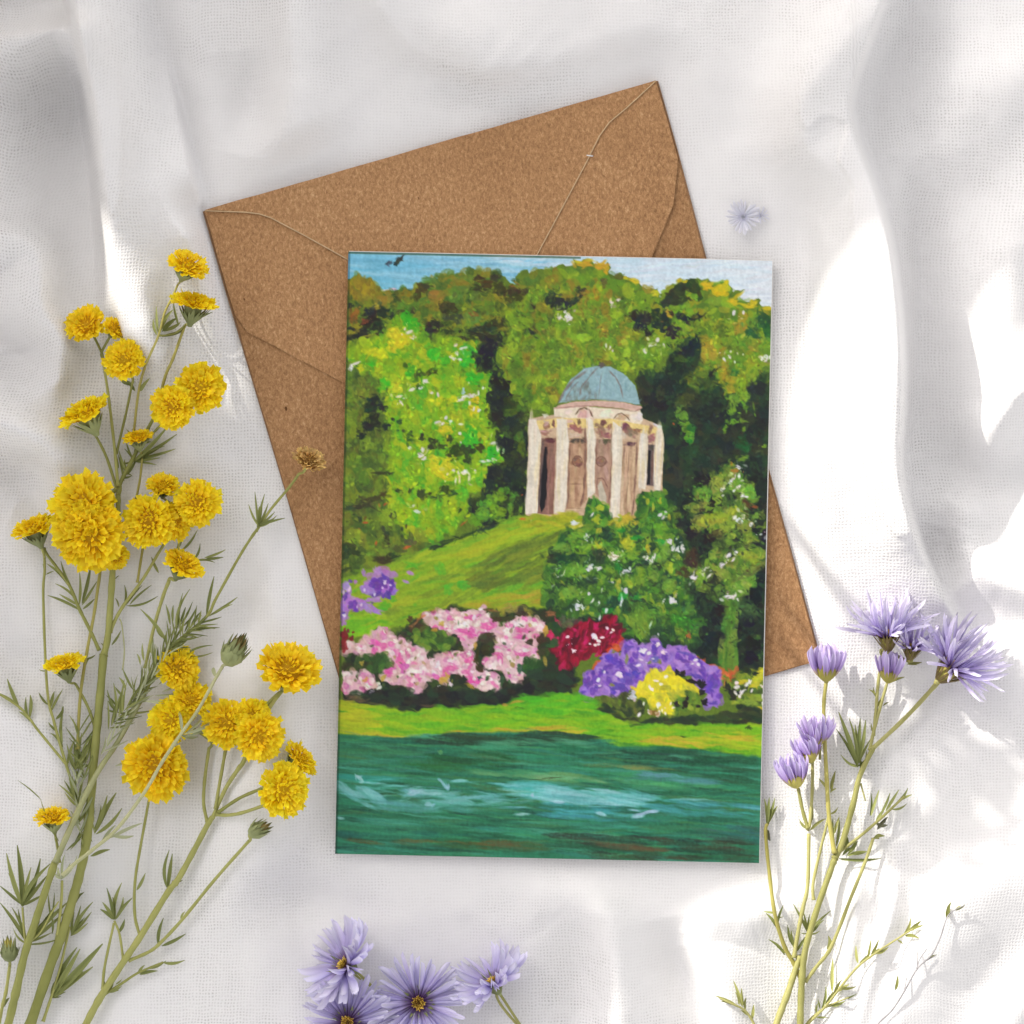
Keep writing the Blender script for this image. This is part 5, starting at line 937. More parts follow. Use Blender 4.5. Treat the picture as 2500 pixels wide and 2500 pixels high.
# ------------------------------------------------------------------ greeting card
def build_card():
    root = thing('greeting_card', P(1353, 1360, 0), 'greeting card printed with a painting of a domed garden temple above flowers and water', 'greeting card')
    base = Vector(root.location)
    ca, sa = math.cos(CARD_A), math.sin(CARD_A)
    def at(u, v, z):
        return P(CARD_O[0] + u * ca - v * sa, CARD_O[1] + u * sa + v * ca, z * MM) - base
    def panel(name, z0, z1, du=0.0, dv=0.0):
        b = MB(); W, H = CARD_W, CARD_H
        c = [(du, dv), (W + du, dv), (W + du, H + dv), (du, H + dv)]
        v = [at(u, q, z0) for u, q in c] + [at(u, q, z1) for u, q in c]
        b.add(v, [(0, 1, 2, 3), (7, 6, 5, 4), (4, 5, 1, 0), (5, 6, 2, 1), (6, 7, 3, 2), (7, 4, 0, 3)])
        return b.build(name, root, M_WHITE, smooth=False)
    panel('back_panel', 1.34, 1.66, 1.5, -2.0)
    front = panel('front_panel', 1.80, 2.15)
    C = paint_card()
    H, W = C.shape[:2]
    ins = .9
    us = np.linspace(-.3, CARD_W - ins, W); vs_ = np.linspace(-.3, CARD_H - ins * .3, H)
    UU, VV = np.meshgrid(us, vs_)
    z = 2.18 * MM; k = (CAM_H - z) / CAM_H * PXM
    X = (CARD_O[0] + UU * ca - VV * sa - 1250) * k - base.x; Y = (1250 - (CARD_O[1] + UU * sa + VV * ca)) * k - base.y
    V = np.stack([X.ravel(), Y.ravel(), np.full(X.size, z - base.z)], 1).astype(np.float32)
    i = (np.arange(H - 1)[:, None] * W + np.arange(W - 1)[None, :]).ravel()
    F = np.stack([i, i + W, i + W + 1, i + 1], 1).astype(np.int32)
    me = bpy.data.meshes.new('printed_picture')
    me.vertices.add(len(V)); me.vertices.foreach_set('co', V.ravel())
    me.loops.add(F.size); me.loops.foreach_set('vertex_index', F.ravel())
    me.polygons.add(len(F)); me.polygons.foreach_set('loop_start', np.arange(0, F.size, 4, dtype=np.int32)); me.polygons.foreach_set('loop_total', np.full(len(F), 4, np.int32))
    me.update(); me.validate()
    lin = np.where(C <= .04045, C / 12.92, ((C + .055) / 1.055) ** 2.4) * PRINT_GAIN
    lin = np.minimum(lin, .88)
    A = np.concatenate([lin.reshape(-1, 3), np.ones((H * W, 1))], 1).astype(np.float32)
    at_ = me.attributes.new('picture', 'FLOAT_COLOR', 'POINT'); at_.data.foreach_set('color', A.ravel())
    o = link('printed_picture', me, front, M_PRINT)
PRINT_GAIN = .92
build_card()

# ------------------------------------------------------------------ plant pieces
rnd = random.Random(5)
def cv(ox, oy, s): return lambda u, v: (ox + s * u, oy + s * v)
cA = cv(0, 550, 850 / 1932); cB = cv(0, 1350, 850 / 1932); cC = cv(0, 1900, 700 / 1932)
cD = cv(650, 2150, 700 / 1932); cE = cv(1750, 1350, 750 / 1932); cF = cv(1650, 1850, 850 / 1932)
cPX = cv(0, 0, 1.0)

def strip(L, prof, nseg, curl, cup, notch=0.0, ruff=0.0, seed=0, cols=2):
    """a blade along +x: prof(t) half width, curl lifts the tip, cup bends the sides up; returns verts, faces, along"""
    rr = random.Random(seed); v = []; f = []; al = []
    for i in range(nseg + 1):
        t = i / nseg; w = prof(t)
        for j in range(cols + 1):
            s = 2 * j / cols - 1
            x = L * t
            if t > .95: x -= (notch * (1 - abs(s)) - (abs(s) > .9) * .06) * L if notch else 0
            z = curl(t) + cup * (s * s) * w + rr.uniform(-1, 1) * ruff * t
            v.append(Vector((x, s * w, z))); al.append(t)
    for i in range(nseg):
        for j in range(cols):
            a = i * (cols + 1) + j
            f.append((a, a + 1, a + cols + 2, a + cols + 1))
    return v, f, al
def set_along(me, al):
    at = me.attributes.new('along', 'FLOAT', 'POINT'); at.data.foreach_set('value', np.array(al, np.float32))
def petal_mesh(name, mat, *a, **k):
    v, f, al = strip(*a, **k); me = mesh(name, v, f, True, mat); set_along(me, al); return me
# yellow ray petals: spoon shaped, notched, unit length
def yprof(t): return .07 + .20 * math.sin(min(1, t * 1.12) * math.pi * .56) ** 1.3
YP = [petal_mesh('ray_petal', M_YEL, 1, yprof, 6, lambda t, c=c: c * t * t, .5, notch=.10, ruff=.05, seed=i, cols=4) for i, c in enumerate((.18, -.12, .30, .02, -.25))]
def tipr(t): return math.sqrt(max(0, 1 - t ** 12)) * .95 + .05
def aprof(t): return (.024 + .038 * min(1, t / .55) - .010 * max(0, t - .7) / .3) * tipr(t)
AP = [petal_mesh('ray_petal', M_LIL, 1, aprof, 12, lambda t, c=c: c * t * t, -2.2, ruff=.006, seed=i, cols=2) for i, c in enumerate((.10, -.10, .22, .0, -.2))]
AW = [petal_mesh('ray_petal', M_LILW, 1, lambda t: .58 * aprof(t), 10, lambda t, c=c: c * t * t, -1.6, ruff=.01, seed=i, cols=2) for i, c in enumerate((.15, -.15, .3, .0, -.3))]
AB = [petal_mesh('bud_petal', M_LILB, 1, lambda t: (.04 + .06 * math.sin(t ** .8 * math.pi * .82)) * tipr(t), 10, lambda t, c=c: c * t * t, -1.2, seed=i, cols=2) for i, c in enumerate((.06, -.05, .14))]
AL = [petal_mesh('pale_petal', M_PALE, 1, aprof, 6, lambda t, c=c: c * t * t, -1.5, seed=i, cols=2) for i, c in enumerate((.05, .12))]
# leaves: narrow blades, unit length
def lprof(t): return .010 + .052 * math.sin(min(1, t) ** .75 * math.pi) ** .9
def leaf_set(name, mat):
    out = []
    for i, (c, wv) in enumerate(((.05, .0), (-.04, .03), (.10, -.04), (.02, .06))):
        v, f, al = strip(1, lprof, 8, lambda t, c=c: c * math.sin(t * math.pi), .9, cols=2, seed=i)
        v = [Vector((a.x, a.y + wv * math.sin(a.x * math.pi), a.z)) for a in v]
        out.append(mesh(name, v, f, True, mat))
    return out
LF = leaf_set('leaf', M_LEAF); LFP = leaf_set('leaf', M_LEAFP); LFL = leaf_set('leaf', M_LEAFL)
LFD = leaf_set('leaf', mat_green('leaf_dark_grey', (.08, .085, .05), (.22, .22, .12), .1))

def basis(ax, roll=0.0):
    """matrix whose local +z is ax"""
    ax = Vector(ax).normalized()
    return ax.to_track_quat('Z', 'Y').to_matrix().to_4x4() @ Matrix.Rotation(roll, 4, 'Z')

class Sprig:
    def __init__(s, name, label, cat, px, lift, group=None, stem=M_STEM, thin=.66):
        s.thin = thin
        s.lift = lift * MM; s.stem_mat = stem
        s.root = thing(name, P(px[0], px[1], max(0, hz(*px))), label, cat, group); s.o = Vector(s.root.location)
        s.n = 0; s.ends = []
    def z(s, px, py, extra=0.0):
        return max(hz(px, py), -.0005) + s.lift + extra
    def at(s, px, py, extra=0.0):
        return P(px, py, s.z(px, py, extra)) - s.o
    def stem(s, cvf, pts, r0, r1=None, name='stem', mat=None, extra=0.0, knots=True):
        """a stem through crop points; r in photo px (half width)"""
        r1 = r1 if r1 is not None else r0 * .8
        r0, r1 = r0 * s.thin, r1 * s.thin
        q = [cvf(*p) for p in pts]
        c = spline([(a[0], a[1], 0) for a in q], 6)
        # sample the cloth and smooth, so the stem bridges small hollows
        zz = np.maximum(h_at([a.x for a in c], [a.y for a in c]), -.5) * MM
        k = min(9, len(zz)); pad = np.pad(zz, (k // 2, k - 1 - k // 2), 'edge')
        zs = np.maximum(np.convolve(pad, np.ones(k) / k, 'valid'), zz)
        n = len(c); R_ = []; V_ = []
        for i, a in enumerate(c):
            t = i / max(1, n - 1); r = (r0 + (r1 - r0) * t) * PXM * (1 + .06 * math.sin(i * 1.7))
            if knots and (i == 0): r *= 1.3
            if knots and r0 > 4 and i % 23 == 11: r *= 1.14
            R_.append(r); V_.append(P(a.x, a.y, zs[i] + s.lift + extra * MM + r) - s.o)
        b = MB(); b.tube(V_, R_, 8); s.n += 1
        s.ends.append((V_[-1], V_[-1] - V_[-3], R_[-1], mat or s.stem_mat))
        return b.build(name, s.root, mat or s.stem_mat)
    def neck(s, mw, zb, reach):
        """join the nearest stem end to the underside of a head"""
        base = mw @ Vector((0, 0, zb)); inn = mw @ Vector((0, 0, zb * .55))
        c = [(e[0] - base).length for e in s.ends]
        if not c: return
        i = c.index(min(c))
        if c[i] > reach: return
        e, d, r, mt = s.ends[i]
        k = min(.35 * c[i], d.length * 2)
        b = MB(); b.tube(spline([e - d.normalized() * r, e + d.normalized() * k * .5, base, inn], 4), [r * (1 + .5 * max(0, j - 8) / 4) for j in range(13)], 8)
        b.build('stalk', s.root, mt)
    def leaf(s, cvf, a, b, w=1.0, kind=LF, extra=0.0, rise=None):
        (ax, ay), (bx, by) = cvf(*a), cvf(*b)
        pa = s.at(ax, ay, extra * MM); L_px = math.hypot(bx - ax, by - ay)
        rise = rnd.uniform(.0, .10) if rise is None else rise
        pb = P(bx, by, max(hz(bx, by), 0) + s.lift * .6 + extra * MM + rise * L_px * PXM) - s.o
        d = pb - pa; L = d.length
        if L < 1e-5: return
        x = d.normalized(); y = Vector((0, 0, 1)).cross(x)
        y = y.normalized() if y.length > .01 else Vector((0, 1, 0)); zz = x.cross(y)
        Mx = Matrix((x, y, zz)).transposed().to_4x4() @ Matrix.Rotation(rnd.uniform(-.7, .7), 4, 'X')
        wf = .80 * w * max(.75, min(1.6, 55 / max(L_px, 18)))
        Mx = Matrix.Translation(pa) @ Mx @ Matrix.Diagonal((L, L * wf * rnd.choice((1, -1)), L * .8, 1))
        return link('leaf', rnd.choice(kind), s.root, None, Mx)
    def leaves(s, cvf, lst, w=1.0, kind=LF, extra=0.0):
        for a, b in lst: s.leaf(cvf, a, b, w, kind, extra)
    def fan(s, cvf, base, tips, w=1.0, kind=LF, extra=0.0, jit=6):
        for t in tips: s.leaf(cvf, (base[0] + rnd.uniform(-jit, jit), base[1] + rnd.uniform(-jit, jit)), t, w, kind, extra)
    def along(s, cvf, pts, n, ln, spread=(25, 60), w=1.0, kind=LF, extra=0.0, both=True):
        """leaves set along a line of points, leaning forward to both sides; ln in crop units"""
        c = spline([(p[0], p[1], 0) for p in pts], 8)
        for i in range(n):
            t = (i + rnd.random() * .8) / n; j = min(len(c) - 2, int(t * (len(c) - 1)))
            d = c[j + 1] - c[j]; an = math.atan2(d.y, d.x) + math.radians(rnd.uniform(*spread)) * (1 if i % 2 else -1)
            L = rnd.uniform(*ln); b = c[j]
            s.leaf(cvf, (b.x, b.y), (b.x + math.cos(an) * L, b.y + math.sin(an) * L), w, kind, extra + rnd.uniform(0, 1.5))
    def place(s, px, py, ax, rad_m, extra, roll):
        ax = Vector((ax[0], -ax[1], ax[2])).normalized()           # image direction (y down) -> scene
        side = math.sqrt(max(0, 1 - ax.z ** 2))
        zc = s.z(px, py, extra * MM) + rad_m * (.35 + .45 * side)
        return Matrix.Translation(P(px, py, zc) - s.o) @ basis(ax, roll)

    # ---- yellow pompon head -------------------------------------------------
    def yellow(s, cvf, cx, cy, d, ax=(0, 0, 1), squash=1.0, extra=0.0, dome=.35, rays=18, label=None, mats=None, calyx=True, seed=None):
        rr = random.Random(seed if seed is not None else int(cx * 13 + cy * 7))
        x, y = cvf(cx, cy); sc = cvf(1, 0)[0] - cvf(0, 0)[0]
        Rm = d * sc / 2 * PXM
        my, mc = mats or (None, M_YELC)
        mw = s.place(x, y, ax, Rm, extra, rr.uniform(0, 6.28)) @ Matrix.Diagonal((1, squash, 1, 1))
        # florets: dense crown of small petals, joined (nobody could count them)
        b = MB(); al = []
        NF = 105
        for i in range(NF):
            q = math.sqrt((i + .5) / NF); th = i * 2.39996
            rad = Rm * .74 * q
            z0 = Rm * dome * (1 - q * q) + rr.uniform(-.03, .03) * Rm
            L = Rm * (.16 + .22 * q) * rr.uniform(.8, 1.25); wd = L * rr.uniform(.26, .42)
            lean = (.25 + .9 * q) + rr.uniform(-.3, .3)
            v, f, a_ = strip(L, lambda t: wd * (.3 + .7 * math.sin(min(1, t * 1.1) * math.pi * .6)), 3, lambda t: -.18 * L * t * t, .6, notch=.12, ruff=L * .08, seed=i, cols=2)
            Mx = Matrix.Translation((rad * math.cos(th), rad * math.sin(th), z0)) @ Matrix.Rotation(th + rr.uniform(-.4, .4), 4, 'Z') @ Matrix.Rotation(-(math.pi / 2 - lean), 4, 'Y') @ Matrix.Rotation(rr.uniform(-.6, .6), 4, 'X')
            b.add(v, f, Mx); al += [min(1, .12 + .88 * t) if q > .45 else .05 + .55 * t for t in a_]
        # heart of the head
        nv = []; nf = []; nseg = 12
        for k in range(4):
            ph = k / 3 * 1.35
            for j in range(nseg):
                nv.append((Rm * .66 * math.sin(ph) * math.cos(j * 2 * math.pi / nseg), Rm * .66 * math.sin(ph) * math.sin(j * 2 * math.pi / nseg), Rm * (dome * .9) * (math.cos(ph) - .25)))
        for k in range(3):
            for j in range(nseg): nf.append((k * nseg + j, k * nseg + (j + 1) % nseg, (k + 1) * nseg + (j + 1) % nseg, (k + 1) * nseg + j))
        b.add(nv, nf); al += [.08] * len(nv)
        me = mesh('flower_head', b.v, b.f, True, mc); set_along(me, al)
        head = link('flower_head', me, s.root, None, mw, label)
        for i in range(rays):
            th = 2 * math.pi * i / rays + rr.uniform(-.12, .12); L = Rm * rr.uniform(.50, .66); up = rr.uniform(-.15, .38)
            Mx = Matrix.Translation((Rm * .40 * math.cos(th), Rm * .40 * math.sin(th), Rm * rr.uniform(-.02, .10))) @ Matrix.Rotation(th, 4, 'Z') @ Matrix.Rotation(-up, 4, 'Y') @ Matrix.Rotation(rr.uniform(-.5, .5), 4, 'X') @ Matrix.Diagonal((L, L * rr.uniform(.9, 1.25), L, 1))
            o = link('ray_petal', rr.choice(YP if not mats else BP), head, None, Mx)
        if calyx:
            c = MB()
            prof = [(.09, -1.10), (.13, -.98), (.23, -.66), (.33, -.32), (.38, -.06)]
            nn = 12; v = []; f = []
            for rr_, z_ in prof:
                for j in range(nn):
                    a = 2 * math.pi * j / nn; k_ = rr_ * (1 + .10 * (j % 2)); v.append((Rm * k_ * math.cos(a), Rm * k_ * math.sin(a), Rm * z_ * .85))
            for k in range(len(prof) - 1):
                for j in range(nn): f.append((k * nn + j, k * nn + (j + 1) % nn, (k + 1) * nn + (j + 1) % nn, (k + 1) * nn + j))
            c.add(v, f)
            for j in range(17):
                a = 2 * math.pi * j / 17 + rr.uniform(-.1, .1); L = Rm * rr.uniform(.70, 1.12)
                v, f, _ = strip(L, lambda t: L * .10 * math.sin(min(1, .15 + t * .85) * math.pi), 4, lambda t: .12 * L * t * t, .5, cols=2)
                c.add(v, f, Matrix.Rotation(a, 4, 'Z') @ Matrix.Translation((Rm * .17, 0, -Rm * .78)) @ Matrix.Rotation(-.80, 4, 'Y'))
            c.build('calyx', head, M_CALYX)
        s.neck(mw, -.90 * Rm, 2.4 * Rm)
        return head
    # ---- closed green bud ---------------------------------------------------
    def bud(s, cvf, cx, cy, d, ax, extra=0.0, dark=M_CALYXD, seed=1, label='unopened green bud'):
        rr = random.Random(seed); x, y = cvf(cx, cy); sc = cvf(1, 0)[0] - cvf(0, 0)[0]; Rm = d * sc / 2 * PXM
        mw = s.place(x, y, ax, Rm, extra, 0)
        b = MB(); v = []; f = []; nn = 12; prof = [(.12, -1.0), (.45, -.8), (.72, -.35), (.70, .1), (.45, .38), (.1, .46)]
        for r_, z_ in prof:
            for j in range(nn): a = 2 * math.pi * j / nn; v.append((Rm * r_ * math.cos(a), Rm * r_ * math.sin(a), Rm * z_))
        for k in range(len(prof) - 1):
            for j in range(nn): f.append((k * nn + j, k * nn + (j + 1) % nn, (k + 1) * nn + (j + 1) % nn, (k + 1) * nn + j))
        b.add(v, f)
        h = b.build('flower_bud', s.root, M_CALYX, mw, label)
        for ring, (n, z0, r0, tilt, L0, m) in enumerate(((11, -.55, .60, .35, .95, M_CALYX), (13, -.1, .55, .12, .95, M_CALYX), (13, .2, .35, .05, .75, dark))):
            c = MB()
            for j in range(n):
                a = 2 * math.pi * (j + .5 * ring) / n; L = Rm * L0 * rr.uniform(.9, 1.45)
                v, f, _ = strip(L, lambda t: L * .10 * math.sin(min(1, .2 + t * .8) * math.pi), 4, lambda t: .2 * L * t * t, .6, cols=2)
                c.add(v, f, Matrix.Rotation(a, 4, 'Z') @ Matrix.Translation((Rm * r0, 0, Rm * z0)) @ Matrix.Rotation(-(math.pi / 2 - tilt - rr.uniform(-.1, .25)), 4, 'Y'))
            c.build('sepal_ring', h, m)
        s.neck(mw, -.95 * Rm, 2.6 * Rm)
        return h
    # ---- aster head: many narrow lilac rays ---------------------------------
    def aster(s, cvf, cx, cy, rad, ax, n=34, tilt=(.0, .35), extra=0.0, cal=M_CALYXD, seed=None, lens=(.75, 1.0), arc=None, label=None, disc=True, pm=None, calr=.30, rows=2, wy=1.0, dm=None, cal2=None):
        """tilt: angle of the rays above the plane of the flower; arc: range of angles kept"""
        rr = random.Random(seed if seed is not None else int(cx * 3 + cy * 5)); x, y = cvf(cx, cy); sc = cvf(1, 0)[0] - cvf(0, 0)[0]; Rm = rad * sc * PXM
        mw = s.place(x, y, ax, Rm * .3, extra, rr.uniform(0, 6.28) if arc is None else 0)
        pm = pm or AP
        b = MB(); al = []
        # disc of tiny florets
        for i in range(54):
            q = math.sqrt((i + .5) / 54); th = i * 2.39996; r_ = Rm * .085 * q
            L = Rm * .085 * rr.uniform(.7, 1.2); v, f, a_ = strip(L, lambda t: L * .2 * (1 - .5 * t), 2, lambda t: 0, .8, cols=2)
            b.add(v, f, Matrix.Translation((r_ * math.cos(th), r_ * math.sin(th), Rm * .03)) @ Matrix.Rotation(th, 4, 'Z') @ Matrix.Rotation(-(1.5 - .8 * q + rr.uniform(-.2, .2)), 4, 'Y')); al += [max(0, a * (1.1 - .3 * q)) for a in a_]
        v = []; f = []
        for r_, z_ in ((.10, .0), (.10, .02), (.05, .04), (.01, .045)):
            for j in range(12): a = 2 * math.pi * j / 12; v.append((Rm * r_ * math.cos(a), Rm * r_ * math.sin(a), Rm * z_))
        for k in range(3):
            for j in range(12): f.append((k * 12 + j, k * 12 + (j + 1) % 12, (k + 1) * 12 + (j + 1) % 12, (k + 1) * 12 + j))
        b.add(v, f); al += [.1] * len(v)
        me = mesh('flower_head', b.v, b.f, True, dm or M_DISC); set_along(me, al)
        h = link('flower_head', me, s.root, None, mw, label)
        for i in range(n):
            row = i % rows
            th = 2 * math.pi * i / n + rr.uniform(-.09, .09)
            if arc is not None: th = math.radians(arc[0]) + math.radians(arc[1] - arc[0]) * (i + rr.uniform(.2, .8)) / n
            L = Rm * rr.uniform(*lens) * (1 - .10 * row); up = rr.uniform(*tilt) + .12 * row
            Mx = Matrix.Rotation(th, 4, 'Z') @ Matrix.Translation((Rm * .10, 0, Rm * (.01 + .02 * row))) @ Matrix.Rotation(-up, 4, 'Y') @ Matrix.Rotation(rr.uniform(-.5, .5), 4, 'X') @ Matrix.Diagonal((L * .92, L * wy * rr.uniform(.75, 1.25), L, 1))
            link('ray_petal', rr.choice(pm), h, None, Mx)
        if cal is not None:
            c = MB(); v = []; f = []; nn = 14
            for r_, z_ in ((.08, -1.15), (.26, -.85), (.46, -.42), (.58, .0)):
                for j in range(nn): a = 2 * math.pi * j / nn; v.append((Rm * calr * r_ * math.cos(a), Rm * calr * r_ * math.sin(a), Rm * calr * z_))
            for k in range(3):
                for j in range(nn): f.append((k * nn + j, k * nn + (j + 1) % nn, (k + 1) * nn + (j + 1) % nn, (k + 1) * nn + j))
            c.add(v, f)
            c.build('calyx', h, cal2 or cal); c = MB()
            for j in range(22):
                a = 2 * math.pi * j / 22; L = Rm * calr * rr.uniform(1.15, 1.75)
                v, f, _ = strip(L, lambda t: L * .07 * math.sin(min(1, .25 + t * .75) * math.pi), 4, lambda t: .1 * L * t * t, .5, cols=2)
                c.add(v, f, Matrix.Rotation(a, 4, 'Z') @ Matrix.Translation((Rm * calr * .22, 0, -Rm * calr * (.95 - .25 * (j % 2)))) @ Matrix.Rotation(-(.92), 4, 'Y'))
            c.build('bract_ring', h, cal)
            s.neck(mw, -1.1 * Rm * calr, 1.2 * Rm)
        return h
    # ---- half-open lilac bud, seen from the side ----------------------------
    def cup(s, cvf, bx, by, length, ax, n=22, spread=(.08, .42), extra=0.0, seed=1, cal=M_CALYXY, label=None):
        rr = random.Random(seed); x, y = cvf(bx, by); sc = cvf(1, 0)[0] - cvf(0, 0)[0]; L0 = length * sc * PXM
        mw = s.place(x, y, ax, L0 * .42, extra, rr.uniform(0, 6))
        c = MB(); v = []; f = []; nn = 14; prof = [(.05, -.02), (.12, .02), (.24, .14), (.29, .28), (.28, .36)]
        for r_, z_ in prof:
            for j in range(nn): a = 2 * math.pi * j / nn; v.append((L0 * r_ * math.cos(a), L0 * r_ * math.sin(a), L0 * z_))
        for k in range(len(prof) - 1):
            for j in range(nn): f.append((k * nn + j, k * nn + (j + 1) % nn, (k + 1) * nn + (j + 1) % nn, (k + 1) * nn + j))
        c.add(v, f)
        for j in range(16):
            a = 2 * math.pi * j / 16; L = L0 * rr.uniform(.34, .50)
            v, f, _ = strip(L, lambda t: L * .13 * math.sin(min(1, .2 + t * .8) * math.pi), 4, lambda t: .25 * L * t * t, .5, cols=2)
            c.add(v, f, Matrix.Rotation(a, 4, 'Z') @ Matrix.Translation((L0 * .15, 0, L0 * .05)) @ Matrix.Rotation(-1.05, 4, 'Y'))
        h = c.build('flower_head', s.root, cal, mw, label)
        for i in range(n):
            th = i * 2.39996; q = (i + .5) / n; L = L0 * rr.uniform(.70, .88)
            Mx = Matrix.Rotation(th, 4, 'Z') @ Matrix.Translation((L0 * .22 * math.sqrt(q), 0, L0 * .16)) @ Matrix.Rotation(-(math.pi / 2 - spread[0] - (spread[1] - spread[0]) * q + rr.uniform(-.08, .08)), 4, 'Y') @ Matrix.Rotation(rr.uniform(-.4, .4), 4, 'X') @ Matrix.Diagonal((L, L, L, 1))
            link('ray_petal', rr.choice(AB), h, None, Mx)
        s.neck(mw, 0.0, L0 * .6)
        return h
BP = [petal_mesh('dried_petal', M_BRN, 1, lambda t: .03 + .06 * math.sin(t * math.pi * .8), 5, lambda t, c=c: c * t * t, .8, ruff=.06, seed=i, cols=2) for i, c in enumerate((.3, -.2, .1))]

# ------------------------------------------------------------------ yellow flowers, left
GY = 'cut yellow flower sprigs at the left of the cloth'
# the main sprig: thick upright stem, most of the yellow heads
m = Sprig('yellow_flower_sprig', 'tallest yellow flower sprig, thick upright stem carrying most of the yellow heads', 'flower sprig', cC(400, 1100), 2.5, GY)
m.stem(cB, [cp for cp in [(160, 2640), (275, 2300), (345, 2110), (400, 1930), (440, 1790), (480, 1600), (500, 1400), (530, 1050), (550, 850), (575, 560)]], 19, 15)
m.stem(cB, [(575, 570), (600, 450), (622, 150), (630, 20), (650, -120), (655, -200), (655, -330)], 13, 9, 'stem')
m.stem(cA, [(655, 1500), (668, 1430), (735, 1300), (800, 1170), (862, 1050), (880, 1010)], 8, 6, 'branch')
m.stem(cA, [(650, 1470), (592, 1290), (530, 1165)], 6, 5, 'branch')
m.stem(cA, [(655, 1450), (636, 1240), (602, 950), (568, 730)], 6, 5, 'branch', extra=.6)
m.stem(cA, [(645, 1270), (700, 1040), (735, 870)], 5, 4.5, 'branch')
m.stem(cA, [(738, 1190), (768, 930), (800, 800), (832, 720), (880, 610), (912, 490), (950, 410), (980, 345)], 5, 4, 'branch', mat=M_STEMY)
m.stem(cA, [(885, 960), (920, 830), (960, 740), (1010, 600), (1028, 555)], 6, 5, 'branch', mat=M_STEMY)
m.stem(cA, [(880, 612), (960, 605), (1022, 560)], 4, 4, 'branch')
m.stem(cA, [(755, 1520), (778, 1400), (790, 1280)], 5, 4, 'branch', mat=M_STEMY)
m.stem(cA, [(808, 1200), (900, 1100), (940, 1060)], 5, 4, 'branch')
m.stem(cB, [(430, 1090), (445, 800), (482, 550), (520, 350), (552, 130), (560, 60)], 6, 6, 'branch', mat=M_STEMY)
m.stem(cB, [(528, 970), (490, 860), (430, 745), (415, 725)], 6, 5, 'branch')
m.stem(cB, [(550, 540), (500, 430), (440, 310), (390, 190), (330, 100), (262, 10), (245, -30)], 7, 5, 'branch')
m.stem(cB, [(612, 440), (640, 370), (690, 285), (790, 150), (880, 0), (925, -70)], 7, 5, 'branch')
m.stem(cB, [(762, 165), (785, 20), (798, -60)], 5, 5, 'branch', mat=M_STEMY)
m.stem(cB, [(805, 640), (850, 430), (905, 240), (938, 155)], 6, 7, 'branch')
m.stem(cB, [(680, 650), (690, 540), (676, 400), (662, 365)], 3, 2.5, 'branch', mat=M_STEMP)
m.stem(cA, [(985, 1800), (1015, 1690), (1060, 1630)], 5, 4, 'branch')
m.yellow(cA, 1038, 228, 225, (.38, -.72, .55), extra=2)
m.yellow(cA, 1076, 445, 255, (.22, -.95, .20), squash=1, extra=2)
m.yellow(cA, 478, 555, 225, (-.25, -.45, .85), extra=2.5)
m.yellow(cA, 638, 578, 150, (.5, -.6, .6), extra=1)
m.yellow(cA, 692, 750, 225, (-.1, -.2, 1), extra=1.5, calyx=True)
m.yellow(cA, 1110, 905, 275, (.1, -.1, 1), extra=3)
m.yellow(cA, 957, 1010, 240, (-.1, .1, 1), extra=4)
m.yellow(cA, 478, 1052, 285, (-.42, -.85, .28), extra=1.5)
m.yellow(cA, 765, 1185, 165, (-.15, -.9, .3), extra=.5)
m.yellow(cA, 470, 1560, 360, (-.1, -.25, 1), extra=3.0, rays=22)
m.yellow(cA, 500, 1715, 390, (0, .15, 1), extra=5.0, rays=24)
m.yellow(cA, 645, 1840, 150, (.4, .5, .6), extra=1)
m.yellow(cA, 905, 1450, 180, (.1, -.7, .6), extra=1)
m.yellow(cA, 965, 1640, 220, (.5, .1, .8), extra=2)
m.yellow(cA, 825, 1645, 290, (-.1, .05, 1), extra=4)
m.yellow(cA, 1098, 1540, 250, (.1, -.05, 1), extra=3)
m.yellow(cB, 1015, 70, 225, (.42, -.72, .4), extra=2)
m.yellow(cB, 362, 625, 220, (-.2, -.92, .25), extra=1)
m.yellow(cB, 985, 640, 235, (.3, -.2, .9), extra=.5)
m.leaves(cA, [((870, 610), (850, 520)), ((880, 600), (868, 450)), ((890, 590), (960, 470)), ((900, 590), (980, 515)), ((910, 590), (1000, 540)), ((900, 620), (1022, 580)), ((990, 560), (960, 420)), ((1020, 560), (1180, 480)),
             ((720, 890), (668, 850)), ((780, 920), (830, 848)), ((750, 920), (700, 860)), ((660, 1350), (633, 1240)), ((670, 1400), (732, 1390)), ((690, 1420), (655, 1270)), ((1070, 1860), (1110, 1765)), ((1080, 1865), (1192, 1872)), ((1135, 1845), (1252, 1800)), ((1140, 1852), (1240, 1842)), ((985, 1800), (1020, 1708)), ((1000, 1810), (1095, 1690)), ((880, 1930), (840, 1840))], 1.3)
m.fan(cA, (742, 1310), [(982, 1160), (915, 1225), (975, 1240), (920, 1265), (890, 1290), (870, 1330), (690, 1240), (680, 1320), (720, 1260), (750, 1220), (800, 1200), (940, 1105), (850, 1225), (700, 1200)], 1.0)
m.fan(cA, (700, 1380), [(660, 1250), (735, 1392), (690, 1300), (760, 1290)], 1.2)
m.fan(cA, (775, 1225), [(700, 1130), (840, 1200), (690, 1180), (735, 1130), (800, 1150)], 1.2)
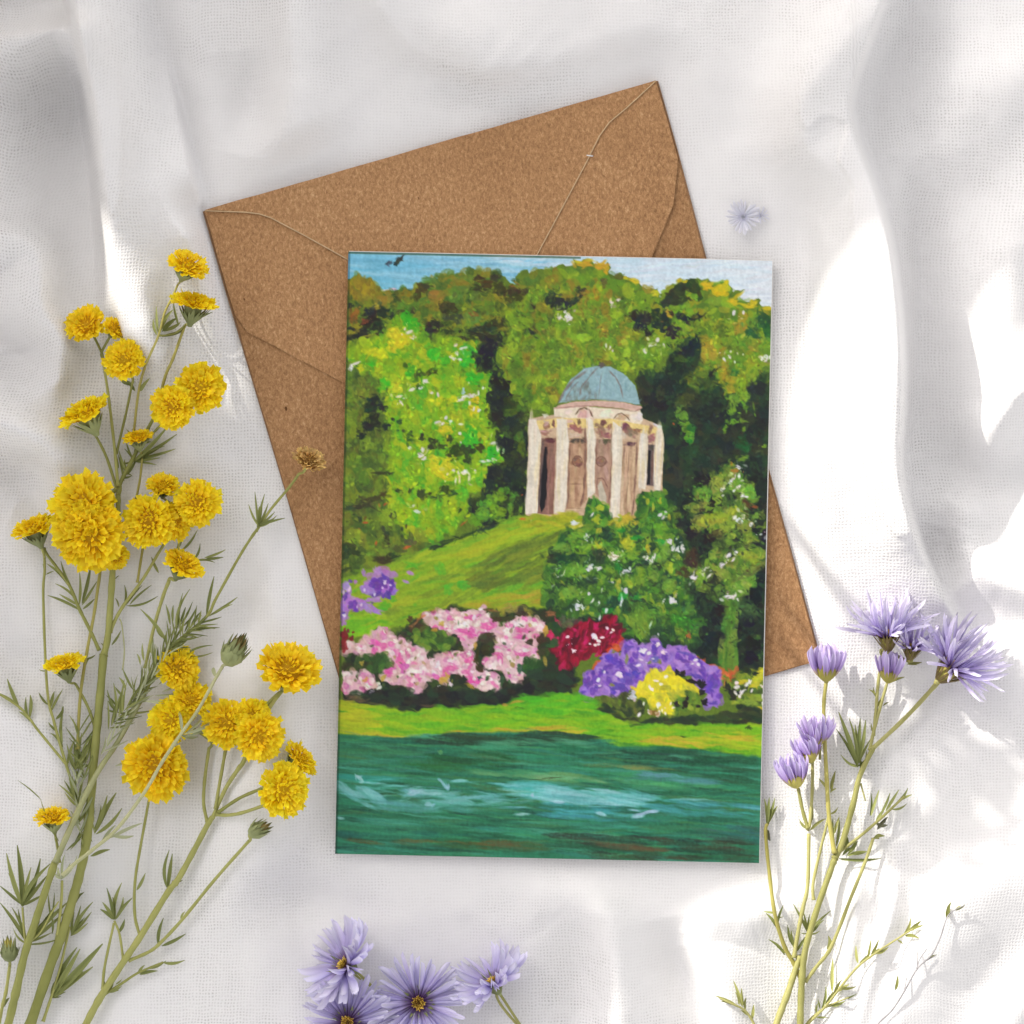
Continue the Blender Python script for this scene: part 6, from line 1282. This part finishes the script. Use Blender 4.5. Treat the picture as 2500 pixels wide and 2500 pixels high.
m.leaves(cB, [((440, 312), (265, 235)), ((425, 260), (305, 170)), ((435, 290), (328, 228)), ((405, 210), (338, 45)), ((440, 290), (442, 108)), ((455, 280), (505, 60)), ((455, 290), (538, 158)), ((460, 312), (525, 255)), ((390, 200), (306, 100)), ((445, 318), (400, 300)), ((345, 120), (260, 60)), ((660, 300), (640, 250)), ((690, 280), (690, 178)), ((700, 290), (790, 180)), ((700, 292), (878, 238)), ((720, 288), (842, 178)), ((640, 145), (662, 126)), ((620, 512), (672, 430)), ((475, 590), (530, 565)), ((600, 545), (560, 500)), ((470, 640), (500, 580)), ((262, 652), (215, 645))], 1.2)
m.leaves(cB, [((525, 1555), (595, 1345)), ((528, 1550), (645, 1330)), ((532, 1560), (677, 1415)), ((520, 1540), (560, 1400))], 1.5, LF)
m.fan(cC, (480, 1060), [(545, 858), (627, 833), (617, 900), (592, 975), (500, 900), (570, 940)], 1.3)
m.fan(cC, (352, 1480), [(520, 1140), (692, 1115), (627, 1270), (540, 1150), (500, 1340), (442, 1440), (412, 1470), (450, 1220), (480, 1260), (560, 1300), (400, 1330)], 1.4, LF)
m.along(cC, [(600, 80), (575, 300), (540, 420)], 16, (70, 170), (10, 40), 1.0, LF, .5)
m.along(cB, [(470, 1250), (455, 1100), (440, 980)], 14, (80, 160), (10, 45), .9, LF, 1)
m.leaf(cC, (505, 850), (567, 768), 1.8)
m.stem(cC, [(290, 1640), (340, 1490), (400, 1300), (440, 1130), (470, 1000)], 6, 4, 'branch')
m.fan(cB, (420, 1200), [(410, 1040), (455, 1000), (505, 1045), (515, 1005), (370, 1060), (480, 1110), (500, 1180), (440, 1060), (385, 1110), (470, 1250)], 1.3)
m.fan(cB, (430, 1400), [(325, 1285), (356, 1262), (470, 1220), (400, 1240), (440, 1190), (360, 1330), (380, 1210)], 1.2)
m.along(cB, [(450, 1560), (440, 1400), (430, 1230)], 10, (90, 170), (10, 40), 1.1, LFP, 1)

# second sprig, silvery, crossing over the first; ends in a dried head on the envelope
n = Sprig('yellow_flower_sprig', 'silvery feathery sprig crossing over the main stem, its brown dried head on the envelope', 'flower sprig', cC(290, 800), 5.5, GY, M_STEM)
n.stem(cC, [(20, 1760), (60, 1640), (112, 1420), (165, 1190), (220, 1020), (292, 800), (372, 560)], 16, 13)
n.stem(cB, [(305, 1720), (340, 1640), (430, 1440), (540, 1220), (640, 1070), (735, 905), (800, 785)], 12, 8, 'stem', M_STEMP)
n.stem(cB, [(800, 785), (870, 650), (935, 535), (1140, 360), (1200, 250), (1340, 0), (1425, -130)], 6.5, 5, 'branch')
n.stem(cA, [(1420, 1700), (1500, 1580), (1600, 1460), (1655, 1385)], 5, 5, 'branch', extra=-1)
n.stem(cB, [(690, 970), (790, 760), (870, 600), (935, 500), (940, 420)], 5, 4, 'branch', M_STEMP)
n.yellow(cA, 1712, 1308, 185, (.3, -.6, .5), mats=(M_BRN, M_BRN), extra=-2, rays=26, label='dried brown flower head', calyx=False)
n.fan(cA, (1432, 1672), [(1380, 1548), (1415, 1478), (1470, 1490), (1525, 1590), (1582, 1625), (1536, 1610), (1455, 1550), (1490, 1542), (1440, 1560), (1510, 1630)], 1.2)
n.leaves(cB, [((980, 440), (1055, 200)), ((990, 420), (1015, 222)), ((1000, 400), (1068, 270)), ((945, 400), (920, 285)), ((960, 380), (962, 290)), ((1010, 410), (1090, 300)), ((1145, 350), (1188, 128)), ((1160, 350), (1318, 245)), ((1170, 345), (1290, 285)), ((1080, 430), (1220, 415)), ((1040, 450), (1150, 352)), ((1000, 390), (1030, 300)), ((900, 470), (868, 380)), ((930, 500), (780, 312)), ((1020, 570), (1182, 512)), ((1030, 575), (1180, 552)), ((840, 560), (850, 480)), ((800, 600), (790, 500)), ((780, 620), (760, 560)), ((740, 760), (680, 640)), ((690, 800), (640, 745)), ((650, 850), (590, 790)), ((700, 760), (660, 690)), ((1060, 400), (1110, 330))], 1.15, LF)
n.leaves(cB, [((900, 770), (1062, 700)), ((800, 822), (1022, 826)), ((860, 790), (1042, 768)), ((880, 730), (1000, 640)), ((640, 1182), (920, 1060))], 1.1, LFP, 1.5)
n.along(cB, [(620, 960), (760, 790), (900, 590), (1000, 470), (1110, 390)], 46, (70, 150), (10, 55), .8, LF, 1)
n.along(cB, [(600, 980), (700, 860), (800, 740), (880, 620), (960, 520)], 34, (90, 190), (8, 42), 1.0, LF, .5)
n.along(cB, [(560, 1120), (640, 1010), (740, 850), (840, 700), (930, 560)], 22, (90, 170), (6, 30), .9, LFP, 1.5)
n.along(cB, [(930, 530), (1010, 450), (1120, 380)], 14, (70, 140), (12, 50), 1.0, LF, .5)
n.fan(cB, (650, 880), [(595, 760), (590, 860), (600, 820), (630, 720), (690, 700), (770, 900), (860, 870)], 1.1)
n.fan(cC, (152, 860), [(45, 505), (115, 450), (272, 540), (342, 575), (58, 640), (0, 725), (322, 650), (300, 780), (180, 700), (210, 600), (130, 560)], 1.3)
n.stem(cC, [(175, 1150), (160, 1000), (152, 870)], 5, 4, 'branch')
n.fan(cC, (178, 1110), [(0, 840), (80, 870), (122, 880), (330, 930), (392, 830), (460, 830), (412, 1078), (90, 1010), (270, 960), (440, 900), (350, 1040)], 1.2)
n.stem(cC, [(180, 1120), (270, 1040), (340, 920), (395, 830)], 4, 2.5, 'branch')
n.fan(cC, (345, 940), [(325, 780), (368, 772), (300, 930), (350, 1050)], .9)

# third sprig: pale stem with the green bud on top, lying highest
o3 = Sprig('yellow_flower_sprig', 'slender pale sprig ending in one unopened green bud, lying over the yellow heads', 'flower sprig', cC(420, 690), 12, GY, M_STEMP)
o3.stem(cC, [(385, 1060), (400, 950), (415, 800), (418, 690)], 6, 5, 'stem', M_STEM, extra=-8)
o3.stem(cB, [(345, 1790), (420, 1720), (510, 1650), (650, 1530), (800, 1330), (900, 1160), (1000, 1010), (1100, 870), (1200, 690), (1235, 630)], 7, 6)
o3.bud(cB, 1298, 548, 185, (.5, -.8, .4), seed=3)
o3.leaves(cB, [((1020, 1002), (1262, 858)), ((1032, 1020), (1205, 945)), ((1010, 1000), (988, 868)), ((1030, 1000), (1140, 890)), ((1000, 1010), (1100, 1020)), ((560, 1605), (640, 1510)), ((610, 1582), (790, 1498)), ((620, 1572), (742, 1570)), ((1200, 690), (1178, 640))], 1.2, LFP, .5)
o3.fan(cC, (415, 680), [(435, 515), (475, 570), (390, 600), (460, 620), (520, 520), (372, 640)], 1.2, LFP)
o3.leaf(cC, (610, 525), (740, 480), 1.2, LF)

# fourth sprig: forked, lower right of the group
p = Sprig('yellow_flower_sprig', 'forked yellow flower sprig nearest the card, bearing a cluster of heads and one green bud', 'flower sprig', cC(830, 1240), 1.8, GY, M_STEM)
p.stem(cC, [(540, 1760), (580, 1656), (680, 1470), (830, 1240), (950, 1060), (1130, 770), (1200, 680), (1300, 500), (1400, 310), (1432, 262)], 14, 10)
p.stem(cB, [(1150, 1490), (1130, 1390), (1137, 1250), (1160, 1080)], 6.5, 6, 'branch')
p.stem(cB, [(1195, 1420), (1215, 1300), (1252, 1090)], 6.5, 6, 'branch', extra=1)
p.stem(cB, [(1180, 1470), (1250, 1310), (1335, 1180)], 7, 8, 'branch')
p.stem(cB, [(1210, 1440), (1330, 1360), (1460, 1305)], 6.5, 6, 'branch')
p.stem(cB, [(1200, 1450), (1260, 1455), (1350, 1440), (1510, 1385)], 7, 6, 'branch')
p.stem(cB, [(1430, 960), (1475, 890), (1535, 800)], 7, 7, 'branch')
p.stem(cB, [(1560, 1260), (1585, 1190), (1620, 1165)], 6, 5, 'branch')
p.stem(cC, [(865, 1230), (1000, 1172), (1080, 1110), (1230, 950), (1450, 680), (1680, 420)], 6.5, 6, 'branch')
p.stem(cC, [(945, 1065), (912, 950), (905, 800), (915, 650), (945, 470), (1010, 110)], 6, 5, 'branch')
p.stem(cC, [(830, 1220), (805, 1050), (770, 960)], 5, 4, 'branch')
p.stem(cC, [(692, 1420), (705, 1270), (768, 975)], 6, 4.5, 'branch')
p.stem(cC, [(700, 1460), (810, 1390), (930, 1312), (1100, 1240)], 5.5, 4, 'branch')
p.yellow(cB, 1060, 815, 220, (.3, -.3, .8), extra=1)
p.yellow(cB, 950, 930, 250, (-.2, .0, .95), extra=2.5)
p.yellow(cB, 1400, 900, 190, (.2, -.4, .8), extra=1.0)
p.yellow(cB, 1258, 945, 265, (-.05, .05, 1), extra=3.5)
p.yellow(cB, 1440, 1015, 270, (.25, .1, .95), extra=3.5)
p.yellow(cB, 868, 1185, 375, (0, .05, 1), squash=.92, extra=2, rays=24)
p.yellow(cB, 1600, 655, 340, (.22, -.66, .66), extra=2, rays=22)
p.yellow(cB, 1660, 1148, 215, (.70, -.55, .25), extra=1.5)
p.yellow(cB, 1568, 1312, 275, (.35, -.05, .92), squash=1.1, extra=3)
p.bud(cB, 1435, 1535, 130, (.85, -.5, .3), seed=5)
p.fan(cC, (772, 950), [(720, 738), (690, 835), (822, 703), (892, 805), (675, 882), (760, 800), (830, 800)], 1.7)
p.leaves(cC, [((1130, 745), (1142, 483)), ((1132, 740), (1162, 508)), ((920, 755), (980, 638)), ((1065, 1125), (1102, 940)), ((1090, 1130), (1252, 1048)), ((930, 1318), (975, 1258)), ((940, 1322), (1062, 1298)), ((1095, 1240), (1245, 1226)), ((1220, 955), (1247, 897)), ((800, 1040), (840, 950)), ((1170, 720), (1230, 690)), ((780, 1390), (820, 1355)), ((990, 1280), (1120, 1228))], 1.6)
p.fan(cC, (715, 1440), [(765, 1380), (820, 1400), (700, 1360), (800, 1430)], 1.4)

# thin left-hand sprig with a side-on head
q = Sprig('yellow_flower_sprig', 'thin leafy sprig at the far left edge with two side-on yellow heads', 'flower sprig', cB(240, 250), 1.5, GY, M_STEM)
q.stem(cB, [(440, 1480), (415, 1330), (372, 1190), (330, 1050), (298, 930), (262, 760), (240, 250), (248, 100), (246, 30)], 5.5, 5)
q.yellow(cA, 190, 1690, 245, (-.32, -.88, .3), extra=1)
q.stem(cB, [(372, 1180), (290, 1080), (200, 970), (165, 920), (100, 850), (-40, 760)], 5, 4.5, 'branch')
q.leaves(cB, [((110, 870), (40, 698)), ((100, 850), (0, 780)), ((160, 930), (145, 798)), ((165, 920), (168, 788)), ((180, 940), (105, 880)), ((268, 842), (215, 773)), ((280, 862), (302, 768)), ((285, 880), (348, 758)), ((310, 922), (352, 850)), ((322, 992), (268, 940)), ((330, 1000), (346, 850)), ((350, 1080), (300, 960)), ((345, 1060), (345, 930)), ((372, 1182), (412, 1040)), ((330, 1050), (280, 1000)), ((246, 120), (238, 60)), ((255, 120), (300, 100))], 1.3)
q.leaf(cB, (328, 1600), (225, 1365), .55, LF, 3); q.leaf(cB, (230, 1372), (98, 1262), .6, LF, 3)
q.stem(cB, [(330, 1720), (322, 1650), (312, 1595)], 6, 5, 'branch')
q.yellow(cB, 292, 1475, 195, (-.1, -.92, .3), extra=.5)

# small sprig with the green bud at the lower left corner
r_ = Sprig('yellow_flower_sprig', 'short sprig with an opening green bud in the bottom left corner of the cloth', 'flower sprig', cC(40, 1430), 3, GY, M_STEM)
r_.stem(cC, [(-10, 1680), (10, 1560), (42, 1430), (65, 1265)], 7, 6)
r_.bud(cC, 62, 1160, 165, (0, -1, .3), seed=8, dark=M_CALYXY, label='opening bud with dark pointed sepals')
r_.leaf(cC, (18, 1545), (64, 1478), 1.8)

# ------------------------------------------------------------------ lilac flowers, right
GL = 'lilac asters at the right of the cloth'
a = Sprig('aster_sprig', 'lilac aster sprig with three wide open shaggy heads at the far right', 'flower sprig', cF(700, 1200), 3, GL, M_STEML, .8)
a.stem(cF, [(690, 1560), (692, 1400), (702, 1200), (722, 1050), (780, 850), (850, 650), (882, 560)], 10.5, 9)
a.stem(cE, [(742, 1920), (790, 1820), (860, 1570), (900, 1400), (985, 1225)], 10, 7.5, 'stem')
a.stem(cE, [(975, 1235), (1200, 1022), (1390, 815)], 6.5, 7, 'branch')
a.stem(cE, [(962, 1240), (985, 1130), (1030, 960), (1072, 815)], 5.5, 4.5, 'branch')
a.stem(cE, [(985, 1150), (1000, 1000), (1015, 820), (1040, 640)], 5, 5, 'branch')
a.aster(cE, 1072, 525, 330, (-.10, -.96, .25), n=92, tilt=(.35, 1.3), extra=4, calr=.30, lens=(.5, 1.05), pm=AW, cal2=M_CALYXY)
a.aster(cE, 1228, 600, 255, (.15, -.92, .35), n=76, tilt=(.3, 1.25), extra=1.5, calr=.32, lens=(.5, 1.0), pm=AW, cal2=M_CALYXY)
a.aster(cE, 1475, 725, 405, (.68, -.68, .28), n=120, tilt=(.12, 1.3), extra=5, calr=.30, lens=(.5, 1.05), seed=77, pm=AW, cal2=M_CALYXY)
a.cup(cE, 1078, 815, 205, (.10, -1, .15), n=18, extra=5, seed=4)
a.leaves(cE, [((1085, 815), (1182, 780)), ((1200, 690), (1290, 688)), ((1195, 700), (1260, 705)), ((1000, 900), (955, 858)), ((1005, 910), (985, 845)), ((1010, 905), (1012, 878)), ((1045, 960), (1082, 938)), ((990, 985), (1060, 860)), ((985, 1140), (970, 1070))], 1.3, LFL)
a.fan(cE, (882, 1345), [(765, 1000), (750, 1108), (830, 1038), (902, 1038), (936, 1050), (968, 1168), (780, 1268), (830, 1325), (900, 1260), (940, 1292), (870, 1080), (850, 1180)], 1.2, LF)
a.fan(cE, (905, 1380), [(940, 1240), (880, 1270), (960, 1290)], 1.6, LFL)
a.stem(cE, [(745, 1900), (900, 1782), (1050, 1652), (1180, 1530)], 5.5, 3.5, 'branch')
a.leaves(cE, [((962, 1655), (970, 1510)), ((970, 1655), (1022, 1488)), ((1032, 1645), (1090, 1508)), ((1062, 1625), (1146, 1488)), ((1120, 1582), (1202, 1478)), ((1140, 1562), (1228, 1520)), ((1100, 1612), (1196, 1575)), ((1000, 1690), (1060, 1600)), ((820, 1875), (820, 1780)), ((830, 1882), (882, 1800)), ((840, 1892), (942, 1880)), ((790, 1902), (872, 1850)), ((990, 1790), (1056, 1778)), ((735, 1850), (730, 1658)), ((750, 1845), (772, 1678))], 1.35, LF)
a.leaves(cF, [((930, 562), (1140, 558)), ((950, 545), (1062, 520)), ((950, 540), (1010, 460)), ((960, 500), (950, 430)), ((905, 560), (1040, 568))], 1.2, LF)
a.leaves(cE, [((1010, 1740), (1075, 1660)), ((1040, 1700), (1062, 1670)), ((1000, 1700), (1075, 1710))], 1.8, LFD)
a.stem(cE, [(905, 1450), (935, 1560)], 3, 2, 'branch')
a.stem(cF, [(718, 1245), (780, 1160), (862, 1050), (970, 780), (1050, 580), (1096, 445)], 6, 5, 'branch')
a.leaves(cF, [((840, 1062), (846, 988)), ((1098, 450), (1158, 435)), ((1095, 445), (1130, 450))], 2.2, LFL)

b2 = Sprig('aster_sprig', 'lilac aster sprig with four half-open tulip-shaped buds beside the card', 'flower sprig', cF(640, 1200), 2.0, GL, M_STEML, .8)
b2.stem(cF, [(540, 1560), (560, 1470), (620, 1310), (662, 1180), (690, 1100)], 11, 9)
b2.stem(cE, [(740, 1890), (706, 1660), (690, 1400), (672, 1000), (688, 815)], 7, 5.5, 'branch', M_STEMY, extra=2)
b2.stem(cF, [(655, 1110), (680, 960), (704, 840), (732, 700), (738, 420)], 6.5, 5.5, 'branch')
b2.stem(cE, [(572, 1740), (585, 1700), (600, 1500), (602, 1325)], 5, 5, 'branch')
b2.stem(cE, [(575, 1735), (540, 1620), (512, 1480)], 6, 5, 'branch')
b2.stem(cF, [(765, 790), (762, 700), (800, 520), (835, 380), (850, 300)], 5, 4, 'branch', M_STEML)
b2.stem(cE, [(650, 1215), (648, 1300)], 4, 4, 'branch')
b2.stem(cF, [(690, 1215), (648, 1130), (600, 1040), (550, 870), (520, 650), (498, 420), (508, 366)], 7, 5, 'branch', M_STEMY)
b2.cup(cE, 688, 805, 235, (0, -1, .15), n=26, spread=(.05, .50), extra=3, seed=11)
b2.cup(cE, 630, 1215, 200, (-.05, -1, .2), n=24, spread=(.1, .75), extra=1, seed=12)
b2.cup(cE, 598, 1315, 190, (-.35, -.92, .2), n=20, spread=(.1, .5), extra=2, seed=13)
b2.cup(cE, 505, 1475, 225, (-.25, -.95, .18), n=24, spread=(.06, .5), extra=3, seed=14)
b2.leaves(cE, [((580, 1722), (606, 1598)), ((582, 1700), (592, 1620)), ((575, 1735), (520, 1678)), ((585, 1745), (682, 1672)), ((712, 1642), (762, 1598)), ((706, 1500), (640, 1418)), ((715, 1485), (746, 1370)), ((712, 1500), (752, 1480)), ((715, 1510), (730, 1400)), ((735, 1770), (770, 1660))], 1.5, LFL)
b2.fan(cE, (320, 1705), [(298, 1545), (330, 1538), (366, 1540), (382, 1592), (310, 1580), (350, 1600)], 1.7, LF)
b2.leaf(cE, (318, 1740), (335, 1810), 3, LFD)
b2.fan(cF, (735, 975), [(650, 810), (710, 860), (742, 868), (862, 848), (822, 900), (800, 960), (690, 970), (770, 870), (800, 920)], 1.2, LF)
b2.leaves(cF, [((550, 862), (488, 852)), ((562, 945), (500, 862)), ((560, 930), (596, 818)), ((555, 880), (600, 880)), ((605, 1095), (514, 1008)), ((612, 1085), (588, 975)), ((648, 1040), (620, 928)), ((640, 1100), (560, 1050)), ((660, 1110), (695, 1090)), ((665, 1080), (730, 980)), ((660, 1060), (640, 960))], 1.4, LF)

c3 = Sprig('leafy_sprig', 'yellow green leafy sprig without flowers, reaching to the lower right', 'leafy sprig', cF(870, 1340), 2, 'leafy sprigs at the lower right', M_STEML, .8)
c3.stem(cF, [(690, 1540), (740, 1470), (830, 1380), (990, 1180), (1100, 1090), (1260, 985), (1340, 935)], 4.5, 2.5)
c3.leaves(cF, [((868, 1300), (872, 1112)), ((1012, 1142), (1000, 1042)), ((1020, 1140), (1080, 1080)), ((1062, 1110), (1082, 1008)), ((1082, 1092), (1126, 1008)), ((1090, 1092), (1152, 1058)), ((1100, 1085), (1180, 1050)), ((1262, 985), (1302, 888)), ((1290, 962), (1372, 930)), ((1272, 988), (1352, 1002)), ((1300, 952), (1362, 903)), ((1230, 1008), (1262, 1032)), ((882, 1300), (962, 1258)), ((880, 1310), (920, 1230)), ((860, 1330), (900, 1280)), ((900, 1270), (1000, 1270))], 1.5, LFL)
c4 = Sprig('leafy_sprig', 'low leafy sprig beside the thick aster stem at the bottom edge', 'leafy sprig', cF(800, 1420), 1.5, 'leafy sprigs at the lower right', M_STEML, .8)
c4.stem(cF, [(700, 1540), (730, 1470), (800, 1405), (880, 1362), (960, 1330)], 4, 2)
c4.leaves(cF, [((830, 1385), (1006, 1308)), ((800, 1392), (788, 1338)), ((810, 1392), (832, 1268)), ((782, 1440), (842, 1440)), ((850, 1370), (940, 1350)), ((830, 1370), (870, 1300)), ((780, 1420), (790, 1360))], 1.3, LF)
c5 = Sprig('leafy_sprig', 'short leafy shoot in the sunlit hollow left of the aster stems', 'leafy sprig', cF(400, 1430), 1.5, 'leafy sprigs at the lower right', M_STEML, .8)
c5.stem(cF, [(450, 1540), (430, 1470), (380, 1400), (300, 1360), (245, 1335)], 4.5, 2.5)
c5.leaves(cF, [((345, 1382), (218, 1320)), ((320, 1370), (250, 1350)), ((370, 1382), (320, 1238)), ((375, 1372), (365, 1278)), ((350, 1370), (330, 1300)), ((422, 1452), (432, 1370)), ((400, 1430), (360, 1400)), ((385, 1400), (390, 1330)), ((430, 1470), (400, 1420))], 1.5, LFL)
tw = Sprig('dry_twig', 'thin bare grey twig with a few tiny tips at the lower right', 'twig', cF(1300, 1240), 1.5, None, M_TWIG, 1.0)
tw.stem(cF, [(1090, 1560), (1120, 1480), (1200, 1400), (1265, 1300), (1338, 1172), (1420, 1092), (1470, 990), (1502, 892), (1540, 850), (1600, 818)], 2.6, 1.4)
tw.stem(cF, [(1340, 1168), (1352, 1120), (1392, 1062)], 1.5, 1, 'branch'); tw.stem(cF, [(1338, 1170), (1340, 1075)], 1.5, 1, 'branch')
tw.stem(cF, [(1380, 1130), (1446, 1095)], 1.5, 1, 'branch'); tw.stem(cF, [(1266, 1296), (1285, 1200)], 1.4, .9, 'branch')
tw.leaves(cF, [((1502, 892), (1512, 820)), ((1505, 890), (1528, 800)), ((1500, 895), (1496, 850)), ((1545, 845), (1606, 816)), ((1550, 840), (1580, 818)), ((1420, 1095), (1450, 1090)), ((1218, 1290), (1232, 1208)), ((1400, 1112), (1440, 1100))], 1.6, LFL)

# ------------------------------------------------------------------ lilac daisies along the bottom edge
GD = 'lilac daisies at the bottom edge'
d1 = Sprig('lilac_daisy', 'leftmost upper lilac daisy, turned up and left, its petals folded to one side', 'flower', cD(560, 600), 2, GD, M_STEM)
d1.stem(cD, [(570, 600), (620, 650), (700, 706)], 4.5, 4.5)
d1.aster(cD, 530, 570, 345, (-.72, -.50, .46), n=64, wy=.85, tilt=(.05, .5), extra=2.5, lens=(.85, 1.05), cal=M_CALYX)
d2 = Sprig('lilac_daisy', 'wide open lilac daisy facing up, with a yellow eye, in the middle of the four', 'flower', cD(1030, 820), 2, GD, M_STEM)
d2.stem(cD, [(1040, 830), (1120, 930), (1190, 1000)], 5, 5, extra=-1.5)
d2.aster(cD, 1025, 822, 360, (0, -.1, 1), n=62, wy=.85, tilt=(.0, .35), extra=3, lens=(.78, 1.05), cal=M_CALYX)
d2.leaf(cD, (1100, 930), (1180, 985), 3.0, LF)
d3 = Sprig('lilac_daisy', 'rightmost lilac daisy seen from the side with a bent green stem', 'flower', cD(1545, 720), 2, GD, M_STEML)
d3.stem(cD, [(1545, 705), (1560, 800), (1630, 900), (1720, 1000)], 5, 5.5)
d3.aster(cD, 1525, 690, 310, (-.50, -.78, .28), n=62, wy=.85, tilt=(.12, .6), extra=2, lens=(.85, 1.05), cal=M_CALYX)
d4 = Sprig('lilac_daisy', 'lowest left lilac daisy, open and cut off by the bottom edge of the photo', 'flower', cD(550, 950), 1, GD, M_STEM)
d4.stem(cD, [(560, 970), (640, 1040), (700, 1100)], 5, 5, extra=-1)
d4.aster(cD, 548, 955, 345, (-.12, -.22, .95), n=62, wy=.85, tilt=(.05, .4), extra=4, lens=(.82, 1.05), cal=M_CALYX)
d4.leaves(cD, [((700, 970), (830, 965)), ((690, 950), (800, 942))], 2.2, LF)
# small pale flower on the cloth, upper right
s5 = Sprig('pale_flower', 'tiny faded pale blue flower lying on the cloth above the right corner of the card', 'flower', (1816, 530), .3, None, M_TWIG, 1.0)
s5.aster(cPX, 1814, 530, 46, (-.1, -.1, 1), n=22, wy=1.6, tilt=(.0, .3), extra=.3, pm=AL, dm=M_PALED, cal=None, rows=1)
s5.aster(cPX, 1858, 526, 24, (.1, 0, 1), n=11, wy=1.6, tilt=(.0, .3), extra=.2, pm=AL, dm=M_PALED, cal=None, rows=1, seed=2)

# ------------------------------------------------------------------ flowers standing beyond the upper edge, up-sun: their shade falls on the right of the cloth
def build_standing():
    root = thing('potted_aster', (-.16, .25, -.045), 'flowering aster plant standing beyond the upper edge of the cloth, casting shade on it', 'plant')
    o = Vector(root.location); t = math.tan(SUN_EL)
    def up(px, py, s):
        g = P(px, py); return Vector((g.x - SUN_TRAVEL.x * s, g.y - SUN_TRAVEL.y * s, s * t))
    class S(Sprig):
        def __init__(s): s.root = root; s.o = o; s.lift = 0; s.stem_mat = M_STEM
    sp = S(); foot = Vector((0, 0, .004))
    heads = [((2265, 2035), .29, .013, 10), ((2300, 1740), .29, .024, 15), ((2425, 1880), .30, .022, 13), ((2190, 1830), .28, .012, 9)]
    for (px, s_, rad, n_) in heads:
        c = up(px[0], px[1], s_) - o
        b = MB(); mid = (foot + c) * .5 + Vector((0, .012, .01))
        b.tube(spline([foot, mid, c], 8), .0011, 7); b.build('stem', root, M_STEM)
        rr = random.Random(n_); ax = Vector((.3, -.4, .7))
        me = mesh('flower_head', [(rad * .3 * math.cos(k * .7854), rad * .3 * math.sin(k * .7854), 0) for k in range(8)] + [(0, 0, rad * .2), (0, 0, -rad * .3)], [(k, (k + 1) % 8, 8) for k in range(8)] + [((k + 1) % 8, k, 9) for k in range(8)], True, M_CALYXD)
        h = link('flower_head', me, root, None, Matrix.Translation(c) @ basis(ax))
        for i in range(n_):
            th = 2 * math.pi * i / n_ + rr.uniform(-.1, .1); L = rad * rr.uniform(.8, 1.05)
            link('ray_petal', rr.choice(AP), h, None, Matrix.Rotation(th, 4, 'Z') @ Matrix.Translation((rad * .2, 0, 0)) @ Matrix.Rotation(-rr.uniform(0, .5), 4, 'Y') @ Matrix.Diagonal((L, L * 1.3, L, 1)))
    lf = [((2190, 2150), .28, 30), ((2200, 2220), .28, 200), ((2240, 2150), .28, 100), ((2280, 2120), .28, 60), ((2300, 2080), .28, 20), ((2340, 2100), .29, -30), ((2390, 2040), .29, 10), ((2420, 2020), .29, 40), ((2440, 2060), .29, -20), ((2210, 2100), .28, 140), ((2320, 1980), .29, 80), ((2360, 1950), .29, 110), ((2400, 1960), .29, 60), ((2160, 1850), .28, 20), ((2260, 1900), .28, -30)]
    b = MB()
    stemp = [up(2500, 2065, .32), up(2440, 2085, .31), up(2360, 2110, .30), up(2270, 2165, .285), up(2210, 2210, .28)]
    b.tube(spline([p - o for p in stemp], 6), .0007, 6)
    b.tube(spline([foot, (foot + stemp[0] - o) * .5 + Vector((0, .03, 0)), stemp[0] - o], 8), .001, 6); b.build('stem', root, M_STEM)
    for (px, s_, an) in lf:
        c = up(px[0], px[1], s_) - o; L = rnd.uniform(.011, .017); a_ = math.radians(an)
        x = Vector((math.cos(a_), math.sin(a_), .2)).normalized(); nrm = Vector((-.4, .4, .8)); y = nrm.cross(x).normalized(); z_ = x.cross(y)
        link('leaf', rnd.choice(LF), root, None, Matrix.Translation(c) @ Matrix((x, y, z_)).transposed().to_4x4() @ Matrix.Diagonal((L, L * 2.6, L, 1)))
    pot = MB(); v = []; f = []
    for r0, z0 in ((.028, 0), (.036, .06), (.040, .06), (.040, .07), (.036, .07), (.034, .06)):
        for j in range(20): v.append((r0 * math.cos(j * math.pi / 10), r0 * math.sin(j * math.pi / 10), z0))
    for k in range(5):
        for j in range(20): f.append((k * 20 + j, k * 20 + (j + 1) % 20, (k + 1) * 20 + (j + 1) % 20, (k + 1) * 20 + j))
    pot.add(v, f); pot.build('pot', root, mat_plain('terracotta', (.42, .19, .10), .85, 60, .15))
build_standing()
